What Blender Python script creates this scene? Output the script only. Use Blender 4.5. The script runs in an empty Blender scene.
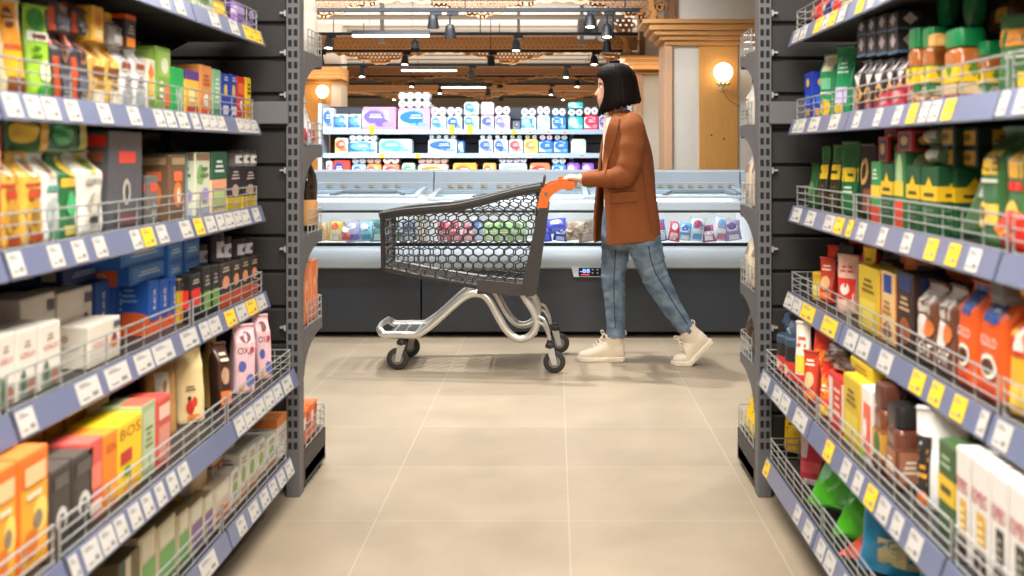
import bpy, bmesh, math, random
from mathutils import Vector, Matrix, Euler
random.seed(7)
PI = math.pi
SC = bpy.context.scene
COL = SC.collection
XV, YV, F, H = 555.0, 153.0, 1129.0, 1.14        # vanishing point, focal length (px), eye height

def wx(px, D): return (px - XV) * D / F
def wz(py, D): return H - (py - YV) * D / F
def wp(px, py, D): return Vector((wx(px, D), D, wz(py, D)))

# ---------------------------------------------------------------- materials
def lin(c):
    c = c / 255.0
    return c / 12.92 if c <= 0.04045 else ((c + 0.055) / 1.055) ** 2.4
def rgb(c): return (lin(c[0]), lin(c[1]), lin(c[2]), 1.0)
_MC = {}
def mat(col, rough=0.5, metal=0.0, spec=0.5, var=0.06, scale=30.0, bump=0.0, emit=0.0, coat=0.0, stretch=None):
    key = (tuple(col), rough, metal, spec, var, scale, bump, emit, coat, stretch)
    if key in _MC: return _MC[key]
    m = bpy.data.materials.new('surface_%d' % len(_MC))
    m.use_nodes = True
    nt = m.node_tree; N = nt.nodes; Lk = nt.links
    b = N['Principled BSDF']
    b.inputs['Roughness'].default_value = rough
    b.inputs['Metallic'].default_value = metal
    b.inputs['Specular IOR Level'].default_value = spec
    if coat: b.inputs['Coat Weight'].default_value = coat
    c = rgb(col)
    if var > 0 or bump > 0:
        tc = N.new('ShaderNodeTexCoord'); nz = N.new('ShaderNodeTexNoise')
        nz.inputs['Scale'].default_value = scale; nz.inputs['Detail'].default_value = 3.0
        src = tc.outputs['Object']
        if stretch:
            mp = N.new('ShaderNodeMapping'); mp.inputs['Scale'].default_value = stretch
            Lk.new(src, mp.inputs['Vector']); src = mp.outputs['Vector']
        Lk.new(src, nz.inputs['Vector'])
    if var > 0:
        mx = N.new('ShaderNodeMix'); mx.data_type = 'RGBA'
        mx.inputs[6].default_value = tuple(max(0, x * (1 - var)) for x in c[:3]) + (1,)
        mx.inputs[7].default_value = tuple(min(1, x * (1 + var)) for x in c[:3]) + (1,)
        Lk.new(nz.outputs['Fac'], mx.inputs[0]); Lk.new(mx.outputs[2], b.inputs['Base Color'])
    else:
        b.inputs['Base Color'].default_value = c
    if bump > 0:
        bp = N.new('ShaderNodeBump'); bp.inputs['Strength'].default_value = bump; bp.inputs['Distance'].default_value = 0.01
        Lk.new(nz.outputs['Fac'], bp.inputs['Height']); Lk.new(bp.outputs['Normal'], b.inputs['Normal'])
    if emit > 0:
        b.inputs['Emission Color'].default_value = c; b.inputs['Emission Strength'].default_value = emit
    _MC[key] = m
    return m
def glass(tint=(235, 245, 250), refl=0.10):
    key = ('glass', tint, refl)
    if key in _MC: return _MC[key]
    m = bpy.data.materials.new('clear_glass'); m.use_nodes = True
    nt = m.node_tree; N = nt.nodes; Lk = nt.links
    N.remove(N['Principled BSDF'])
    t = N.new('ShaderNodeBsdfTransparent'); t.inputs[0].default_value = rgb(tint)
    g = N.new('ShaderNodeBsdfGlossy'); g.inputs['Roughness'].default_value = 0.04
    lw = N.new('ShaderNodeLayerWeight'); lw.inputs[0].default_value = max(refl, .01)
    mx = N.new('ShaderNodeMixShader')
    if refl > 0: Lk.new(lw.outputs['Fresnel'], mx.inputs[0])
    else: mx.inputs[0].default_value = -refl
    Lk.new(t.outputs[0], mx.inputs[1]); Lk.new(g.outputs[0], mx.inputs[2])
    Lk.new(mx.outputs[0], N['Material Output'].inputs[0])
    _MC[key] = m
    return m

# ---------------------------------------------------------------- mesh accumulator
class MB:
    def __init__(s): s.v = []; s.f = []; s.m = []; s.mats = []
    def mi(s, m):
        if m not in s.mats: s.mats.append(m)
        return s.mats.index(m)
    def add(s, vs, fs, m):
        o = len(s.v); k = s.mi(m)
        s.v.extend(tuple(v) for v in vs)
        for f in fs: s.f.append(tuple(i + o for i in f)); s.m.append(k)
    def box(s, x0, x1, y0, y1, z0, z1, m, c=0.0, M=None):
        if c <= 0:
            vs = [(x, y, z) for z in (z0, z1) for y in (y0, y1) for x in (x0, x1)]
            fs = [(0, 2, 3, 1), (4, 5, 7, 6), (0, 1, 5, 4), (2, 6, 7, 3), (0, 4, 6, 2), (1, 3, 7, 5)]
        else:
            vs = []; idx = {}
            X, Y, Z = (x0, x1), (y0, y1), (z0, z1)
            for i in (0, 1):
                for j in (0, 1):
                    for k in (0, 1):
                        sx, sy, sz = (1 - 2 * i) * c, (1 - 2 * j) * c, (1 - 2 * k) * c
                        idx[i, j, k, 0] = len(vs); vs.append((X[i], Y[j] + sy, Z[k] + sz))
                        idx[i, j, k, 1] = len(vs); vs.append((X[i] + sx, Y[j], Z[k] + sz))
                        idx[i, j, k, 2] = len(vs); vs.append((X[i] + sx, Y[j] + sy, Z[k]))
            g = lambda i, j, k, a: idx[i, j, k, a]
            fs = []
            for i in (0, 1):
                q = [g(i, 0, 0, 0), g(i, 1, 0, 0), g(i, 1, 1, 0), g(i, 0, 1, 0)]; fs.append(q if i else q[::-1])
                q = [g(0, i, 0, 1), g(0, i, 1, 1), g(1, i, 1, 1), g(1, i, 0, 1)]; fs.append(q if i else q[::-1])
                q = [g(0, 0, i, 2), g(1, 0, i, 2), g(1, 1, i, 2), g(0, 1, i, 2)]; fs.append(q if i else q[::-1])
            for i in (0, 1):
                for j in (0, 1):
                    fs.append([g(i, j, 0, 0), g(i, j, 1, 0), g(i, j, 1, 1), g(i, j, 0, 1)])
                    fs.append([g(i, 0, j, 0), g(i, 1, j, 0), g(i, 1, j, 2), g(i, 0, j, 2)])
                    fs.append([g(0, i, j, 1), g(1, i, j, 1), g(1, i, j, 2), g(0, i, j, 2)])
                    for k in (0, 1): fs.append([g(i, j, k, 0), g(i, j, k, 1), g(i, j, k, 2)])
        if M is not None: vs = [M @ Vector(v) for v in vs]
        s.add(vs, fs, m)
    def loft(s, rings, m, cap=True, closed=True):
        n = len(rings[0]); vs = [p for r in rings for p in r]; fs = []
        for i in range(len(rings) - 1):
            for j in range(n if closed else n - 1):
                k = (j + 1) % n
                fs.append((i * n + j, i * n + k, (i + 1) * n + k, (i + 1) * n + j))
        if cap and closed:
            fs.append(tuple(range(n))[::-1]); fs.append(tuple((len(rings) - 1) * n + j for j in range(n)))
        s.add(vs, fs, m)
    def tube(s, pts, r, m, n=8, cap=True, closed=False, flat=None):
        pts = [Vector(p) for p in pts]; L = len(pts)
        rr = r if isinstance(r, (list, tuple)) else [r] * L
        rings = []; up = None
        for i, p in enumerate(pts):
            a = pts[i - 1] if (i > 0 or closed) else p
            b = pts[(i + 1) % L] if (i < L - 1 or closed) else p
            t = (b - a)
            if t.length < 1e-9: t = Vector((0, 0, 1))
            t.normalize()
            if up is None:
                up = Vector((0, 1, 0)) if abs(t.y) < 0.9 else Vector((1, 0, 0))
            u = (up - t * up.dot(t))
            if u.length < 1e-6: u = t.orthogonal()
            u.normalize(); w = t.cross(u); up = u
            fu = flat[0] if flat else 1.0; fw = flat[1] if flat else 1.0
            rings.append([p + u * (math.cos(q) * rr[i] * fu) + w * (math.sin(q) * rr[i] * fw) for q in (2 * PI * (k + 0.5) / n for k in range(n))])
        if closed: rings.append(rings[0])
        s.loft(rings, m, cap=cap and not closed)
    def lathe(s, prof, m, n=20, c=(0, 0, 0), axis='z', M=None):
        rings = []
        for r, z in prof:
            ring = []
            for k in range(n):
                a = 2 * PI * k / n; x, y = r * math.cos(a), r * math.sin(a)
                p = {'z': (x, y, z), 'y': (x, z, y), 'x': (z, x, y)}[axis]
                p = Vector(p)
                if M is not None: p = M @ p
                ring.append(Vector(c) + p)
            rings.append(ring)
        s.loft(rings, m)
    def prism(s, poly, a0, a1, m, axis='y'):
        f = {'y': lambda p, a: (p[0], a, p[1]), 'x': lambda p, a: (a, p[0], p[1]), 'z': lambda p, a: (p[0], p[1], a)}[axis]
        s.loft([[f(p, a0) for p in poly], [f(p, a1) for p in poly]], m)
    def build(s, name, parent=None, smooth=35, loc=None, fix=True):
        me = bpy.data.meshes.new(name)
        me.from_pydata(s.v, [], s.f)
        for m in s.mats: me.materials.append(m)
        me.polygons.foreach_set('material_index', s.m)
        if fix:
            bm = bmesh.new(); bm.from_mesh(me); bmesh.ops.recalc_face_normals(bm, faces=bm.faces); bm.to_mesh(me); bm.free()
        if smooth:
            me.polygons.foreach_set('use_smooth', [True] * len(me.polygons))
            me.set_sharp_from_angle(angle=math.radians(smooth))
        o = bpy.data.objects.new(name, me); COL.objects.link(o)
        if parent is not None: o.parent = parent
        if loc is not None: o.location = loc
        return o

def tag(o, label=None, cat=None, group=None, kind=None):
    for k, v in (('label', label), ('category', cat), ('group', group), ('kind', kind)):
        if v: o[k] = v
    return o
def thing(name, label, cat, loc=(0, 0, 0), rz=0.0, group=None):
    o = bpy.data.objects.new(name, None); COL.objects.link(o)
    o.empty_display_size = 0.05
    o.location = loc; o.rotation_euler = (0, 0, rz)
    return tag(o, label, cat, group)
def struct(o): o['kind'] = 'structure'; return o
def copy_tree(o, parent=None):
    c = o.copy(); COL.objects.link(c)
    if parent is not None: c.parent = parent
    for ch in list(o.children): copy_tree(ch, c)
    return c
def remesh(o, voxel, smooth_iter=0, fac=0.5):
    md = o.modifiers.new('r', 'REMESH'); md.mode = 'VOXEL'; md.voxel_size = voxel; md.use_smooth_shade = True
    if smooth_iter:
        ms = o.modifiers.new('s', 'SMOOTH'); ms.iterations = smooth_iter; ms.factor = fac
    dg = bpy.context.evaluated_depsgraph_get()
    me = bpy.data.meshes.new_from_object(o.evaluated_get(dg))
    o.modifiers.clear(); old = o.data; mats = list(old.materials); o.data = me
    if not len(me.materials):
        for m in mats: me.materials.append(m)
    me.polygons.foreach_set('use_smooth', [True] * len(me.polygons))
    return o
def interp(tab, t):
    if t <= tab[0][0]: return tab[0][1:]
    for a, b in zip(tab, tab[1:]):
        if t <= b[0]:
            k = (t - a[0]) / (b[0] - a[0] + 1e-12)
            return tuple(x + (y - x) * k for x, y in zip(a[1:], b[1:]))
    return tab[-1][1:]
def smoothpath(pts, n=8):
    P = [Vector(p) for p in pts]; out = []
    for i in range(len(P) - 1):
        p0 = P[max(i - 1, 0)]; p1 = P[i]; p2 = P[i + 1]; p3 = P[min(i + 2, len(P) - 1)]
        for k in range(n):
            t = k / n
            out.append(0.5 * ((2 * p1) + (p2 - p0) * t + (2 * p0 - 5 * p1 + 4 * p2 - p3) * t * t + (3 * p1 - p0 - 3 * p2 + p3) * t ** 3))
    out.append(P[-1]); return out

# ---------------------------------------------------------------- lettering
_TX = {}
def text2d(s):
    if s in _TX: return _TX[s]
    cu = bpy.data.curves.new('lettering', 'FONT'); cu.body = s; cu.resolution_u = 2
    ob = bpy.data.objects.new('lettering', cu); COL.objects.link(ob)
    dg = bpy.context.evaluated_depsgraph_get(); me = ob.evaluated_get(dg).to_mesh()
    vs = [(v.co.x, v.co.y) for v in me.vertices]; fs = [tuple(p.vertices) for p in me.polygons]
    ob.evaluated_get(dg).to_mesh_clear()
    bpy.data.objects.remove(ob); bpy.data.curves.remove(cu)
    x0 = min(v[0] for v in vs); x1 = max(v[0] for v in vs); y0 = min(v[1] for v in vs); y1 = max(v[1] for v in vs)
    _TX[s] = ([((x - x0) / (x1 - x0), (y - y0) / (y1 - y0)) for x, y in vs], fs)
    return _TX[s]
def patches(mb, plist, surf, matf, step=0.0006):
    """printed areas laid over surf(u, v, offset): r rect, e ellipse, d diamond, o ring, t text, T vertical text, L printed lines"""
    for k, p in enumerate(plist):
        sh, u0, v0, u1, v1, col = p[:6]; off = step * (k + 1)
        S = lambda a, b: surf(u0 + (u1 - u0) * a, v0 + (v1 - v0) * b, off)
        m = matf(col)
        if sh == 'r':
            nu, nv = 5, 5
            vs = [S(i / nu, j / nv) for j in range(nv + 1) for i in range(nu + 1)]
            fs = [(j * (nu + 1) + i, j * (nu + 1) + i + 1, (j + 1) * (nu + 1) + i + 1, (j + 1) * (nu + 1) + i) for j in range(nv) for i in range(nu)]
            mb.add(vs, fs, m)
        elif sh in 'ed':
            n = 4 if sh == 'd' else 20
            vs = [S(0.5, 0.5)]; fs = []; R = (0.33, 0.66, 1.0)
            for r in R:
                for i in range(n):
                    a = 2 * PI * i / n; vs.append(S(0.5 + 0.5 * r * math.cos(a), 0.5 + 0.5 * r * math.sin(a)))
            for i in range(n): fs.append((0, 1 + i, 1 + (i + 1) % n))
            for q in range(2):
                for i in range(n):
                    a, b = 1 + q * n + i, 1 + q * n + (i + 1) % n
                    fs.append((a, a + n, b + n, b))
            mb.add(vs, fs, m)
        elif sh == 'o':
            n = 20; vs = []; fs = []
            for r in (0.62, 1.0):
                for i in range(n):
                    a = 2 * PI * i / n; vs.append(S(0.5 + 0.5 * r * math.cos(a), 0.5 + 0.5 * r * math.sin(a)))
            for i in range(n): fs.append((i, (i + 1) % n, n + (i + 1) % n, n + i))
            mb.add(vs, fs, m)
        elif sh == 't':
            vs, fs = text2d(p[6]); mb.add([S(a, b) for a, b in vs], fs, m)
        elif sh == 'T':
            vs, fs = text2d(p[6]); mb.add([S(1 - b, a) for a, b in vs], fs, m)
        elif sh == 'L':
            n = p[6] if len(p) > 6 else 3
            for i in range(n):
                a0, a1 = (i + 0.25) / n, (i + 0.75) / n; w = 0.5 - 0.1 * ((i * 7) % 3)
                mb.add([S(0.5 - w, a0), S(0.5 + w, a0), S(0.5 + w, a1), S(0.5 - w, a1)], [(0, 1, 2, 3)], m)
# ================================================================ goods on the shelves
def pm(col, finish='card'):
    if finish == 'foil': return mat(col, rough=0.28, spec=0.6, var=0.10, scale=40, bump=0.15)
    if finish == 'paper': return mat(col, rough=0.75, spec=0.3, var=0.06, scale=60, bump=0.1)
    return mat(col, rough=0.45, spec=0.45, var=0.05, scale=25)

def make_carton(root, w, d, h, L):
    fin = L.get('fin', 'card'); mf = lambda c: pm(c, fin)
    b = MB(); b.box(-w / 2, w / 2, 0, d, 0, h, mf(L['col']), c=min(0.0025, w * .03)); body = b.build('carton', root)
    fl = MB(); patches(fl, L['p'], lambda u, v, o: ((u - .5) * w, -o, v * h), mf)
    if fl.v: fl.build('front_label', root, fix=False, smooth=0)
    sp = L.get('side', L['p'])
    if sp:
        for sg in (-1, 1):
            sl = MB()
            patches(sl, sp, (lambda u, v, o: (w / 2 + o, u * d, v * h)) if sg > 0 else (lambda u, v, o: (-w / 2 - o, d - u * d, v * h)), mf)
            if sl.v: sl.build('side_label', root, fix=False, smooth=0)
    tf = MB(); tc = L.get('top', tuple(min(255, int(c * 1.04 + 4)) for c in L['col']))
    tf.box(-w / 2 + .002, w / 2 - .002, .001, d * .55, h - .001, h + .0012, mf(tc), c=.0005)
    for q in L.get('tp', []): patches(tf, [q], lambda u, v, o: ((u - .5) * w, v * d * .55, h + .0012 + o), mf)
    tf.build('top_flap', root)

def bag_geo(w, d, h, style, seed, crumple=1.0):
    rnd = random.Random(seed); ph = [rnd.uniform(0, 6.28) for _ in range(6)]; tilt = rnd.uniform(-.01, .01)
    def dims(v):
        if style == 'gusset':
            if v < .74: return w, d * (1 - .08 * (v / .74)), 5.0
            k = min(1, (v - .74) / .18); return w * (1 + .02 * k), d * .92 * (1 - k) + .006 * k, 5.0 - 2.2 * k
        if style == 'pouch':
            k = min(1, v / .9); return w * (0.94 + .06 * k), max(.005, d * (1 - k ** 1.6) * min(1, .75 + v * 2)), 2.6
        if style == 'pillow':
            s = math.sin(PI * min(max(v, .02), .98)) ** .55; return w * (1.0 - .10 * s), max(.005, d * s), 2.2
        if style == 'brick':
            k = max(0, (v - .86) / .14); return w * (1 - .05 * k), d * (1 - .35 * k), 6.0
        if style == 'gable':
            k = max(0, (v - .62) / .38); return w * (1 - .72 * k), d * (1 - .55 * k), 4.0
    def wr(u, v):
        a = (.0016 + .007 * w) * crumple
        return a * (math.sin(9 * u + 5 * v + ph[0]) * math.sin(7 * v + ph[1]) + .5 * math.sin(17 * u - 13 * v + ph[2]) + (.7 * abs(math.sin(11 * u + 8 * v + ph[3])) * (crumple > 1)) - (.8 * abs(math.sin(6 * u - 15 * v + ph[4])) * (crumple > 1)))
    def fr(u, v, o, side=-1):
        W, D, n = dims(v); t = min(1, abs(2 * u - 1))
        p = max(0, 1 - t ** n) ** (1 / n)
        k = 1 if D > .01 else .45
        return ((u - .5) * W + tilt * v, d / 2 + side * (D / 2 * p + o) + wr(u, v) * k * p, h * v - .02 * h * (1 - p) * (v > .95))
    return dims, wr, fr, tilt
def make_bag(root, w, d, h, L, seed=0):
    fin = L.get('fin', 'foil'); mf = lambda c: pm(c, fin); style = L['kind']
    dims, wr, fr, tilt = bag_geo(w, d, h, style, seed, L.get('crumple', 1.0))
    vs = [0, .03, .08, .16, .26, .36, .46, .56, .64, .70, .745, .79, .84, .885, .92, .96, 1.0]
    rings = []
    for v in vs:
        W, D, n = dims(v); ring = []
        if v == 0: W *= .94; D *= .9
        for k in range(36):
            a = 2 * PI * k / 36; c_, s_ = math.cos(a), math.sin(a)
            x = W / 2 * math.copysign(abs(c_) ** (2 / n), c_); y = D / 2 * math.copysign(abs(s_) ** (2 / n), s_)
            u = x / W + .5; kk = (1 if D > .01 else .45) * max(0, 1 - min(1, abs(2 * u - 1)) ** n) ** (1 / n)
            ring.append((x + tilt * v, d / 2 + y + wr(u, v) * kk, h * v))
        rings.append(ring)
    b = MB(); b.loft(rings, mf(L['col'])); b.build('bag_body', root, smooth=60)
    fl = MB(); patches(fl, L['p'], lambda u, v, o: fr(u, v, o + .0008), mf)
    if fl.v: fl.build('front_label', root, fix=False, smooth=0)
    if style not in ('gable', 'brick'):
        ts = MB(); cs = L.get('seal', tuple(int(c * .88) for c in L['col']))
        W = dims(1)[0]
        ts.box(-W / 2 + tilt, W / 2 + tilt, d / 2 - .006, d / 2 + .006, h * .965, h * 1.004, mf(cs), c=.002); ts.build('top_seal', root)
    else:
        ts = MB(); W = dims(1)[0]; ts.box(-W / 2 + tilt, W / 2 + tilt, d / 2 - .012, d / 2 + .012, h * .985, h * (1.05 if style == 'gable' else 1.015), mf(L.get('seal', L['col'])), c=.003); ts.build('top_seal', root)

def make_jar(root, w, d, h, L):
    hb = h * .74; mf = lambda c: pm(c, 'card'); n = 5.0
    def ring(r, z):
        out = []
        for k in range(32):
            a = 2 * PI * k / 32; c_, s_ = math.cos(a), math.sin(a)
            out.append((w / 2 * r * math.copysign(abs(c_) ** (2 / n), c_), d / 2 + d / 2 * r * math.copysign(abs(s_) ** (2 / n), s_), z))
        return out
    b = MB(); b.loft([ring(r, z) for r, z in ((.86, 0), (.97, .006), (.97, hb * .9), (.9, hb * .97), (.8, hb))], mat(L['col'], rough=.12, spec=.8, var=.35, scale=220)); b.build('jar_body', root, smooth=50)
    l = MB(); l.loft([ring(r, z) for r, z in ((.8, hb), (.93, hb + .003), (.95, h * .93), (.88, h))], mat(L['lid'], rough=.3, var=.04)); l.build('lid', root, smooth=40)
    w2 = MB(); z0, z1 = h * .06, h * .52
    w2.loft([ring(.985, z0), ring(.985, z1)], mf(L['lab']), cap=False)
    patches(w2, L['p'], lambda u, v, o: ((u - .5) * w, -.0 - o + .0005, z0 + v * (z1 - z0)), mf)
    patches(w2, L['p'], lambda u, v, o: (w / 2 + o, u * d, z0 + v * (z1 - z0)), mf)
    patches(w2, L['p'], lambda u, v, o: (-w / 2 - o, d - u * d, z0 + v * (z1 - z0)), mf)
    w2.build('wrap_label', root, fix=False, smooth=30)

def make_tin(root, w, d, h, L):
    """round tub or canister with a lid"""
    r = w / 2; M = Matrix.Translation((0, r, 0))
    b = MB(); b.lathe([(r * .9, 0), (r, .004), (r, h * .8), (r * .96, h * .81)], pm(L['col']), 28, M=M); b.build('tub_body', root)
    l = MB(); l.lathe([(r * .97, h * .8), (r * 1.03, h * .81), (r * 1.03, h * .97), (r * .95, h)], mat(L['lid'], rough=.4, var=.04), 28, M=M); l.build('lid', root)
    fl = MB()
    patches(fl, L['p'], lambda u, v, o: ((r + o + .001) * math.sin((u - .5) * 2.4), r - (r + o + .001) * math.cos((u - .5) * 2.4), .004 + v * h * .76), pm)
    if fl.v: fl.build('front_label', root, fix=False, smooth=40)

def make_product(L, w, h, d, loc, rz, label, group, seed=0, tip=None):
    root = thing(L['name'], label, L.get('cat', 'package'), loc, rz, group)
    k = L['kind']
    if k == 'carton': make_carton(root, w, d, h, L)
    elif k == 'jar': make_jar(root, w, d, h, L)
    elif k == 'tin': make_tin(root, w, d, h, L)
    else: make_bag(root, w, d, h, L, seed)
    if tip: root.rotation_euler = Euler((tip[0], tip[1], rz + (tip[2] if len(tip) > 2 else 0)), 'XYZ')
    return root

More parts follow.
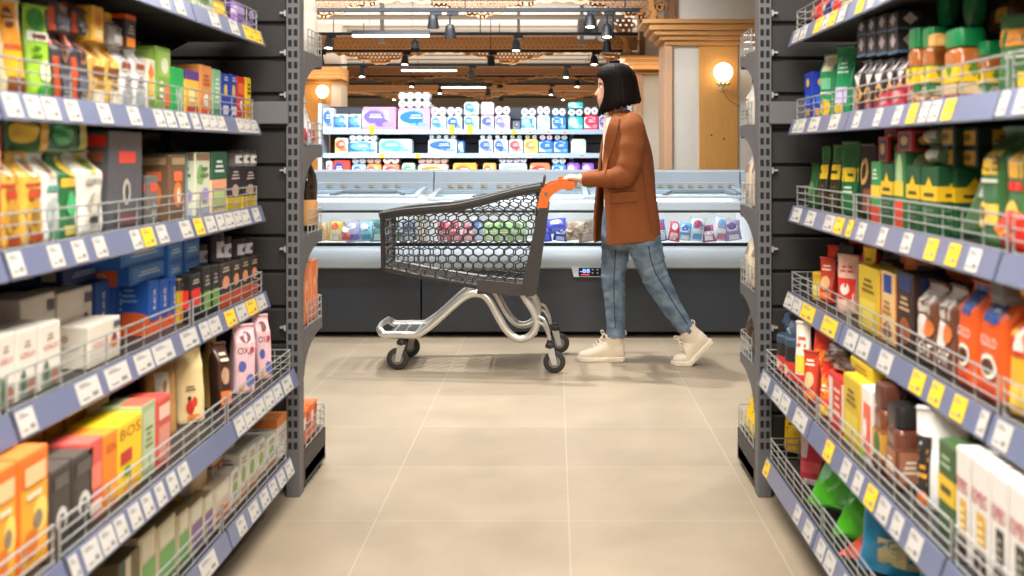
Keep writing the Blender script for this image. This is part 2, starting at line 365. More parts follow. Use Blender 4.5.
W_, K_ = (236, 232, 222), (32, 30, 30)
def LK(name, text, kind, d, col, p, cat=None, **kw):
    r = dict(name=name, text=text, kind=kind, d=d, col=col, p=p, **kw)
    r['cat'] = cat or {'carton': 'box', 'jar': 'jar', 'tin': 'tub'}.get(kind, 'bag'); return r
GOLD = (214, 165, 70)
LOOKS = {
 # ---- tea side, upper shelves
 'leafbox': LK('tea_carton', 'pale green printed tea carton', 'carton', .09, (188, 205, 165), [('r', .1, .1, .9, .5, (235, 235, 220)), ('e', .25, .5, .75, .9, (95, 150, 80))]),
 'yelpack': LK('coffee_pouch', 'yellow foil drink pouch', 'pouch', .07, (238, 188, 40), [('e', .2, .45, .8, .75, (250, 215, 80)), ('L', .2, .15, .8, .35, (150, 95, 20), 3)]),
 'purpbox': LK('tea_carton', 'lilac purple tea carton', 'carton', .07, (140, 110, 190), [('r', 0, .6, 1, .85, (190, 170, 220)), ('r', .4, .4, .7, .95, (60, 40, 60)), ('L', .15, .15, .85, .4, (225, 215, 240), 3)]),
 'whitepk': LK('tea_carton', 'white and green tea carton', 'carton', .08, (225, 228, 220), [('r', .1, .1, .9, .4, (110, 165, 140)), ('L', .2, .6, .8, .85, (90, 110, 100), 3)]),
 'darkpurp': LK('tea_carton', 'dark purple tea carton', 'carton', .08, (62, 40, 62), [('r', 0, .4, 1, .5, (150, 60, 60)), ('r', .1, .6, .9, .85, (95, 70, 90))]),
 'orangecream': LK('tea_pouch', 'tall cream pouch with orange panel and brown seal', 'pouch', .09, (238, 225, 180), [('r', .16, .55, .84, .98, (240, 160, 50)), ('e', .3, .7, .7, .92, (120, 65, 30)), ('r', .16, .22, .84, .48, (242, 180, 30)), ('r', .2, .48, .8, .54, (205, 90, 40)), ('r', .16, .03, .84, .2, (130, 70, 35)), ('L', .35, .76, .65, .86, (230, 190, 120), 2)]),
 'limepouch': LK('tea_pouch', 'tall lime green pouch with white band', 'pouch', .09, (165, 212, 60), [('e', .15, .7, .85, .97, (60, 150, 60)), ('r', .06, .62, .94, .72, (245, 245, 230)), ('r', .2, .64, .8, .69, (120, 70, 30)), ('e', .35, .2, .9, .42, (235, 240, 200)), ('e', .2, .05, .85, .16, (60, 165, 60)), ('L', .15, .42, .5, .58, (80, 140, 40), 2)]),
 'darkfoil': LK('coffee_pack', 'charcoal foil pack with round copper seal', 'gusset', .07, (70, 66, 74), [('r', 0, 0, .14, 1, (200, 80, 40)), ('e', .28, .55, .8, .88, (150, 105, 85)), ('e', .4, .62, .68, .82, (70, 45, 40)), ('r', .2, .2, .9, .4, (105, 105, 120)), ('L', .25, .06, .85, .18, (170, 170, 175), 2)]),
 'goldpack': LK('coffee_pack', 'golden pack with brown leaf seal', 'gusset', .07, (212, 172, 80), [('e', .15, .45, .85, .85, (240, 205, 110)), ('d', .2, .72, .8, .98, (180, 120, 40)), ('r', .12, .45, .88, .62, (125, 70, 35)), ('r', .1, .05, .9, .25, (235, 225, 200)), ('L', .2, .28, .8, .42, (150, 95, 40), 3)]),
 'whitefoil': LK('coffee_pack', 'silver white pack with grey print', 'gusset', .06, (222, 220, 220), [('r', .1, .6, .9, .8, (200, 190, 180)), ('r', .15, .65, .85, .75, (150, 80, 50)), ('r', .1, .08, .9, .3, (170, 175, 180)), ('L', .2, .34, .8, .55, (130, 120, 120), 3)]),
 'yelsmall': LK('tea_carton', 'small yellow carton', 'carton', .06, (240, 180, 60), [('r', .15, .1, .85, .35, (250, 220, 150)), ('e', .25, .45, .75, .8, (225, 130, 30))]),
 'greysmall': LK('tea_carton', 'small grey foil pack', 'gusset', .05, (150, 148, 145), [('r', .15, .1, .85, .4, (210, 205, 200)), ('e', .3, .5, .7, .8, (90, 80, 80))]),
 'blackorange': LK('coffee_pack', 'black pack with orange base', 'carton', .05, (52, 48, 46), [('r', 0, .85, 1, 1, (235, 90, 30)), ('r', .1, .02, .9, .3, (240, 140, 40)), ('L', .2, .4, .8, .7, (190, 180, 170), 3)]),
 'cottage': LK('tea_carton', 'cream carton with orange roof print', 'carton', .06, (228, 222, 205), [('d', .1, .55, .9, .95, (240, 130, 40)), ('r', .2, .3, .8, .65, (250, 190, 60)), ('r', .1, .05, .9, .25, (130, 150, 60))]),
 'greenbox': LK('tea_carton', 'tall leaf green carton', 'carton', .09, (130, 172, 70), [('r', .1, .55, .9, .95, (160, 195, 95)), ('e', .3, .6, .8, .85, (225, 230, 200)), ('r', .5, .1, .9, .4, (230, 120, 60)), ('L', .15, .2, .45, .5, (240, 240, 220), 3)]),
 'brightgreen': LK('tea_carton', 'short bright green carton', 'carton', .07, (32, 170, 85), [('r', .25, .15, .75, .6, (90, 205, 130)), ('e', .35, .3, .65, .5, (230, 245, 230))], top=(60, 150, 90)),
 'purpyel': LK('tea_carton', 'yellow carton with purple lid band', 'carton', .07, (242, 190, 70), [('r', 0, .8, 1, 1, (95, 60, 140)), ('r', .2, .3, .8, .6, (250, 225, 150)), ('r', .1, .05, .9, .2, (200, 60, 50))], top=(95, 60, 140)),
 'peachbox': LK('tea_carton', 'tall peach orange carton', 'carton', .1, (226, 148, 82), [('e', .25, .2, .75, .45, (240, 225, 205)), ('r', .1, .02, .9, .15, (225, 80, 50)), ('L', .2, .6, .8, .85, (190, 95, 40), 3)]),
 'mintbox': LK('tea_carton', 'mint green carton with white print', 'carton', .07, (140, 188, 150), [('L', .2, .3, .8, .85, (225, 238, 225), 6), ('r', .1, .05, .9, .2, (90, 150, 110))]),
 'bluebox': LK('tea_carton', 'royal blue carton with gold mark', 'carton', .06, (40, 62, 165), [('e', .25, .5, .75, .78, (225, 190, 90)), ('r', .1, .1, .9, .3, (225, 230, 240)), ('L', .2, .84, .8, .95, (200, 210, 240), 2)]),
 'redbox': LK('tea_carton', 'red carton with white emblem', 'carton', .06, (218, 50, 38), [('e', .3, .25, .7, .45, (245, 240, 230)), ('r', .1, .6, .9, .85, (240, 120, 60))]),
 'yelbox': LK('tea_carton', 'slim bright yellow carton', 'carton', .06, (245, 208, 40), [('r', .08, .05, .92, .95, (248, 214, 52)), ('r', .15, .1, .85, .4, (220, 150, 30)), ('L', .2, .6, .8, .9, (130, 90, 30), 3)]),
 # ---- tea side, second shelf
 'redslim': LK('tea_carton', 'slim brick red carton', 'carton', .07, (190, 70, 60), [('r', .1, .5, .9, .8, (235, 190, 160))]),
 'goldbag': LK('coffee_bag', 'golden yellow coffee bag with round medal', 'gusset', .08, (232, 185, 75), [('r', .1, .62, .9, .66, (190, 70, 40)), ('e', .25, .72, .75, .96, (245, 235, 215)), ('e', .34, .77, .66, .92, (160, 120, 90)), ('r', .2, .5, .8, .6, (190, 75, 40)), ('e', .1, .12, .9, .5, (200, 150, 45)), ('e', .25, .2, .75, .4, (150, 110, 40)), ('r', .15, .04, .85, .12, (170, 70, 35))]),
 'silverbag': LK('coffee_bag', 'silver white coffee bag with round medal', 'gusset', .08, (226, 228, 225), [('e', .25, .7, .75, .94, (205, 190, 160)), ('e', .35, .75, .65, .9, (120, 90, 70)), ('r', .15, .56, .85, .62, (90, 160, 140)), ('e', .15, .1, .85, .5, (175, 185, 180)), ('r', .2, .04, .8, .14, (70, 150, 110))]),
 'greengold': LK('coffee_bag', 'green and gold coffee bag', 'gusset', .08, (48, 110, 62), [('e', .25, .72, .8, .95, (225, 190, 70)), ('r', .05, .6, .95, .7, (235, 180, 60)), ('e', .2, .25, .8, .55, (70, 175, 110)), ('r', .1, .05, .9, .16, (200, 190, 90))]),
 'pearlbag': LK('coffee_bag', 'pearl white coffee bag with yellow oval', 'gusset', .09, (232, 228, 216), [('e', .3, .72, .75, .95, (215, 205, 90)), ('e', .38, .77, .66, .9, (105, 140, 60)), ('r', .2, .6, .8, .66, (170, 165, 155)), ('e', .25, .25, .75, .5, (190, 185, 170)), ('r', .35, .12, .65, .22, (60, 60, 55))]),
 'bigdark': LK('gift_box', 'large glossy graphite box with red tag', 'carton', .12, (82, 84, 90), [('r', .28, .68, .78, .80, (235, 70, 55)), ('e', .38, .25, .62, .52, (190, 185, 175)), ('e', .45, .3, .56, .47, (70, 60, 60)), ('r', .2, .05, .8, .17, (120, 70, 70))], side=[('r', .2, .85, .95, .96, (225, 50, 40)), ('r', .5, .7, .9, .8, (150, 80, 60)), ('r', .5, .52, .9, .6, (190, 70, 50))], fin='foil'),
 'blackred': LK('gift_box', 'small black box with red tag', 'carton', .08, (45, 42, 44), [('r', .1, .7, .9, .85, (225, 50, 40)), ('L', .2, .2, .8, .5, (120, 115, 110), 4)]),
 'greyred': LK('gift_box', 'grey box with orange red tag', 'carton', .08, (112, 110, 106), [('r', .08, .05, .92, .95, (116, 114, 110)), ('r', .15, .68, .9, .84, (235, 85, 60)), ('r', .2, .1, .8, .3, (150, 148, 142))]),
 'emberbox': LK('gift_box', 'dark brown box with orange figure', 'carton', .08, (120, 92, 68), [('e', .25, .2, .75, .6, (230, 130, 60)), ('r', .25, .6, .75, .75, (240, 120, 70)), ('r', .1, .85, .9, .96, (175, 150, 110)), ('e', .4, .25, .6, .5, (245, 225, 190))]),
 'tealgreen': LK('tea_carton', 'teal carton with leaf stripes', 'carton', .08, (130, 175, 172), [('r', .1, .1, .5, .9, (210, 225, 190)), ('e', .3, .3, .8, .7, (85, 145, 125))]),
 'pastel': LK('tea_carton', 'pale carton with green and lilac sprigs', 'carton', .08, (222, 226, 200), [('r', .05, .88, .95, 1, (150, 120, 90)), ('e', .1, .5, .6, .82, (140, 190, 110)), ('e', .4, .2, .9, .45, (170, 150, 200)), ('r', .1, .03, .9, .14, (190, 195, 215)), ('L', .3, .6, .85, .8, (100, 130, 90), 2)]),
 'deepgreen': LK('tea_carton', 'carton with dark green top and peach base', 'carton', .08, (236, 205, 170), [('r', 0, .55, 1, 1, (38, 98, 70)), ('L', .2, .65, .8, .88, (220, 230, 215), 3), ('r', .05, .4, .95, .55, (240, 170, 130)), ('r', .1, .1, .9, .35, (180, 200, 130))], top=(38, 98, 70)),
 'nightyel': LK('coffee_pack', 'dark pack with yellow base', 'carton', .08, (48, 42, 46), [('r', 0, 0, 1, .3, (225, 190, 40)), ('e', .25, .3, .75, .6, (200, 165, 140)), ('L', .2, .7, .8, .92, (190, 180, 170), 3)]),
 'clearcap': LK('tea_tin', 'small clear jar with silver print', 'tin', .05, (120, 118, 116), [('r', .15, .2, .85, .8, (215, 212, 208)), ('e', .3, .35, .7, .65, (80, 75, 75))], lid=(60, 58, 58)),
 'darkback': LK('coffee_pack', 'brown black pack with orange print', 'gusset', .06, (52, 40, 30), [('e', .3, .4, .7, .75, (190, 100, 30)), ('r', .15, .1, .85, .25, (60, 75, 50))]),
 # ---- tea side, third shelf
 'azer': LK('tea_carton', 'white tea carton with red lettering', 'carton', .09, (230, 224, 212), [('t', .16, .58, .9, .68, (200, 70, 70), 'AZERÇAY'), ('L', .35, .74, .65, .86, (170, 150, 130), 2), ('r', .1, .05, .9, .32, (150, 165, 150)), ('e', .15, .1, .4, .45, (80, 110, 85)), ('e', .45, .06, .85, .28, (175, 120, 90))], side=[('t', .2, .5, .8, .6, (150, 130, 115), 'AZERÇAY'), ('e', .4, .68, .6, .84, (170, 150, 130))]),
 'azerwide': LK('tea_carton', 'wide white tea carton with red lettering', 'carton', .10, (226, 218, 204), [('t', .12, .42, .62, .56, (200, 75, 70), 'AZERÇAY'), ('e', .66, .3, .9, .62, (215, 130, 60)), ('e', .72, .45, .84, .65, (110, 50, 80)), ('r', .75, .78, .95, .92, (90, 85, 90))], side=[('t', .2, .4, .8, .52, (165, 145, 130), 'AZERÇAY'), ('e', .42, .62, .58, .8, (180, 160, 140))]),
 'bluetall': LK('tea_carton', 'blue carton with white lettering and orange foot', 'carton', .1, (32, 88, 172), [('r', 0, 0, 1, .32, (224, 100, 45)), ('T', .38, .45, .6, .85, (235, 238, 245), 'tea'), ('e', -.0, .25, 1, .42, (32, 88, 172))], side=[('r', 0, 0, 1, .36, (224, 100, 45)), ('e', 0, .24, 1, .44, (224, 100, 45)), ('L', .3, .6, .7, .9, (120, 160, 215), 3)]),
 'bluelong': LK('tea_carton', 'long blue carton lying flat', 'carton', .16, (48, 112, 196), [('r', .08, .15, .92, .85, (75, 140, 215)), ('L', .2, .35, .8, .65, (210, 225, 245), 2)], side=[('r', .55, .55, .85, .8, (235, 235, 235)), ('L', .1, .3, .5, .6, (190, 210, 240), 2)]),
 'navylong': LK('tea_carton', 'long navy carton lying flat', 'carton', .16, (36, 62, 112), [('L', .2, .35, .8, .65, (150, 170, 205), 2)], side=[('r', .7, .3, .9, .75, (190, 185, 150)), ('L', .35, .4, .6, .6, (160, 180, 210), 2)]),
 'orangeblue': LK('tea_carton', 'blue carton with orange face lying flat', 'carton', .14, (48, 108, 190), [('r', .08, .15, .92, .85, (75, 140, 215)), ('L', .2, .35, .8, .65, (210, 225, 245), 2)], side=[('r', 0, 0, .78, .8, (222, 98, 45)), ('L', .2, .45, .6, .7, (245, 215, 190), 2)]),
 'ochre': LK('tea_carton', 'ochre and navy carton', 'carton', .08, (205, 165, 45), [('r', 0, .75, 1, 1, (60, 60, 60)), ('r', .1, .1, .9, .3, (235, 140, 50))]),
 'blackredtea': LK('tea_carton', 'black tea carton with red square', 'carton', .09, (34, 32, 34), [('r', .1, .3, .95, .68, (225, 45, 38)), ('L', .2, .78, .8, .9, (190, 180, 160), 2)]),
 'blackgreentea': LK('tea_carton', 'black tea carton with green square', 'carton', .09, (40, 40, 38), [('r', .08, .12, .95, .5, (115, 165, 55)), ('L', .2, .6, .8, .85, (160, 160, 150), 3)]),
 'blackcup': LK('tea_carton', 'dark tea carton with peach cup print', 'carton', .09, (58, 50, 44), [('e', .2, .4, .85, .7, (230, 150, 110)), ('r', 0, 0, 1, .28, (220, 90, 50)), ('L', .2, .78, .8, .92, (190, 180, 160), 2)]),
 'vial': LK('coffee_jar', 'small dark jar with silver label', 'tin', .05, (40, 34, 44), [('r', .1, .15, .9, .85, (165, 162, 170)), ('e', .3, .3, .7, .65, (60, 55, 70))], lid=(30, 28, 30)),
 # ---- tea side, fourth shelf
 'fruit': LK('tea_carton', 'tall orange fruit tea carton', 'carton', .09, (238, 120, 40), [('r', .06, .02, .94, .72, (246, 176, 50)), ('e', .45, .3, .95, .6, (250, 222, 110)), ('e', .1, .12, .6, .36, (222, 120, 40)), ('e', .45, .34, .75, .5, (150, 125, 110)), ('r', .15, .74, .85, .9, (245, 205, 150)), ('L', .2, .6, .7, .7, (240, 225, 190), 1)], top=(245, 135, 60)),
 'graphite': LK('tea_carton', 'dark grey carton with white keyhole print', 'carton', .09, (70, 64, 60), [('r', .1, .1, .9, .92, (74, 68, 64)), ('e', .25, .2, .8, .5, (225, 222, 215)), ('e', .36, .2, .68, .42, (70, 64, 60)), ('r', .15, .74, .85, .9, (95, 88, 84))], side=[('r', .1, .7, .9, .72, (50, 46, 44))], top=(98, 90, 84)),
 'coral': LK('tea_carton', 'coral red tea carton', 'carton', .09, (224, 92, 84), [('r', .1, .4, .9, .7, (238, 130, 110)), ('r', .1, .1, .9, .25, (245, 225, 210))], top=(236, 120, 110)),
 'amber': LK('tea_carton', 'amber orange tea carton', 'carton', .09, (242, 138, 36), [('t', .15, .74, .85, .86, (200, 80, 20), 'BON'), ('r', .1, .1, .9, .3, (250, 180, 80))], top=(246, 160, 60)),
 'sunny': LK('tea_carton', 'bright yellow tea carton with red badge', 'carton', .1, (245, 205, 30), [('t', .1, .78, .9, .92, (180, 60, 30), 'BOS'), ('r', .1, .45, .55, .62, (200, 50, 40)), ('e', .2, .28, .5, .4, (70, 150, 50)), ('e', .1, .02, .9, .16, (235, 170, 60))], top=(248, 215, 50)),
 'yelback': LK('tea_carton', 'plain yellow carton behind the front row', 'carton', .09, (240, 178, 28), [('e', .4, .5, .6, .62, (200, 130, 20))]),
 'olive': LK('tea_carton', 'pale green carton with gold edge', 'carton', .09, (168, 186, 140), [('r', .1, .1, .9, .9, (190, 205, 165)), ('L', .25, .4, .75, .7, (120, 130, 80), 4)], top=(220, 110, 90)),
 'rose': LK('tea_carton', 'rose red and green carton', 'carton', .09, (215, 80, 70), [('r', .1, .1, .9, .6, (225, 150, 130)), ('r', .1, .7, .9, .9, (240, 200, 180))]),
 'kraft': LK('coffee_bag', 'brown kraft bag with white label', 'gusset', .08, (190, 142, 84), [('r', .3, .5, .75, .8, (235, 228, 215))], fin='paper'),
 'creamflower': LK('tea_bag', 'cream paper bag with red flower print', 'gusset', .08, (232, 205, 150), [('e', .3, .12, .6, .3, (200, 50, 40)), ('e', .5, .2, .72, .34, (215, 70, 50)), ('e', .35, .3, .5, .36, (60, 60, 50)), ('L', .3, .42, .65, .5, (120, 90, 60), 2), ('e', .3, .05, .8, .12, (225, 130, 60))], fin='paper'),
 'kraftgold': LK('coffee_bag', 'mustard kraft paper bag', 'gusset', .08, (205, 165, 85), [('r', .2, .2, .8, .45, (215, 180, 110))], fin='paper'),
 'umber': LK('coffee_bag', 'dark umber bag with orange print', 'gusset', .07, (70, 45, 35), [('r', .1, .1, .9, .3, (225, 120, 50)), ('e', .2, .4, .8, .65, (190, 150, 120)), ('L', .2, .72, .8, .88, (220, 200, 180), 2)]),
 'pinkbag': LK('tea_bag', 'pale pink bag with blue berry print', 'gusset', .08, (222, 178, 182), [('r', .08, .04, .92, .92, (226, 184, 188)), ('e', .25, .74, .75, .9, (120, 80, 80)), ('t', .12, .58, .88, .68, (90, 60, 65), 'OXO'), ('e', .15, .32, .5, .48, (85, 95, 160)), ('e', .5, .08, .9, .28, (95, 105, 175)), ('e', .2, .05, .45, .15, (205, 165, 100)), ('e', .62, .58, .82, .68, (190, 70, 80))], fin='paper'),
 # ---- tea side, lowest shelf
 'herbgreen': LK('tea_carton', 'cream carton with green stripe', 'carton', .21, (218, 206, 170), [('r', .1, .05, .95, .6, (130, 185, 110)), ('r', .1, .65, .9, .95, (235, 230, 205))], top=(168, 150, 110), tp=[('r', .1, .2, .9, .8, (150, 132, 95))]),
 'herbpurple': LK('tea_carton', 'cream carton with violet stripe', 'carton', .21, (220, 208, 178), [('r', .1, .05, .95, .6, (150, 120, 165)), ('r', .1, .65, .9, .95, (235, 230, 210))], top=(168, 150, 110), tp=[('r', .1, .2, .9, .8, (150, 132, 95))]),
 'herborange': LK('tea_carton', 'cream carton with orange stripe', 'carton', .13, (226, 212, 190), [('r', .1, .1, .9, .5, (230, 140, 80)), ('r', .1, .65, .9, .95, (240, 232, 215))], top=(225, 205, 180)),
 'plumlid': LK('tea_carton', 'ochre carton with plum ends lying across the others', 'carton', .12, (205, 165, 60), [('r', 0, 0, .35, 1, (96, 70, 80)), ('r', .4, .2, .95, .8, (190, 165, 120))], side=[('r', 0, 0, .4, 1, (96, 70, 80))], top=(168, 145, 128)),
 'ldbox': LK('tea_carton', 'cream carton with black lettering and orange line', 'carton', .1, (228, 220, 205), [('t', .2, .2, .8, .6, (50, 45, 45), 'ldl'), ('r', 0, .62, 1, .72, (225, 110, 50))]),
 'leafwhite': LK('tea_carton', 'white carton with leafy print', 'carton', .1, (224, 220, 208), [('e', .2, .35, .8, .7, (150, 175, 90)), ('r', .1, .05, .9, .25, (225, 160, 110)), ('L', .2, .76, .8, .92, (150, 140, 130), 2)]),
 'orangetop': LK('tea_carton', 'white carton with orange lid', 'carton', .1, (228, 222, 212), [('r', 0, .8, 1, 1, (235, 140, 60)), ('L', .2, .3, .8, .65, (170, 150, 140), 4)], top=(238, 150, 80)),
 'tanbox': LK('tea_carton', 'olive brown shelf carton with small print', 'carton', .14, (132, 116, 78), [('t', .2, .6, .8, .7, (70, 60, 40), 'Green Tea'), ('L', .2, .3, .8, .5, (100, 88, 58), 2)], side=[('t', .2, .62, .8, .7, (70, 60, 40), 'Green Tea')]),
 'stripebox': LK('tea_carton', 'kraft carton with green and cream corner stripe', 'carton', .13, (120, 105, 70), [('r', .0, 0, .3, 1, (40, 90, 70)), ('r', .3, 0, .55, 1, (225, 215, 185))], top=(135, 118, 80)),
 # ---- coffee side
 'redpouch': LK('coffee_pack', 'red foil coffee pack', 'gusset', .06, (222, 48, 34), [('e', .2, .1, .8, .4, (60, 30, 25)), ('L', .2, .5, .8, .7, (245, 220, 200), 2)]),
 'navypack': LK('coffee_pack', 'navy blue coffee pack', 'gusset', .06, (36, 48, 120), [('r', .1, .1, .9, .35, (200, 60, 40)), ('e', .3, .5, .7, .8, (220, 200, 150))]),
 'clearcups': LK('coffee_cup_tub', 'clear tub of gold topped portions', 'tin', .08, (205, 195, 180), [('r', .1, .2, .9, .8, (225, 190, 110))], lid=(225, 225, 222)),
 'redgold': LK('coffee_pack', 'gold and red coffee pack', 'gusset', .07, (205, 60, 40), [('r', .1, .2, .9, .6, (225, 180, 80))]),
 'slimblue': LK('coffee_carton', 'slim cobalt blue carton with gold flame', 'carton', .06, (30, 62, 180), [('e', .3, .7, .7, .88, (235, 190, 70)), ('e', .2, .3, .8, .55, (60, 110, 215)), ('r', .15, .1, .85, .25, (220, 160, 90))]),
 'beigeslim': LK('coffee_pack', 'slim beige coffee pack', 'gusset', .06, (205, 175, 130), [('L', .2, .3, .8, .8, (110, 80, 60), 5)]),
 'jadewhite': LK('coffee_bag', 'jade green bag with cream top', 'gusset', .08, (50, 150, 92), [('r', 0, .72, 1, .97, (225, 215, 175)), ('r', .2, .45, .8, .62, (120, 195, 150)), ('e', .2, .05, .8, .3, (230, 190, 60)), ('L', .15, .35, .85, .43, (235, 240, 225), 1)]),
 'jade': LK('coffee_bag', 'large jade green coffee bag', 'pouch', .1, (32, 138, 84), [('r', .06, .02, .9, .85, (36, 146, 90)), ('L', .2, .6, .75, .78, (190, 225, 205), 3), ('r', .1, .2, .8, .42, (200, 190, 225)), ('e', .15, .03, .7, .2, (225, 190, 70))]),
 'blackdiamond': LK('coffee_pack', 'black coffee pack with white diamond and gold ring', 'gusset', .06, (48, 42, 46), [('d', .2, .46, .85, .95, (222, 210, 205)), ('o', .15, .2, .9, .5, (222, 160, 50)), ('r', 0, 0, 1, .2, (150, 55, 65))]),
 'blackmini': LK('coffee_pack', 'mini black pack with white diamond', 'carton', .06, (52, 46, 50), [('d', .2, .25, .8, .95, (205, 195, 195)), ('r', 0, .02, 1, .12, (80, 120, 150))]),
 'pinkmini': LK('coffee_pack', 'small raspberry red sachet box', 'carton', .05, (190, 50, 70), [('e', .2, .3, .8, .8, (230, 150, 150)), ('r', .1, .05, .9, .2, (120, 40, 50))]),
 'greenjar': LK('coffee_jar', 'glass coffee jar with green lid and yellow band', 'jar', .045, (168, 96, 44), [('r', 0, .5, 1, .95, (238, 192, 30)), ('d', .3, .6, .7, 1.0, (90, 130, 40)), ('L', .15, .15, .85, .4, (225, 215, 190), 3)], lid=(20, 128, 70), lab=(46, 110, 62)),
 'beigejar': LK('coffee_jar', 'large glass coffee jar with green lid and cream label', 'jar', .065, (172, 98, 46), [('r', 0, .45, 1, .95, (238, 192, 30)), ('d', .3, .6, .7, 1.05, (90, 130, 40)), ('r', 0, 0, 1, .42, (218, 190, 150)), ('r', 0, 0, 1, .1, (150, 70, 110))], lid=(20, 128, 70), lab=(60, 100, 56)),
 'kraftmini': LK('coffee_box', 'small tan box perched on a jar', 'carton', .05, (205, 150, 80), [('r', .15, .15, .85, .7, (222, 172, 105))]),
 'sachet': LK('coffee_sachet', 'small brown coffee sachet', 'pillow', .03, (165, 120, 85), [('e', .2, .2, .8, .8, (225, 205, 180)), ('r', .3, .3, .7, .6, (90, 55, 40))]),
 'brownhigh': LK('coffee_pack', 'brown granule refill pack', 'gusset', .08, (105, 62, 38), [('r', .55, .2, .95, .95, (215, 170, 40)), ('L', .1, .4, .5, .7, (150, 100, 60), 3)]),
 'bigpouch': LK('coffee_pouch', 'big dark green pouch with orange shoulder', 'pouch', .12, (62, 106, 56), [('r', .02, .62, .98, .82, (235, 150, 45)), ('t', .2, .66, .8, .76, (70, 60, 30), 'ALZ'), ('L', .2, .46, .85, .56, (225, 230, 205), 2), ('r', .5, .1, .98, .3, (230, 190, 60))]),
 'yellowback': LK('coffee_pack', 'lemon yellow coffee pack', 'gusset', .08, (240, 210, 30), [('r', .1, .3, .9, .6, (250, 235, 120))]),
 'darkgreenbag': LK('coffee_bag', 'slim dark green coffee bag', 'pouch', .08, (42, 92, 46), [('e', .2, .3, .8, .6, (90, 140, 80))]),
 'beanbag': LK('coffee_bag', 'green topped bag with yellow band and bean window', 'pouch', .08, (52, 50, 34), [('r', 0, .72, 1, .98, (48, 120, 55)), ('r', .05, .48, .95, .7, (240, 200, 40)), ('L', .25, .55, .75, .63, (70, 60, 30), 1), ('L', .1, .1, .9, .4, (105, 85, 55), 5)]),
 'greenband': LK('coffee_bag', 'emerald coffee bag with wide yellow band', 'pouch', .09, (34, 108, 58), [('r', .02, .45, .98, .64, (240, 205, 40)), ('L', .2, .5, .8, .58, (60, 80, 40), 1), ('L', .3, .28, .8, .4, (215, 230, 210), 2)]),
 'blackgold': LK('coffee_bag', 'black coffee bag with gold numeral', 'pouch', .08, (52, 40, 40), [('e', .1, .45, .6, .8, (205, 165, 90)), ('e', .2, .52, .48, .73, (52, 40, 40)), ('r', .4, .1, .9, .4, (125, 75, 55))]),
 'stripegreen': LK('coffee_carton', 'green carton with yellow stripe and red foot', 'carton', .07, (60, 150, 80), [('r', 0, .4, 1, .62, (240, 205, 60)), ('r', 0, 0, 1, .28, (225, 70, 45)), ('L', .2, .7, .8, .9, (225, 240, 220), 3)]),
 'redframe': LK('coffee_pack', 'black pack in red frame', 'carton', .06, (190, 40, 40), [('r', .12, .1, .88, .9, (50, 35, 30)), ('e', .25, .3, .75, .75, (225, 170, 90))]),
 'jacobsbox': LK('coffee_carton', 'bottle green brick with yellow band', 'carton', .08, (28, 84, 46), [('r', 0, .5, 1, .72, (238, 195, 35)), ('d', .3, .6, .7, .86, (238, 195, 35)), ('L', .2, .54, .8, .64, (70, 70, 30), 1), ('L', .15, .12, .85, .4, (90, 130, 90), 4)]),
 'greenwindow': LK('coffee_carton', 'green carton with tall arch window and red foot', 'carton', .08, (52, 120, 66), [('e', .2, .45, .8, .98, (175, 205, 150)), ('r', .1, .42, .9, .62, (240, 200, 60)), ('r', .1, 0, .9, .35, (225, 75, 50))]),
 'darkside': LK('coffee_carton', 'dark green brick with gold end', 'carton', .1, (26, 48, 34), [('r', .1, .15, .9, .85, (205, 160, 40)), ('e', .3, .35, .7, .7, (130, 95, 30))], side=[('r', .3, .1, .8, .9, (215, 168, 40)), ('e', .42, .4, .7, .65, (120, 90, 30))]),
 'foilgreen': LK('coffee_sachet', 'crumpled green and silver refill bag', 'pillow', .06, (70, 100, 66), [('r', .1, .4, .9, .8, (190, 195, 190)), ('d', .3, .2, .7, .5, (225, 185, 60))]),
 'bandgreen': LK('coffee_bag', 'tall green bag with black lettered yellow band', 'gusset', .1, (62, 110, 60), [('r', 0, .6, 1, .8, (240, 198, 50)), ('t', .12, .63, .92, .76, (70, 45, 25), 'CB'), ('L', .2, .52, .9, .58, (225, 230, 210), 1), ('r', .1, .2, .9, .36, (235, 195, 80)), ('e', .1, .16, .5, .38, (245, 215, 110)), ('e', .18, .22, .42, .34, (110, 80, 40))]),
 'bandred': LK('coffee_bag', 'tall green bag with orange band and red foot', 'gusset', .1, (70, 118, 64), [('r', 0, .6, 1, .8, (235, 175, 60)), ('e', .3, .78, .9, .98, (170, 160, 110)), ('r', .1, .5, .8, .57, (220, 55, 40)), ('e', .15, .22, .7, .42, (240, 205, 100)), ('r', 0, 0, 1, .16, (226, 52, 32))]),
 'redknot': LK('coffee_sachet', 'crumpled scarlet bag', 'pillow', .06, (226, 44, 28), [('r', .2, .4, .8, .6, (245, 140, 60))], crumple=2.2),
 'tawny': LK('coffee_bag', 'tawny red coffee bag', 'pouch', .08, (196, 62, 42), [('e', .2, .3, .8, .6, (235, 180, 130)), ('r', .1, .1, .9, .25, (240, 120, 40)), ('L', .2, .7, .8, .85, (250, 215, 180), 2)]),
 'brownknot': LK('coffee_bag', 'dark brown rumpled bag', 'pillow', .07, (66, 44, 36), [('r', .2, .3, .8, .6, (140, 95, 70))], crumple=2.2),
 'pinkwhite': LK('coffee_bag', 'pale pink and red coffee bag', 'pouch', .09, (238, 190, 170), [('r', .05, .25, .95, .6, (218, 52, 40)), ('e', .3, .32, .7, .52, (240, 225, 210)), ('L', .2, .68, .8, .82, (220, 90, 70), 2)]),
 'yellowclip': LK('coffee_bag', 'bag with folded yellow top', 'pouch', .07, (232, 120, 60), [('r', 0, .62, 1, .98, (245, 208, 40)), ('L', .2, .7, .8, .85, (170, 120, 30), 2)]),
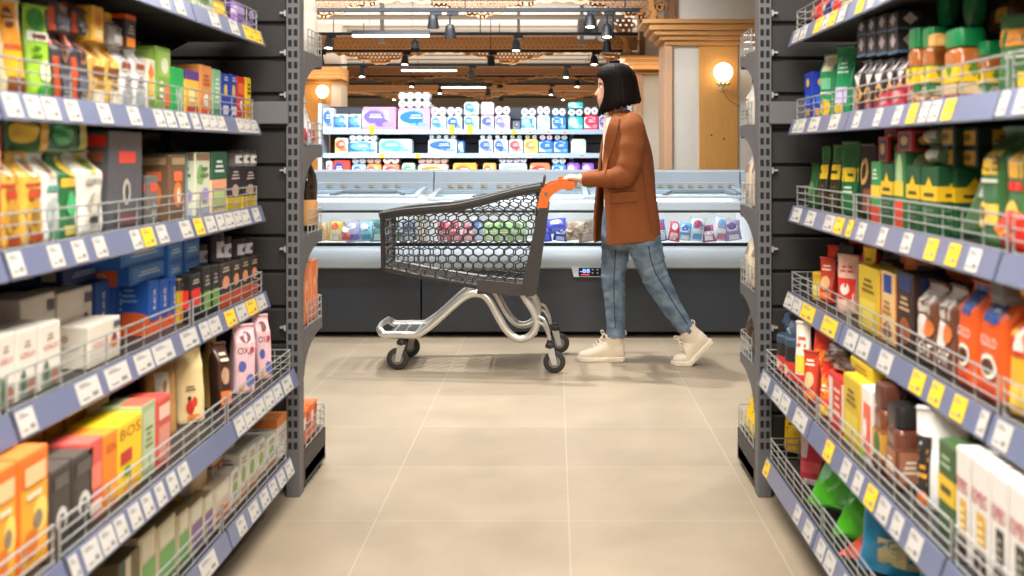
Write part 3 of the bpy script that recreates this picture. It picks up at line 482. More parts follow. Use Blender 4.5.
 'yellowgreen': LK('coffee_carton', 'mustard yellow carton', 'carton', .08, (210, 178, 40), [('r', .1, .1, .9, .5, (225, 200, 70)), ('L', .2, .6, .8, .85, (120, 90, 30), 3)]),
 'jarlet': LK('coffee_jar', 'tiny yellow jar', 'tin', .05, (205, 170, 50), [('r', .1, .2, .9, .7, (235, 210, 110))], lid=(190, 150, 30)),
 'goldcup': LK('coffee_pack', 'cream pack with navy crest', 'carton', .08, (226, 190, 130), [('r', .25, .72, .8, .98, (34, 66, 140)), ('e', .2, .08, .8, .3, (140, 85, 50)), ('L', .2, .4, .8, .62, (170, 110, 60), 3), ('r', 0, 0, .1, 1, (226, 130, 40))]),
 'cocoa': LK('coffee_pack', 'dark cocoa pack with navy crest', 'carton', .08, (56, 36, 30), [('r', .2, .78, .85, .98, (40, 56, 110)), ('e', .2, .12, .85, .45, (150, 80, 40)), ('L', .2, .52, .8, .72, (205, 170, 130), 3)]),
 'fort': LK('coffee_bag', 'white and brown bag with white lettering', 'gusset', .07, (112, 72, 54), [('r', 0, .62, 1, .96, (196, 186, 176)), ('t', .1, .7, .9, .86, (60, 40, 35), 'FORT'), ('e', .1, .28, .75, .6, (238, 228, 218)), ('t', .08, .12, .92, .27, (240, 232, 222), 'FORT'), ('e', .55, .36, .95, .58, (215, 120, 60))]),
 'gold': LK('coffee_bag', 'orange foil bag with navy crest and white lettering', 'gusset', .08, (236, 96, 34), [('r', .22, .70, .78, .97, (38, 84, 160)), ('L', .3, .78, .7, .9, (210, 225, 245), 2), ('t', .2, .48, .8, .57, (250, 235, 220), 'GOLD'), ('e', .25, .2, .8, .42, (246, 232, 215)), ('e', .33, .24, .72, .38, (80, 44, 30)), ('L', .15, .04, .85, .14, (215, 60, 30), 2)]),
 'greyclip': LK('bag_clip', 'grey plastic clip resting on an orange bag', 'carton', .04, (105, 105, 104), [('r', .1, .2, .9, .4, (130, 130, 130))], cat='clip'),
 'profile': LK('coffee_bag', 'golden bag with red label and white figure', 'gusset', .09, (232, 178, 40), [('r', .0, .55, .75, .96, (222, 58, 34)), ('e', .3, .72, .5, .88, (248, 240, 230)), ('r', .28, .6, .52, .74, (248, 240, 230)), ('r', .2, .1, .9, .3, (245, 210, 90))]),
 'redgoldtop': LK('coffee_bag', 'red and yellow bag lying on top', 'pillow', .06, (220, 50, 34), [('r', 0, .4, 1, .6, (240, 190, 60))]),
 'orangebrick': LK('coffee_carton', 'plain orange brick at the back', 'carton', .09, (226, 104, 30), [('r', .2, .3, .8, .7, (235, 125, 45))]),
 'bluemini': LK('coffee_sachet', 'slate blue shiny sachet', 'pillow', .04, (72, 86, 108), [('e', .2, .3, .8, .7, (150, 165, 185))]),
 'brownbrick': LK('coffee_carton', 'dark brown brick box', 'carton', .08, (98, 66, 52), [('r', .1, .3, .9, .7, (125, 88, 70))]),
 'skewer': LK('coffee_bottle', 'small black bottle with red label', 'tin', .045, (40, 36, 36), [('r', .1, .1, .9, .6, (205, 60, 45)), ('e', .3, .2, .7, .5, (240, 200, 170))], lid=(50, 70, 90)),
 'whiteyellow': LK('coffee_bag', 'white bag with yellow stripe leaning sideways', 'pouch', .07, (232, 222, 208), [('r', 0, .25, 1, .5, (242, 205, 60)), ('r', 0, .05, 1, .22, (218, 52, 36)), ('L', .2, .6, .8, .8, (200, 90, 70), 2)]),
 'scarletbag': LK('coffee_bag', 'scarlet bag with orange panel', 'pouch', .08, (222, 60, 34), [('r', .1, .35, .9, .7, (244, 132, 40)), ('L', .2, .45, .8, .6, (250, 225, 190), 2), ('r', .1, .06, .9, .24, (248, 195, 50))], crumple=2.2),
 'scarletbox': LK('coffee_carton', 'scarlet carton with white spine', 'carton', .08, (212, 48, 38), [('r', 0, .1, .3, .9, (220, 215, 210)), ('L', .4, .3, .9, .8, (245, 190, 160), 4)]),
 'mustardlying': LK('coffee_carton', 'mustard carton lying on its side', 'carton', .1, (208, 176, 38), [('L', .2, .25, .8, .75, (140, 110, 30), 2)]),
 'limewhite': LK('coffee_pack', 'white and coral pack with lime corner', 'carton', .08, (236, 228, 220), [('r', .25, .1, 1, .8, (232, 100, 70)), ('e', .3, .3, .6, .6, (245, 240, 235)), ('e', 0, 0, .4, .2, (150, 205, 60))]),
 'brownjar': LK('coffee_jar', 'big square coffee jar with chestnut lid', 'jar', .085, (120, 66, 40), [('r', 0, .3, 1, .9, (215, 160, 60)), ('e', .2, .3, .8, .9, (70, 110, 60)), ('r', 0, 0, 1, .2, (90, 45, 30))], lid=(92, 52, 40), lab=(150, 90, 50)),
 'blackjar': LK('coffee_jar', 'big square coffee jar with black lid', 'jar', .06, (104, 58, 44), [('r', .1, .1, .9, .9, (165, 110, 80)), ('L', .2, .3, .8, .7, (235, 215, 190), 3)], lid=(40, 37, 36), lab=(120, 70, 50)),
 'whitebig': LK('coffee_bag', 'big crumpled white bag with black tag leaning over', 'pouch', .12, (226, 224, 220), [('r', .02, .14, .34, .72, (44, 38, 34)), ('L', .06, .22, .30, .62, (215, 150, 50), 5), ('e', .05, .04, .32, .2, (225, 120, 50))], fin='paper', crumple=1.5),
 'greenslim': LK('coffee_carton', 'bottle green carton with yellow crown band', 'carton', .08, (60, 92, 52), [('r', 0, .4, 1, .66, (232, 190, 40)), ('L', .2, .46, .8, .6, (70, 70, 30), 1), ('L', .2, .74, .8, .9, (160, 185, 150), 2)]),
 'kimbo': LK('coffee_bag', 'white brick bag with red lettering and gold panel', 'carton', .1, (222, 218, 212), [('t', .06, .6, .94, .74, (186, 34, 44), 'KIMBO'), ('r', .35, .22, .85, .55, (214, 170, 70)), ('r', .2, .02, .9, .2, (70, 45, 35)), ('L', .42, .28, .78, .5, (245, 225, 170), 3)], fin='paper'),
 'kimbodark': LK('coffee_bag', 'white brick bag with red lettering and black panel', 'carton', .1, (222, 218, 212), [('t', .06, .6, .94, .74, (186, 34, 44), 'KIMBO'), ('r', .35, .22, .85, .55, (62, 58, 52)), ('r', .2, .02, .9, .2, (70, 45, 35)), ('L', .42, .28, .78, .5, (170, 165, 150), 3)], fin='paper'),
 'smileyellow': LK('coffee_bag', 'tall yellow bag with dark curved lettering', 'pouch', .09, (240, 196, 30), [('r', .12, .03, .92, .95, (243, 200, 36)), ('o', .25, .72, .85, .94, (70, 55, 25)), ('L', .2, .45, .9, .62, (90, 65, 25), 2), ('r', .1, .05, .9, .2, (225, 175, 40))]),
 'crimson': LK('coffee_bag', 'crimson bag with silver sleeve', 'pouch', .08, (190, 30, 58), [('r', .0, .5, .35, .98, (205, 185, 180)), ('r', .15, .25, .9, .45, (215, 75, 85)), ('r', .3, .04, .9, .15, (225, 215, 215))]),
 'greenlying': LK('coffee_bag', 'vivid green bag slumped flat', 'pillow', .09, (80, 190, 36), [('e', .3, .35, .75, .7, (130, 120, 70)), ('e', .38, .42, .66, .62, (175, 160, 110))], crumple=3.2),
 'coralflat': LK('coffee_bag', 'coral pack lying under the green bags', 'pillow', .05, (226, 80, 48), [('e', .25, .25, .75, .75, (225, 190, 140))]),
 'bluebag': LK('coffee_bag', 'turquoise blue crumpled bag', 'pillow', .1, (24, 138, 190), [('r', .2, .12, .7, .4, (215, 205, 150)), ('L', .25, .5, .8, .75, (60, 165, 210), 2)], crumple=3.0),
}
# ================================================================ the two aisle shelving runs
LEV = [1.525, 1.242, .965, .69, .44, .155]
LIP = {-1: [.932, .945, .932, .916, .825, .838], 1: [.751, .751, .751, .735, .654, .667]}
BACKX = {-1: 1.33, 1: 1.16}
YEND, YJ = 3.64, [3.64, 2.93, 1.93, .95]
ROWN = ['top', 'second', 'third', 'fourth', 'fifth', 'lowest']
ORD = ['first', 'second', 'third', 'fourth', 'fifth', 'sixth', 'seventh', 'eighth', 'ninth', 'tenth']
SIDEN = {-1: 'tea', 1: 'coffee'}
STEEL = mat((48, 46, 45), rough=.55, var=.08, scale=12)
DARKPANEL = mat((36, 34, 33), rough=.5, var=.12, scale=6)
RAIL = mat((104, 111, 140), rough=.3, spec=.6, var=.05, scale=8)
WIRE = mat((176, 179, 177), rough=.3, metal=.4, var=.03)
TAGW = mat((196, 193, 187), rough=.6, var=.03); TAGY = mat((244, 200, 40), rough=.6, var=.03); INK = mat((128, 124, 122), rough=.7, var=0)
Y_ = 'y'
TAGS = {
 (-1, 0): [(161, 170), (177, 186), (212, 221), (232, 240), (246, 254, Y_), (255, 263, Y_)],
 (-1, 1): [(7, 23), (29, 44), (46, 61), (69, 82), (101, 113), (131, 142), (157, 166), (168, 177), (180, 190), (194, 201), (204, 211), (212, 219), (220, 227), (239, 245), (246, 252), (253, 259)],
 (-1, 2): [(10, 26), (52, 65), (76, 88), (97, 108), (134, 143), (145, 156, Y_), (160, 169), (183, 193), (197, 205, Y_), (208, 217), (219, 226), (227, 235), (236, 243), (244, 251), (255, 261)],
 (-1, 3): [(14, 38), (80, 102), (109, 131), (138, 154), (156, 175), (184, 199), (200, 211), (212, 222), (228, 237, Y_), (239, 248), (249, 258, Y_), (259, 267)],
 (-1, 4): [(70, 82), (87, 102), (104, 117), (119, 129), (133, 143), (146, 155), (159, 167), (171, 179), (182, 191), (237, 246), (247, 256), (257, 266), (267, 275), (276, 283), (285, 293)],
 (-1, 5): [(203, 218), (225, 238), (240, 247), (252, 260), (263, 270), (272, 278), (280, 286), (288, 294)],
 (1, 0): [(792, 797), (799, 805), (813, 820, Y_), (821, 826), (827, 834, Y_), (837, 847), (855, 862, Y_), (867, 873), (881, 893), (902, 910)],
 (1, 1): [(792, 796), (797, 803), (808, 817), (828, 837), (852, 858), (873, 879), (892, 899), (906, 914, Y_), (918, 926), (928, 937), (941, 951, Y_), (991, 1005), (1013, 1026)],
 (1, 2): [(791, 799), (805, 813), (823, 832), (833, 841, Y_), (842, 850, Y_), (856, 863), (877, 884), (900, 909), (924, 934, Y_), (945, 956, Y_), (965, 977)],
 (1, 3): [(784, 791), (792, 799), (800, 812, Y_), (821, 834, Y_), (844, 854), (856, 867), (877, 889), (909, 921, Y_), (928, 939, Y_), (950, 962, Y_), (976, 989), (992, 1007)],
 (1, 4): [(760, 767), (772, 779), (780, 787), (793, 804), (823, 830, Y_), (840, 847), (852, 859), (864, 873, Y_), (876, 886), (890, 899), (906, 918), (930, 944), (956, 971)],
 (1, 5): [(763, 767, Y_), (793, 798), (803, 810), (816, 822), (824, 832), (840, 850)],
}
SECN = ['the end section next to the slotted post', 'the middle section', 'the section towards the aisle mouth']
def pxy(side, px, X): return F * X / max(1.0, abs(px - XV))

def make_shelf(side, row, sec):
    zb, lip, bx = LEV[row], LIP[side][row], BACKX[side]
    y0, y1 = YJ[sec + 1] + .007, YJ[sec] - .007
    root = thing('display_shelf', '%s %s shelf with price rail and wire guard, %s' % (ROWN[row], SIDEN[side], ['section at the end post', 'middle section', 'section at the aisle mouth'][sec]), 'shelf',
                 (side * (lip + bx) / 2, (y0 + y1) / 2, zb - .03), group='%s display shelves' % SIDEN[side])
    if row == 5: root['label'] = 'lowest %s shelf just above the floor, %s' % (SIDEN[side], ['section at the end post', 'middle section', 'section at the aisle mouth'][sec])
    L = -Vector(root.location); S = side
    def bx_(mb, xa, xb, *r, **k): mb.box(min(S * xa, S * xb), max(S * xa, S * xb), *r, **k)
    b = MB(); bx_(b, lip + .02, bx - .004, y0, y1, zb - .028, zb - .001, STEEL, c=.002); b.build('shelf_board', root, loc=L)
    for yy in (y0 + .02, y1 - .02):
        b = MB(); b.prism([(S * (bx - .16), zb - .028), (S * (bx - .004), zb - .028), (S * (bx - .004), zb - .09), (S * (bx - .04), zb - .09)], yy - .002, yy + .002, STEEL); b.build('shelf_bracket', root, loc=L, smooth=0)
    b = MB()
    prof = [(lip + .014, zb + .006), (lip + .018, zb + .006), (lip + .006, zb - .043), (lip, zb - .046), (lip - .002, zb - .043)]
    b.prism([(S * x, z) for x, z in prof], y0, y1, RAIL)
    rail = b.build('label_rail', root, loc=L, smooth=0)
    for t in TAGS[(side, row)]:
        ya, yb = sorted((pxy(side, t[0], lip), pxy(side, t[1], lip)))
        ym = (ya + yb) / 2
        if not (y0 <= ym < y1): continue
        ya, yb = max(ya, y0), min(yb, y1)
        P = lambda y, k, o=0: (S * (lip - .002 + .016 * k - .0022 - o), y, zb - .044 + .050 * k)
        tg = MB(); m = TAGY if len(t) > 2 else TAGW
        k0, k1 = .10, .93
        vs = [P(ya, k0), P(yb, k0), P(yb, k1), P(ya, k1)] + [P(ya, k0, -.0012), P(yb, k0, -.0012), P(yb, k1, -.0012), P(ya, k1, -.0012)]
        tg.add(vs, [(0, 1, 2, 3), (7, 6, 5, 4), (0, 4, 5, 1), (1, 5, 6, 2), (2, 6, 7, 3), (3, 7, 4, 0)], m)
        # printed price bars
        w = yb - ya
        for (a, c, k_0, k_1) in ((.14, .66, .70, .75), (.14, .5, .80, .84), (.58, .84, .24, .40), (.14, .46, .24, .30)):
            if side > 0: a, c = 1 - c, 1 - a
            tg.add([P(ya + w * a, k_0, .0006), P(ya + w * c, k_0, .0006), P(ya + w * c, k_1, .0006), P(ya + w * a, k_1, .0006)], [(0, 1, 2, 3)], INK)
        tg.build('price_tag', rail, smooth=0)
    g = MB(); hw = .062; xg = S * (lip + .026); r = .0017
    for k in range(4): g.tube([(xg, y0 + .006, zb + .006 + hw * k / 3), (xg, y1 - .006, zb + .006 + hw * k / 3)], r if k < 3 else .0024, WIRE, n=6)
    n = max(2, round((y1 - y0) / .11))
    for k in range(n + 1):
        yy = y0 + .006 + (y1 - y0 - .012) * k / n
        g.tube([(xg + S * .002, yy, zb - .001), (xg + S * .002, yy, zb + .006 + hw)], r if 0 < k < n else .0026, WIRE, n=6)
    if sec == 0:      # the guard turns the corner at the end of the run
        for k in range(4): g.tube([(xg, y1 - .006, zb + .006 + hw * k / 3), (xg + S * .13, y1 - .006, zb + .006 + hw * k / 3)], r, WIRE, n=6)
        for q in (.05, .09, .13): g.tube([(xg + S * q, y1 - .006, zb), (xg + S * q, y1 - .006, zb + .006 + hw)], r, WIRE, n=6)
    g.build('wire_guard', root, loc=L)
    return root
for side in (-1, 1):
    for row in range(6):
        for sec in range(3): make_shelf(side, row, sec)

def slotted_post(mb, x0, x1, y0, y1, z1, m, dark):
    """square upright with a double column of slots on the face towards the camera"""
    mb.box(x0, x1, y0, y1, 0, z1, m, c=.002)
    w = x1 - x0; z = .16
    while z < z1 - .03:
        for q in (.16, .58): mb.box(x0 + w * q, x0 + w * (q + .26), y0 - .0008, y0 + .003, z, z + .022, dark)
        z += .036
POSTM = mat((96, 95, 97), rough=.5, var=.06, scale=10); SLOT = mat((14, 13, 13), rough=.8, var=0)

def run_frame(side):
    S = side; bx = BACKX[side]
    root = thing('shelving_frame', 'dark steel frame and back panels carrying the %s shelves' % SIDEN[side], 'shelving', (S * (bx + .02), 2.3, 0))
    L = -Vector(root.location)
    for a, b_ in zip(YJ, YJ[1:]):
        p = MB(); x0, x1 = sorted((S * (bx + .008), S * (bx + .03)))
        k = 0
        for i in range(17):
            z0 = .16 + i * .118
            p.box(x0, x1, b_ + .003, a - .003, z0, z0 + .114, DARKPANEL, c=.003)
        p.box(*sorted((S * (bx + .018), S * (bx + .03))), b_, a, .1, 2.18, DARKPANEL)
        p.build('back_panel', root, loc=L)
        lip = LIP[side][5]
        q = MB(); q.box(*sorted((S * (lip + .10), S * bx)), b_ + .01, a - .01, .012, .05, STEEL, c=.003); q.build('plinth', root, loc=L)
    for yy in YJ:
        u = MB(); x0, x1 = sorted((S * (bx + .0), S * (bx + .05)))
        u.box(x0, x1, yy - .015, yy + .015, 0, 2.2, POSTM, c=.002)
        for i in range(55): u.box(*sorted((S * (bx - .001), S * (bx + .004))), yy - .006, yy + .006, .16 + i * .036, .182 + i * .036, SLOT)
        u.build('upright', root, loc=L, smooth=0)
    for yy in (3.55, 2.93, 1.93):
        f = MB(); xf = S * (LIP[side][5] + .13)
        f.lathe([(.02, 0), (.022, .006), (.01, .01), (.01, .014)], SLOT, 12, c=(xf, yy, 0)); f.build('levelling_foot', root, loc=L)
run_frame(-1); run_frame(1)

# ---------------------------------------------------------------- end units facing the freezers
END = {-1: (-.845, -1.95), 1: (.672, 1.80)}
def end_unit(side):
    S = side; xe, xf = END[side]; root = thing('endcap_shelving', 'grey end unit with slotted post at the end of the %s shelves' % SIDEN[side], 'shelving', ((xe + xf) / 2, 3.86, 0))
    L = -Vector(root.location)
    for xa in (xe, xf - S * -.05):
        u = MB(); x0, x1 = sorted((xa, xa + S * .045)); slotted_post(u, x0, x1, 3.735, 3.80, 2.25, POSTM, SLOT)
        u.build('upright', root, loc=L, smooth=0)
    p = MB(); x0, x1 = sorted((xe + S * .046, xf - S * .0))
    for i in range(18):
        z0 = .16 + i * .118
        p.box(x0, x1, 3.752, 3.78, z0, z0 + .108, DARKPANEL, c=.004)
    p.box(x0, x1, 3.765, 3.785, .1, 2.28, SLOT); p.build('back_panel', root, loc=L)
    c = MB(); c.box(*sorted((xe + S * .035, xe + S * .35)), 3.722, 3.75, 1.235, 1.31, POSTM, c=.003); c.build('crossbar', root, loc=L)
    for zz in (.56, .82, 1.08, 1.33, 1.47, 1.6):
        h = MB(); h.box(*sorted((xe + S * .05, xe + S * .064)), 3.728, 3.752, zz, zz + .006, WIRE); h.box(*sorted((xe + S * .044, xe + S * .05)), 3.726, 3.732, zz - .008, zz + .012, WIRE, c=.001)
        h.build('panel_hook', root, loc=L)
    q = MB(); q.box(*sorted((xe + S * .0, xf)), 3.80, 4.16, .015, .135, STEEL, c=.004); q.box(*sorted((xe + S * -.0, xe + S * .006)), 3.82, 4.14, .03, .07, POSTM); q.build('plinth', root, loc=L)
    for yy in (3.76, 4.1):
        f = MB(); f.lathe([(.022, 0), (.024, .006), (.01, .01), (.01, .02)], SLOT, 12, c=(xe + S * .03, yy, 0)); f.build('levelling_foot', root, loc=L)
    return root
end_unit(-1); end_unit(1)
EZ = {-1: [1.485, 1.165, .86, .545], 1: [1.485, 1.235, .95, .67, .42]}
def end_shelf(side, i, z):
    S = side; xe, xf = END[side]
    root = thing('display_shelf', '%s shelf of the grey end unit beside the %s aisle, facing the freezers' % (ROWN[i], SIDEN[side]), 'shelf', ((xe + xf) / 2, 3.95, z - .02), group='%s end unit shelves' % SIDEN[side])
    L = -Vector(root.location); y1 = 4.10 if z > .2 else 4.17
    b = MB(); b.box(*sorted((xe + S * .004, xf)), 3.806, y1, z - .026, z, POSTM, c=.002); b.build('shelf_board', root, loc=L)
    if z > .2:
        b = MB()
        pr = [(3.806, z), (y1, z), (y1, z - .035)] + [(3.806 + (y1 - 3.80) * (1 - math.sin(a)), z - .035 - .12 * (1 - math.cos(a))) for a in (i_ * PI / 14 for i_ in range(1, 8))]
        b.prism(pr, *sorted((xe, xe + S * .004)), POSTM, axis='x'); b.build('shelf_bracket', root, loc=L, smooth=0)
    b = MB(); b.box(*sorted((xe + S * .004, xf)), y1, y1 + .008, z - .042, z + .004, RAIL, c=.001); b.build('label_rail', root, loc=L)
    g = MB(); hw = .075
    for k in range(4):
        zz = z + .006 + hw * k / 3
        g.tube([(xe + S * .002, 3.87, zz), (xe + S * .002, y1 - .012, zz), (xe + S * .02, y1 - .004, zz), (xf, y1 - .004, zz)], .002, WIRE, n=6)
    for yy in (3.87, 3.93, 3.99, 4.04, y1 - .012): g.tube([(xe + S * .002, yy, z), (xe + S * .002, yy, z + .006 + hw)], .002, WIRE, n=6)
    for k in range(9): g.tube([(xe + (xf - xe) * (k + .3) / 9, y1 - .004, z), (xe + (xf - xe) * (k + .3) / 9, y1 - .004, z + .006 + hw)], .002, WIRE, n=6)
    g.build('wire_guard', root, loc=L)
for s in (-1, 1):
    for i, z in enumerate(EZ[s]): end_shelf(s, i, z)

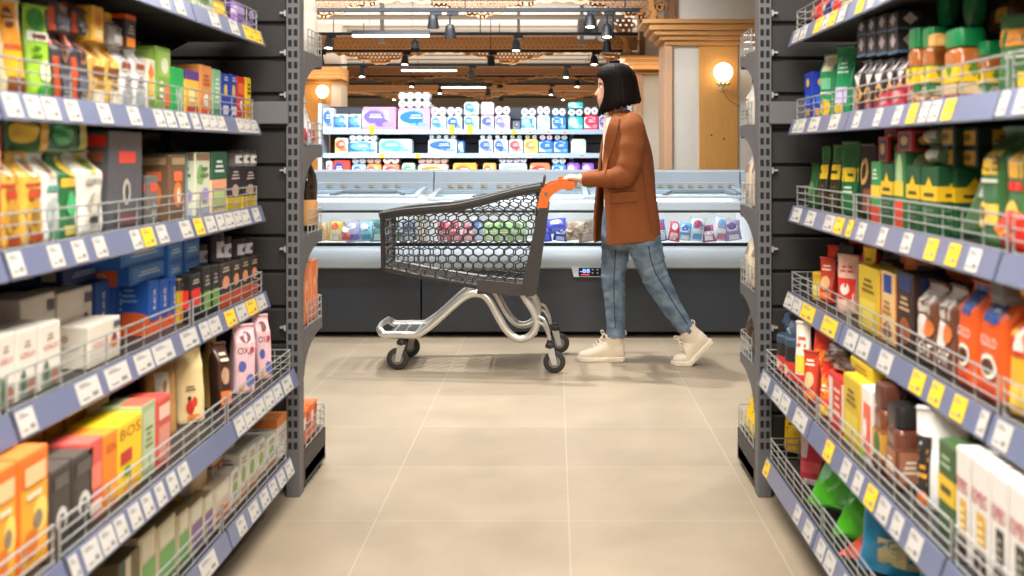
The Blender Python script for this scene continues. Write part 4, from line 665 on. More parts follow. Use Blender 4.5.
# ================================================================ stock: (look, x of near edge, x of far edge, y of top [, options])
STOCK = {
 (-1, 0): [('whitepk', 150, 172, -14), ('leafbox', 174, 193, -4), ('leafbox', 196, 213, -6), ('yelpack', 214, 236, -2), ('purpbox', 237, 254, 6)],
 (-1, 1): [('darkpurp', -26, -2, -10), ('orangecream', 4, 33, -2), ('limepouch', 32, 57, 4), ('darkfoil', 58, 74, 31), ('darkfoil', 75, 91, 33),
   ('darkfoil', 52, 72, -6, dict(yb=32, bk=.01)), ('darkfoil', 75, 90, 2, dict(yb=34, bk=.01)), ('goldpack', 91, 107, 42), ('goldpack', 108, 122, 44), ('yelsmall', 92, 104, 7, dict(yb=42)), ('yelsmall', 105, 112, 13, dict(yb=43, bk=.02)),
   ('greysmall', 113, 124, 20, dict(yb=46)), ('blackorange', 125, 136, 15, dict(yb=48)), ('whitefoil', 122, 134, 47), ('whitefoil', 135, 146, 48), ('cottage', 147, 155, 60), ('greenbox', 156, 171, 48), ('brightgreen', 172, 184, 68),
   ('purpyel', 185, 199, 71), ('peachbox', 200, 212, 66), ('mintbox', 213, 221, 70), ('bluebox', 222, 229, 74), ('bluebox', 230, 237, 75), ('redbox', 237, 245, 77), ('yelbox', 246, 251, 78)],
 (-1, 2): [('redslim', -18, 2, 119), ('goldbag', 3, 23, 150), ('goldbag', 24, 44, 151), ('silverbag', 45, 62, 151), ('greengold', 63, 79, 152), ('pearlbag', 80, 106, 150), ('bigdark', 108, 143, 132), ('blackred', 143, 147, 176, dict(bk=.01)),
   ('greyred', 148, 158, 176), ('emberbox', 158, 168, 160, dict(bk=.03)), ('emberbox', 169, 186, 155), ('tealgreen', 187, 194, 153, dict(bk=.02)), ('pastel', 195, 210, 153), ('deepgreen', 211, 227, 152), ('nightyel', 228, 242, 167), ('nightyel', 243, 257, 168),
   ('clearcap', 238, 245, 150, dict(yb=167)), ('clearcap', 246, 252, 149, dict(yb=167)), ('clearcap', 253, 259, 150, dict(yb=167)), ('darkback', 178, 195, 131, dict(bk=.2)), ('darkback', 200, 214, 133, dict(bk=.2)), ('darkback', 152, 170, 133, dict(bk=.17)),
   ('darkback', 219, 230, 140, dict(bk=.2)), ('blackred', 96, 128, 131, dict(bk=.25))],
 (-1, 3): [('azer', -22, -4, 340), ('azer', -4, 15, 335), ('azer', 16, 38, 330), ('azer', 39, 61, 323), ('azerwide', 88, 121, 321), ('azerwide', 20, 56, 296, dict(bk=.075)), ('azerwide', 57, 93, 290, dict(bk=.075)),
   ('bluetall', 95, 111, 282, dict(bk=.1)), ('bluetall', 112, 129, 282, dict(bk=.1)), ('bluetall', 130, 149, 281, dict(bk=.08)), ('bluetall', 149, 159, 281, dict(bk=.03)), ('bluetall', 160, 169, 280, dict(bk=.03)), ('bluetall', 170, 178, 279, dict(bk=.03)),
   ('navylong', 62, 106, 263, dict(bk=.13, yb=282)), ('orangeblue', 129, 167, 262, dict(bk=.05, yb=281)), ('bluelong', 168, 183, 261, dict(bk=.04, yb=279)), ('bluelong', 184, 200, 259, dict(bk=.04, yb=277)),
   ('navylong', 62, 112, 248, dict(bk=.13, yb=263)), ('bluelong', 120, 167, 243, dict(bk=.05, yb=262)), ('bluelong', 168, 183, 241, dict(bk=.04, yb=261)), ('bluelong', 184, 200, 239, dict(bk=.04, yb=259)),
   ('ochre', 179, 186, 279, dict(bk=.02)), ('blackredtea', 190, 201, 274), ('blackgreentea', 203, 211, 267), ('blackgreentea', 212, 219, 265), ('blackcup', 220, 231, 263), ('blackcup', 232, 240, 261), ('blackcup', 241, 249, 258), ('blackcup', 250, 258, 256),
   ('vial', 203, 210, 244, dict(bk=.03, yb=266)), ('vial', 220, 226, 232, dict(yb=262)), ('vial', 227, 234, 236, dict(yb=261)), ('vial', 241, 247, 238, dict(yb=258)), ('vial', 249, 255, 237, dict(yb=256)), ('vial', 211, 218, 240, dict(bk=.03, yb=265))],
 (-1, 4): [('fruit', -30, -8, 462), ('fruit', -8, 17, 450), ('fruit', 18, 49, 441), ('graphite', 50, 71, 466), ('graphite', 72, 94, 452), ('coral', 88, 103, 440, dict(bk=.0)), ('amber', 104, 118, 432), ('sunny', 117, 143, 419), ('yelback', 46, 64, 410, dict(bk=.15)), ('yelback', 66, 84, 402, dict(bk=.15)),
   ('yelback', 86, 110, 389, dict(bk=.14)), ('olive', 141, 156, 402), ('rose', 157, 171, 397), ('kraft', 146, 180, 356, dict(bk=.06)), ('creamflower', 177, 208, 341, dict(bk=.035)), ('kraftgold', 209, 219, 336, dict(bk=.05)), ('umber', 220, 234, 343), ('pinkbag', 234, 257, 318), ('pinkbag', 258, 274, 312),
   ('yelback', 20, 44, 418, dict(bk=.15))],
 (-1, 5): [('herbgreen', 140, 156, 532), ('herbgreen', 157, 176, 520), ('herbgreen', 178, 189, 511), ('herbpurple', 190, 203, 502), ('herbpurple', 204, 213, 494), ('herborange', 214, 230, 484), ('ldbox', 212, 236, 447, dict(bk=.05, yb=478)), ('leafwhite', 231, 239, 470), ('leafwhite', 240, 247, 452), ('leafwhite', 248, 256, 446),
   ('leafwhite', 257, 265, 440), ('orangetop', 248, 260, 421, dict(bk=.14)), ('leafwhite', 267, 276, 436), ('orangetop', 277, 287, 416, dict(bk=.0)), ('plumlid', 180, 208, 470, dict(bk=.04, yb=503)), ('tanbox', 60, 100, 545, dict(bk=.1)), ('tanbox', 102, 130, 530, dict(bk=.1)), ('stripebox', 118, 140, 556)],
 (1, 0): [('navypack', 820, 828, -2), ('redpouch', 809, 819, 0), ('redpouch', 829, 835, -4), ('clearcups', 836, 849, -2), ('redgold', 852, 864, -12), ('redgold', 866, 879, -15)],
 (1, 1): [('slimblue', 804, 812, 73), ('beigeslim', 813, 818, 71, dict(bk=.02)), ('jadewhite', 817, 834, 53), ('jade', 830, 850, 45), ('blackdiamond', 853, 862, 60), ('blackdiamond', 863, 872, 60), ('blackdiamond', 873, 884, 59), ('blackdiamond', 885, 894, 58), ('blackdiamond', 895, 905, 57),
   ('blackmini', 857, 866, 37, dict(bk=.01, yb=57)), ('blackmini', 867, 876, 36, dict(bk=.01, yb=56)), ('blackmini', 877, 887, 34, dict(bk=.01, yb=55)), ('blackmini', 888, 898, 32, dict(bk=.01, yb=54)), ('blackmini', 857, 866, 20, dict(bk=.01, yb=36)), ('blackmini', 867, 876, 18, dict(bk=.01, yb=35)), ('blackmini', 877, 887, 15, dict(bk=.01, yb=33)), ('blackmini', 888, 898, 13, dict(bk=.01, yb=31)),
   ('pinkmini', 878, 889, 93, dict(bk=-.022)), ('pinkmini', 890, 903, 86, dict(bk=-.022)), ('greenjar', 906, 916, 29), ('greenjar', 920, 930, 28), ('beigejar', 941, 958, 30), ('greenjar', 974, 985, 42, dict(bk=.04)),
   ('kraftmini', 928, 935, 35, dict(yb=47, bk=-.01, d=.03)), ('sachet', 906, 914, 93, dict(bk=-.02)), ('sachet', 915, 925, 95, dict(bk=-.02)), ('sachet', 927, 936, 96, dict(bk=-.02)), ('brownhigh', 982, 1006, 0, dict(bk=.14, yb=30)),
   ('bigpouch', 988, 1046, 12, dict(bk=.02)), ('yellowback', 1060, 1085, 60)],
 (1, 2): [('darkgreenbag', 805, 813, 163), ('beanbag', 815, 824, 145), ('beanbag', 825, 836, 144), ('greenband', 836, 855, 141), ('blackgold', 856, 872, 143), ('stripegreen', 871, 880, 162), ('jacobsbox', 881, 893, 164), ('greenwindow', 894, 905, 152), ('jacobsbox', 906, 920, 166), ('jacobsbox', 921, 938, 167), ('jacobsbox', 940, 956, 168, dict(bk=.03)),
   ('redframe', 878, 888, 137, dict(yb=162, bk=.01)), ('redframe', 884, 896, 129, dict(yb=150, bk=.06)), ('redframe', 897, 912, 128, dict(yb=151)), ('foilgreen', 919, 935, 146, dict(yb=166)), ('foilgreen', 918, 934, 127, dict(yb=147, bk=.01)), ('darkside', 937, 955, 147, dict(yb=167, bk=.03)), ('darkside', 937, 955, 127, dict(yb=147, bk=.03)),
   ('darkside', 958, 978, 148, dict(yb=168, bk=.05)), ('darkside', 958, 978, 128, dict(yb=148, bk=.05)), ('bandgreen', 977, 999, 122), ('bandred', 1004, 1028, 128), ('bandred', 1030, 1056, 126), ('redknot', 992, 1016, 211, dict(bk=-.022))],
 (1, 3): [('jarlet', 810, 816, 272), ('tawny', 816, 832, 258), ('brownknot', 830, 843, 244, dict(bk=.1)), ('pinkwhite', 833, 855, 255), ('yellowclip', 855, 868, 246, dict(bk=.03)), ('yellowgreen', 858, 879, 268), ('goldcup', 880, 895, 273), ('cocoa', 896, 914, 273), ('fort', 915, 934, 281), ('fort', 935, 951, 284), ('gold', 953, 973, 281), ('gold', 975, 1002, 288),
   ('profile', 1004, 1040, 308), ('greyclip', 990, 1004, 278, dict(yb=304, bk=-.0)), ('redgoldtop', 1012, 1040, 279, dict(yb=306, bk=.02)), ('orangebrick', 899, 934, 254, dict(bk=.14, yb=274)), ('orangebrick', 936, 972, 258, dict(bk=.16, yb=280)), ('brownknot', 872, 892, 246, dict(bk=.14)), ('tawny', 843, 856, 240, dict(bk=.12)), ('scarletbag', 822, 838, 246, dict(bk=.10)), ('redpouch', 857, 868, 242, dict(bk=.12)), ('cocoa', 880, 893, 262, dict(bk=.11)), ('cocoa', 916, 930, 268, dict(bk=.12)), ('gold', 951, 966, 272, dict(bk=.14)), ('gold', 984, 1003, 276, dict(bk=.16))],
 (1, 4): [('skewer', 774, 781, 334), ('skewer', 782, 789, 337), ('bluemini', 776, 784, 311, dict(bk=.05, yb=330)), ('bluemini', 785, 792, 322, dict(bk=.02, yb=338)), ('brownbrick', 792, 812, 308, dict(bk=.1, yb=322)), ('brownbrick', 795, 812, 324, dict(bk=.1)), ('whiteyellow', 791, 806, 322), ('scarletbag', 806, 826, 325, dict(bk=.02)), ('tawny', 800, 816, 352, dict(bk=-.015)),
   ('scarletbag', 817, 829, 362, dict(bk=-.01)), ('scarletbox', 829, 842, 374), ('brownknot', 822, 836, 340, dict(bk=.01, yb=368)), ('redknot', 836, 852, 330, dict(bk=.05, yb=368)), ('yellowgreen', 843, 860, 378), ('mustardlying', 850, 872, 360, dict(yb=378, bk=.03)), ('brownknot', 828, 850, 360, dict(yb=374, bk=.01)), ('limewhite', 861, 871, 388), ('brownjar', 872, 882, 384, dict(d=.05)), ('blackjar', 884, 897, 404), ('brownjar', 886, 902, 382, dict(bk=.10)),
   ('whitebig', 908, 966, 394, dict(bk=-.005, d=.07)), ('greenslim', 938, 955, 444), ('kimbo', 956, 969, 450), ('kimbo', 971, 989, 462), ('kimbodark', 991, 1007, 476), ('kimbodark', 1009, 1030, 490), ('whitebig', 962, 994, 414, dict(bk=.2, yaw=30)), ('redpouch', 812, 822, 318, dict(bk=.11)), ('redpouch', 824, 834, 322, dict(bk=.11)), ('yellowgreen', 838, 850, 344, dict(bk=.12)), ('scarletbag', 846, 862, 338, dict(bk=.10)), ('tawny', 862, 876, 350, dict(bk=.11)), ('kimbo', 972, 988, 438, dict(bk=.12)), ('kimbo', 990, 1006, 450, dict(bk=.12))],
 (1, 5): [('smileyellow', 780, 802, 405, dict(bk=.03)), ('crimson', 795, 822, 432), ('smileyellow', 829, 850, 424, dict(bk=.2)), ('smileyellow', 806, 824, 412, dict(bk=.17)), ('crimson', 826, 840, 444, dict(bk=.1))],
}
def lay(L, w, h, d, loc, side, label, group, seed, rot):
    r = make_product(L, w, h, d, loc, (PI / 2 if side < 0 else -PI / 2), label, group, seed); return r
NLAB = []
YAW = dict(pinkbag=52, creamflower=48, kraft=50, kraftgold=45, umber=40, scarletbag=38, whiteyellow=40, tawny=40, pinkwhite=38, whitebig=50, jadewhite=30, jade=35, smileyellow=45, crimson=45, beanbag=25, greenband=30, blackgold=30, darkgreenbag=20, orangecream=18, limepouch=18, bigpouch=30, yellowclip=30)
for (side, row), items in STOCK.items():
    cnt = {}
    for it in items: cnt.setdefault(it[0], []).append(it)
    for i, it in enumerate(items):
        lk, xa, xb, yt = it[:4]; op = it[4] if len(it) > 4 else {}
        L = LOOKS[lk]; X = LIP[side][row] + .05 + op.get('bk', 0)
        Da, Db = pxy(side, xa, X), pxy(side, xb, X); Dm = (Da + Db) / 2; w = abs(Db - Da) * .955; yaw = op.get('yaw', YAW.get(lk, 0))
        d = op.get('d', L['d'])
        if yaw:        # turned towards the aisle mouth
            ya_ = math.radians(yaw); d = op.get('d', min(d, .055)); Dm = pxy(side, (xa + xb) / 2, X)
            w = abs(xb - xa) * Dm / F / (math.sin(ya_) + X / Dm * math.cos(ya_)) * .97; X += w / 2 * math.sin(ya_)
            Dm = pxy(side, (xa + xb) / 2, X)
        zb = LEV[row] + .0005 if 'yb' not in op else wz(op['yb'], Dm)
        h = wz(yt, Dm) - zb
        h = min(h, LEV[row - 1] - (.036 if abs(X) > LIP[side][row - 1] + .05 else .052) - zb) if row else h
        if L['kind'] in ('jar',): d = min(d, w * 1.3)
        same = sorted(cnt[lk], key=lambda q: abs(q[1] - XV)); lab = '%s, %s %s shelf' % (L['text'], ROWN[row], SIDEN[side])
        grp = None
        if len(same) > 1:
            k = same.index(it); lab += ', %s of its kind from the end post' % (ORD[k] if k else 'nearest'); lab = lab.replace('nearest of its kind from', 'first of its kind from')
            grp = '%ss on the %s %s shelf' % (L['text'], ROWN[row], SIDEN[side])
        if len(lab.replace(',', '').split()) > 16: lab = lab.replace(' of its kind from the end post', ' from the post')
        if len(lab.replace(',', '').split()) > 16: print('LONG', lab)
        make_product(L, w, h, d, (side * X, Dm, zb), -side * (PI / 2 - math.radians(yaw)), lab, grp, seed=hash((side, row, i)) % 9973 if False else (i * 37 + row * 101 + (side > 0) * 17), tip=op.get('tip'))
        NLAB.append(lab)
print('products', len(NLAB))
# ================================================================ the store hall
def floor_mat():
    m = bpy.data.materials.new('stone_tiles'); m.use_nodes = True
    nt = m.node_tree; N = nt.nodes; Lk = nt.links; b = N['Principled BSDF']
    tc = N.new('ShaderNodeTexCoord'); mp = N.new('ShaderNodeMapping')
    mp.inputs['Location'].default_value = (-.043 + .6, -3.50 + .6, 0)
    Lk.new(tc.outputs['Object'], mp.inputs['Vector'])
    br = N.new('ShaderNodeTexBrick'); br.offset = 0; br.squash = 1
    br.inputs['Scale'].default_value = 1.0; br.inputs['Brick Width'].default_value = .6; br.inputs['Row Height'].default_value = .6
    br.inputs['Mortar Size'].default_value = .0022; br.inputs['Mortar Smooth'].default_value = .3; br.inputs['Bias'].default_value = 0
    br.inputs['Color1'].default_value = rgb((168, 153, 132)); br.inputs['Color2'].default_value = rgb((159, 144, 124)); br.inputs['Mortar'].default_value = rgb((186, 174, 156))
    Lk.new(mp.outputs['Vector'], br.inputs['Vector'])
    n1 = N.new('ShaderNodeTexNoise'); n1.inputs['Scale'].default_value = 2.6; n1.inputs['Detail'].default_value = 7; n1.inputs['Roughness'].default_value = .62
    n2 = N.new('ShaderNodeTexNoise'); n2.inputs['Scale'].default_value = 60; n2.inputs['Detail'].default_value = 3
    Lk.new(tc.outputs['Object'], n1.inputs['Vector']); Lk.new(tc.outputs['Object'], n2.inputs['Vector'])
    cr = N.new('ShaderNodeValToRGB'); cr.color_ramp.elements[0].position = .3; cr.color_ramp.elements[0].color = (.86, .86, .85, 1); cr.color_ramp.elements[1].position = .72; cr.color_ramp.elements[1].color = (1.08, 1.07, 1.05, 1)
    Lk.new(n1.outputs['Fac'], cr.inputs['Fac'])
    mx = N.new('ShaderNodeMix'); mx.data_type = 'RGBA'; mx.blend_type = 'MULTIPLY'; mx.inputs[0].default_value = 1
    Lk.new(br.outputs['Color'], mx.inputs[6]); Lk.new(cr.outputs['Color'], mx.inputs[7]); Lk.new(mx.outputs[2], b.inputs['Base Color'])
    mr = N.new('ShaderNodeMapRange'); mr.inputs['To Min'].default_value = .30; mr.inputs['To Max'].default_value = .46
    Lk.new(n1.outputs['Fac'], mr.inputs['Value']); Lk.new(mr.outputs[0], b.inputs['Roughness'])
    bp = N.new('ShaderNodeBump'); bp.inputs['Strength'].default_value = .12; bp.inputs['Distance'].default_value = .002
    Lk.new(n2.outputs['Fac'], bp.inputs['Height']); Lk.new(bp.outputs['Normal'], b.inputs['Normal'])
    b.inputs['Specular IOR Level'].default_value = .45
    return m
RX0, RX1, RY0, RY1, RZ = -9.0, 3.2, -3.0, 34.0, 3.25
PLASTER = mat((214, 204, 190), rough=.9, var=.05, scale=18, bump=.25)
CEILM = mat((208, 202, 194), rough=.9, var=.05, scale=3)
WOOD = mat((206, 146, 72), rough=.42, var=.16, scale=7, stretch=(14, 14, 1.1))
WOODH = mat((200, 142, 78), rough=.42, var=.14, scale=7, stretch=(1.1, 14, 14))
PINKWOOD = mat((206, 160, 122), rough=.45, var=.10, scale=7, stretch=(14, 14, 1.1))
CARVED = mat((122, 76, 34), rough=.5, var=.25, scale=22, bump=.4)
GILT = mat((182, 120, 54), rough=.4, var=.15, scale=20)
CARVEDL = mat((160, 104, 48), rough=.45, var=.2, scale=26, bump=.3)
BLACK = mat((13, 13, 14), rough=.6, spec=.25, var=.05)
def slab(name, *a, m=None):
    b = MB(); b.box(*a, m); return struct(b.build(name, smooth=0))
slab('floor', RX0 - .1, RX1 + .1, RY0 - .1, RY1 + .1, -.1, 0, m=floor_mat())
cb = MB(); cb.box(RX0, RX1, RY0, RY1, RZ, RZ + .1, CEILM)
struct(cb.build('ceiling', smooth=0))
slab('wall_left', RX0 - .1, RX0, RY0, RY1, 0, RZ, m=PLASTER)
slab('wall_right', RX1, RX1 + .1, RY0, RY1, 0, RZ, m=PLASTER)
slab('wall_back', RX0, RX1, RY1, RY1 + .1, 0, RZ, m=PLASTER)
slab('wall_front', RX0, RX1, RY0 - .1, RY0, 0, RZ, m=PLASTER)
# ceiling battens (structure) and hanging pipes
k = 0
for yy in [11 + 1.1 * i for i in range(20)]:
    b = MB(); b.box(RX0, RX1, yy, yy + .05, RZ - .03, RZ, mat((150, 136, 118), rough=.8)); o = struct(b.build('trim_%d' % (k + 1), smooth=0)); k += 1

# ---------------------------------------------------------------- piers along the side of the hall
def pier(n, D, xl, wide):
    root = bpy.data.objects.new('column_%d' % n, None); COL.objects.link(root); root.location = (xl + wide / 2, D + .3, 0); struct(root)
    L = -Vector(root.location); zt = 2.28
    b = MB(); b.box(xl, xl + .085, D - .04, D + .6, 0, zt, PINKWOOD, c=.004); b.build('edge_post', root, loc=L)
    b = MB(); b.box(xl + .085, xl + .37, D, D + .6, 0, zt, PLASTER); b.build('plaster_strip', root, loc=L, smooth=0)
    b = MB(); b.box(xl + .37, xl + .78, D - .025, D + .6, 0, zt, WOOD, c=.003)
    for q in ((.5, 1.33), (.63, 1.29)): b.lathe([(.012, 0), (.006, .002)], mat((110, 66, 30), rough=.6), 10, c=(xl + q[0], D - .026, q[1]), axis='y')
    b.build('wood_panel', root, loc=L, smooth=0)
    b = MB(); b.box(xl + .78, xl + wide, D, D + .6, 0, zt, PLASTER); b.build('plaster_return', root, loc=L, smooth=0)
    # stepped capital, run out towards the hall
    c = MB()
    steps = [(zt, .0, .06), (zt + .05, .06, .10), (zt + .10, .12, .14), (zt + .15, .17, .18), (zt + .215, .24, .22)]
    for i, (z, ox, oy) in enumerate(steps):
        z1 = steps[i + 1][0] if i < len(steps) - 1 else zt + .26
        c.box(xl - ox, xl + wide + .02, D - oy, D + .6, z, z1, WOODH, c=.006)
    arc = [(xl - .24, zt + .215)] + [(xl - .24 + .24 * math.sin(a), zt + .215 - .17 * (1 - math.cos(a))) for a in (i * PI / 16 for i in range(1, 9))] + [(xl, zt + .215)]
    c.prism(arc, D - .08, D + .5, PINKWOOD); c.build('capital', root, loc=L)
    b = MB(); b.box(xl + .12, xl + wide, D + .05, D + .55, zt + .26, RZ, PLASTER); b.build('plaster_upper', root, loc=L, smooth=0)
    b = MB(); b.box(xl + .05, xl + .125, D - .02, D + .56, zt + .26, RZ, CARVED, c=.004); b.build('upper_post', root, loc=L)
pier(1, 12.0, 1.16, 1.05); pier(2, 16.4, 1.18, .95); pier(3, 20.8, 1.18, .95); pier(4, 25.2, 1.18, .95)
pier(5, 18.5, -4.46, .95)

def globe_lamp(loc, r, label):
    root = thing('wall_lamp', label, 'lamp', loc); D = Vector(loc)
    g = MB(); g.lathe([(0.001, -r)] + [(r * math.sin(a), -r * math.cos(a)) for a in (i * PI / 14 for i in range(1, 14))] + [(0.001, r)], mat((255, 236, 205), rough=.3, var=0, emit=5), 24); g.build('globe_shade', root, loc=(0, -r - .03, r * 1.02))
    m = MB(); br = mat((225, 205, 160), rough=.25, metal=.7)
    m.lathe([(r * .62, 0), (r * .7, .012), (r * .35, .03), (r * .3, .045)], br, 20, c=(0, -r - .03, -.035))
    for k in range(9):
        a = 2 * PI * k / 9; m.lathe([(.001, -.014), (.014, -.006), (.014, .006), (.001, .014)], br, 8, c=(r * .66 * math.cos(a), -r - .03 + r * .66 * math.sin(a), -.012))
    m.build('brass_cup', root)
    m = MB(); m.tube([(0, 0, -.05), (0, -.05, -.06), (0, -r - .03, -.035)], .009, br, n=8); m.lathe([(.04, 0), (.04, .012)], br, 18, c=(0, -.012, -.05), axis='y'); m.build('lamp_arm', root)
    m = MB(); m.tube(smoothpath([(0, -.004, -.06), (.06, -.004, -.16), (.17, -.004, -.24), (.2, -.004, -.25)], 5), .004, mat((150, 100, 50), rough=.6), n=6); m.build('supply_cord', root)
globe_lamp((1.765, 11.972, 1.885), .1, 'glowing white globe wall lamp on the wooden panel of the pier')
globe_lamp((-3.78, 18.472, 2.04), .10, 'glowing globe lamp on the distant pier beyond the paper shelves')

# ---------------------------------------------------------------- carved beams with hanging fretwork
def fret(mb, inside, x0, x1, z0, z1, y, m, s=.085, th=.012):
    nz = int((z1 - z0) / s) + 1; nx = int((x1 - x0) / s) + 1
    for j in range(nz):
        for i in range(nx):
            x = x0 + (i + .5 * (j % 2)) * s; z = z0 + j * s * .86
            if not inside(x, z): continue
            n = 8; r0, r1 = s * .24, s * .60
            vs = []
            for yy in (y, y + th):
                for r in (r0, r1):
                    for q in range(n): vs.append((x + r * math.cos(2 * PI * q / n), yy, z + r * math.sin(2 * PI * q / n)))
            fs = []
            for q in range(n):
                w = (q + 1) % n
                fs += [(q, w, n + w, n + q), (2 * n + q, 3 * n + q, 3 * n + w, 2 * n + w), (n + q, n + w, 3 * n + w, 3 * n + q), (q, 2 * n + q, 2 * n + w, w)]
            mb.add(vs, fs, m)
def beam(n, D, zb, zt, zlow, xa, xb, period, phase, rise):
    root = bpy.data.objects.new('carved_beam_%d' % n, None); COL.objects.link(root); root.location = ((xa + xb) / 2, D, zb); struct(root); L = -Vector(root.location)
    b = MB(); b.box(xa, xb, D, D + .16, zb, zt, CARVED)
    b.box(xa, xb, D - .012, D, zt - .025, zt, CARVEDL); b.box(xa, xb, D - .012, D, zb, zb + .02, CARVEDL)
    b.build('carved_band', root, loc=L, smooth=0)
    b = MB(); fret(b, lambda x, z: zb + .03 < z < zt - .03, xa, xb, zb + .04, zt, D - .008, CARVEDL, s=.07, th=.008); b.build('band_relief', root, loc=L)
    def low(x):
        t = ((x - phase) / period) % 1.0; u = abs(2 * t - 1)        # u = 1 at the pendants
        return zb - rise * .12 - (zb - rise * .12 - zlow) * (u ** 1.7) - .03 * abs(math.sin(x * PI / .17))
    f = MB(); fret(f, lambda x, z: low(x) + .02 < z < zb, xa, xb, zlow, zb, D + .03, CARVEDL, s=.055, th=.02); f.build('fretwork', root, loc=L)
    e = MB(); N_ = int((xb - xa) / .03)
    for i in range(N_):
        x0_, x1_ = xa + i * .03, xa + (i + 1) * .03
        z0_, z1_ = low(x0_), low(x1_)
        vs = [(x0_, D + .03, z0_), (x1_, D + .03, z1_), (x1_, D + .03, z1_ + .04), (x0_, D + .03, z0_ + .04), (x0_, D + .075, z0_), (x1_, D + .075, z1_), (x1_, D + .075, z1_ + .04), (x0_, D + .075, z0_ + .04)]
        e.add(vs, [(0, 1, 2, 3), (7, 6, 5, 4), (0, 4, 5, 1), (3, 2, 6, 7)], GILT)
    e.build('scalloped_edge', root, loc=L)
    # bracket that sweeps down to the capital of the pier
    br = MB(); bx0, bx1 = .52, 1.14; zk = zb; zb = 3.2
    if D < 24:
        def edge(z): return bx1 - .10 - (bx1 - .16 - bx0) * max(0, min(1, (z - 2.54) / (zb - 2.54))) ** 2.2 - .025 * abs(math.sin(z * PI / .11))
        fret(br, lambda x, z: edge(z) + .03 < x < bx1 and z < zb + .02, bx0, bx1, 2.55, zb + .02, D - .06, CARVEDL, s=.085, th=.02)
        zz = 2.545
        while zz < zb:
            z1_ = zz + .02; a, c = edge(zz), edge(z1_)
            br.add([(a, D - .08, zz), (a + .06, D - .08, zz), (c + .06, D - .08, z1_), (c, D - .08, z1_), (a, D - .02, zz), (a + .06, D - .02, zz), (c + .06, D - .02, z1_), (c, D - .02, z1_)],
                   [(0, 1, 2, 3), (7, 6, 5, 4), (0, 3, 7, 4), (1, 5, 6, 2)], GILT); zz = z1_
        br.build('bracket', root, loc=L)
beam(1, 12.1, 2.80, 3.10, 2.60, -6.5, 1.2, 1.70, -.80, .15)
beam(2, 16.4, 2.64, 2.84, 2.44, -8.5, 1.2, 1.90, -2.55, .15)
beam(3, 20.9, 2.58, 2.74, 2.42, -8.9, 1.2, 1.95, -1.0, .2)
beam(4, 25.3, 2.52, 2.70, 2.36, -8.9, 1.2, 1.95, -1.6, .2)

# ---------------------------------------------------------------- lighting tracks, spotlights, strip lights
TRK = [(11.3, 10), (13.6, 34), (15.8, 51), (18.3, 65), (21.0, 76), (23.4, 84), (25.6, 90), (28.9, 97)]
for i, (D, py) in enumerate(TRK):
    z = wz(py, D); x1 = min(1.0, wx(640, D)) if i < 2 else .95
    root = thing('lighting_track', '%s black lighting track under the ceiling, counted from the freezers' % ORD[i], 'track', (-2.5, D, z), group='lighting tracks')
    L = -Vector(root.location)
    b = MB(); b.box(-7.5, x1, D - .018, D + .018, z - .02, z + .02, BLACK, c=.003); b.build('track_bar', root, loc=L)
    for xx in (-6.0, -3.1, -.9, .7):
        b = MB(); b.tube([(xx, D, z + .02), (xx, D, RZ)], .006, BLACK, n=6); b.build('suspension_rod', root, loc=L)
BULB = mat((255, 244, 225), rough=.3, var=0, emit=14)
def spotlight(px, ti, drop, tilt, label, size=1.0):
    D, py = TRK[ti]; z = wz(py, D) - .02; x = wx(px, D)
    root = thing('track_spotlight', label, 'spotlight', (x, D, z), group='track spotlights')
    a = MB(); a.box(-.03, .085, -.016, .016, -.034, 0, BLACK, c=.003); a.build('adapter', root)
    s = MB(); s.tube([(0, 0, -.03), (0, 0, -.04 - drop)], .009, BLACK, n=8); s.build('stem', root)
    M = Matrix.Rotation(tilt, 4, 'X'); c = Vector((-.0, 0, -.04 - drop))
    h = MB(); h.lathe([(.03, .015), (.042, .0), (.048, -.03), (.058, -.10), (.060, -.125), (.052, -.126), (.045, -.10)], mat((22, 21, 23), rough=.5, spec=.3), 20, c=c, M=M); h.build('lamp_head', root)
    l = MB(); l.lathe([(.001, -.108), (.049, -.110), (.049, -.106), (.001, -.104)], BULB, 18, c=c, M=M); l.build('lens', root)
SP = {0: [(433, .0), (590, .0), (450, .1), (607, .1)], 1: [(329, .0), (415, .03), (516, .03), (607, .03)], 2: [(320, .0), (405, .02), (491, .02), (594, .02)], 3: [(362, .02), (471, .03), (566, .03)], 4: [(329, .03), (412, .03), (500, .03), (577, .03)], 5: [(440, .03), (488, .05), (551, .05)], 6: [(337, .05), (394, .05), (501, .05), (563, .05)]}
for ti, lst in SP.items():
    o_ = sorted(lst)
    for j, (px, dr) in enumerate(lst):
        spotlight(px, ti, dr, -.25 if (j + ti) % 2 else .2, 'black track spotlight on the %s lighting track, %s from the far wall end' % (ORD[ti], ORD[o_.index((px, dr))]))
def strip_light(x0, x1, D, z, label):
    root = thing('strip_light', label, 'light', ((x0 + x1) / 2, D, z)); L = -Vector(root.location)
    b = MB(); b.box(x0, x1, D - .04, D + .04, z, z + .05, mat((60, 50, 46), rough=.5), c=.004); b.build('housing', root, loc=L)
    b = MB(); b.box(x0 + .01, x1 - .01, D - .03, D + .03, z - .02, z, mat((255, 246, 228), rough=.4, var=0, emit=7)); b.build('diffuser', root, loc=L, smooth=0)
    for xx in (x0 + .2, x1 - .2):
        b = MB(); b.tube([(xx, D, z + .05), (xx, D, RZ)], .003, WIRE, n=5); b.build('hanger', root, loc=L)
strip_light(wx(352, 12.9), wx(430, 12.9), 12.9, wz(35, 12.9), 'warm strip light hanging by the second lighting track')
strip_light(wx(401, 18.8), wx(457, 18.8), 18.8, wz(70, 18.8), 'short strip light hanging by the fourth lighting track')
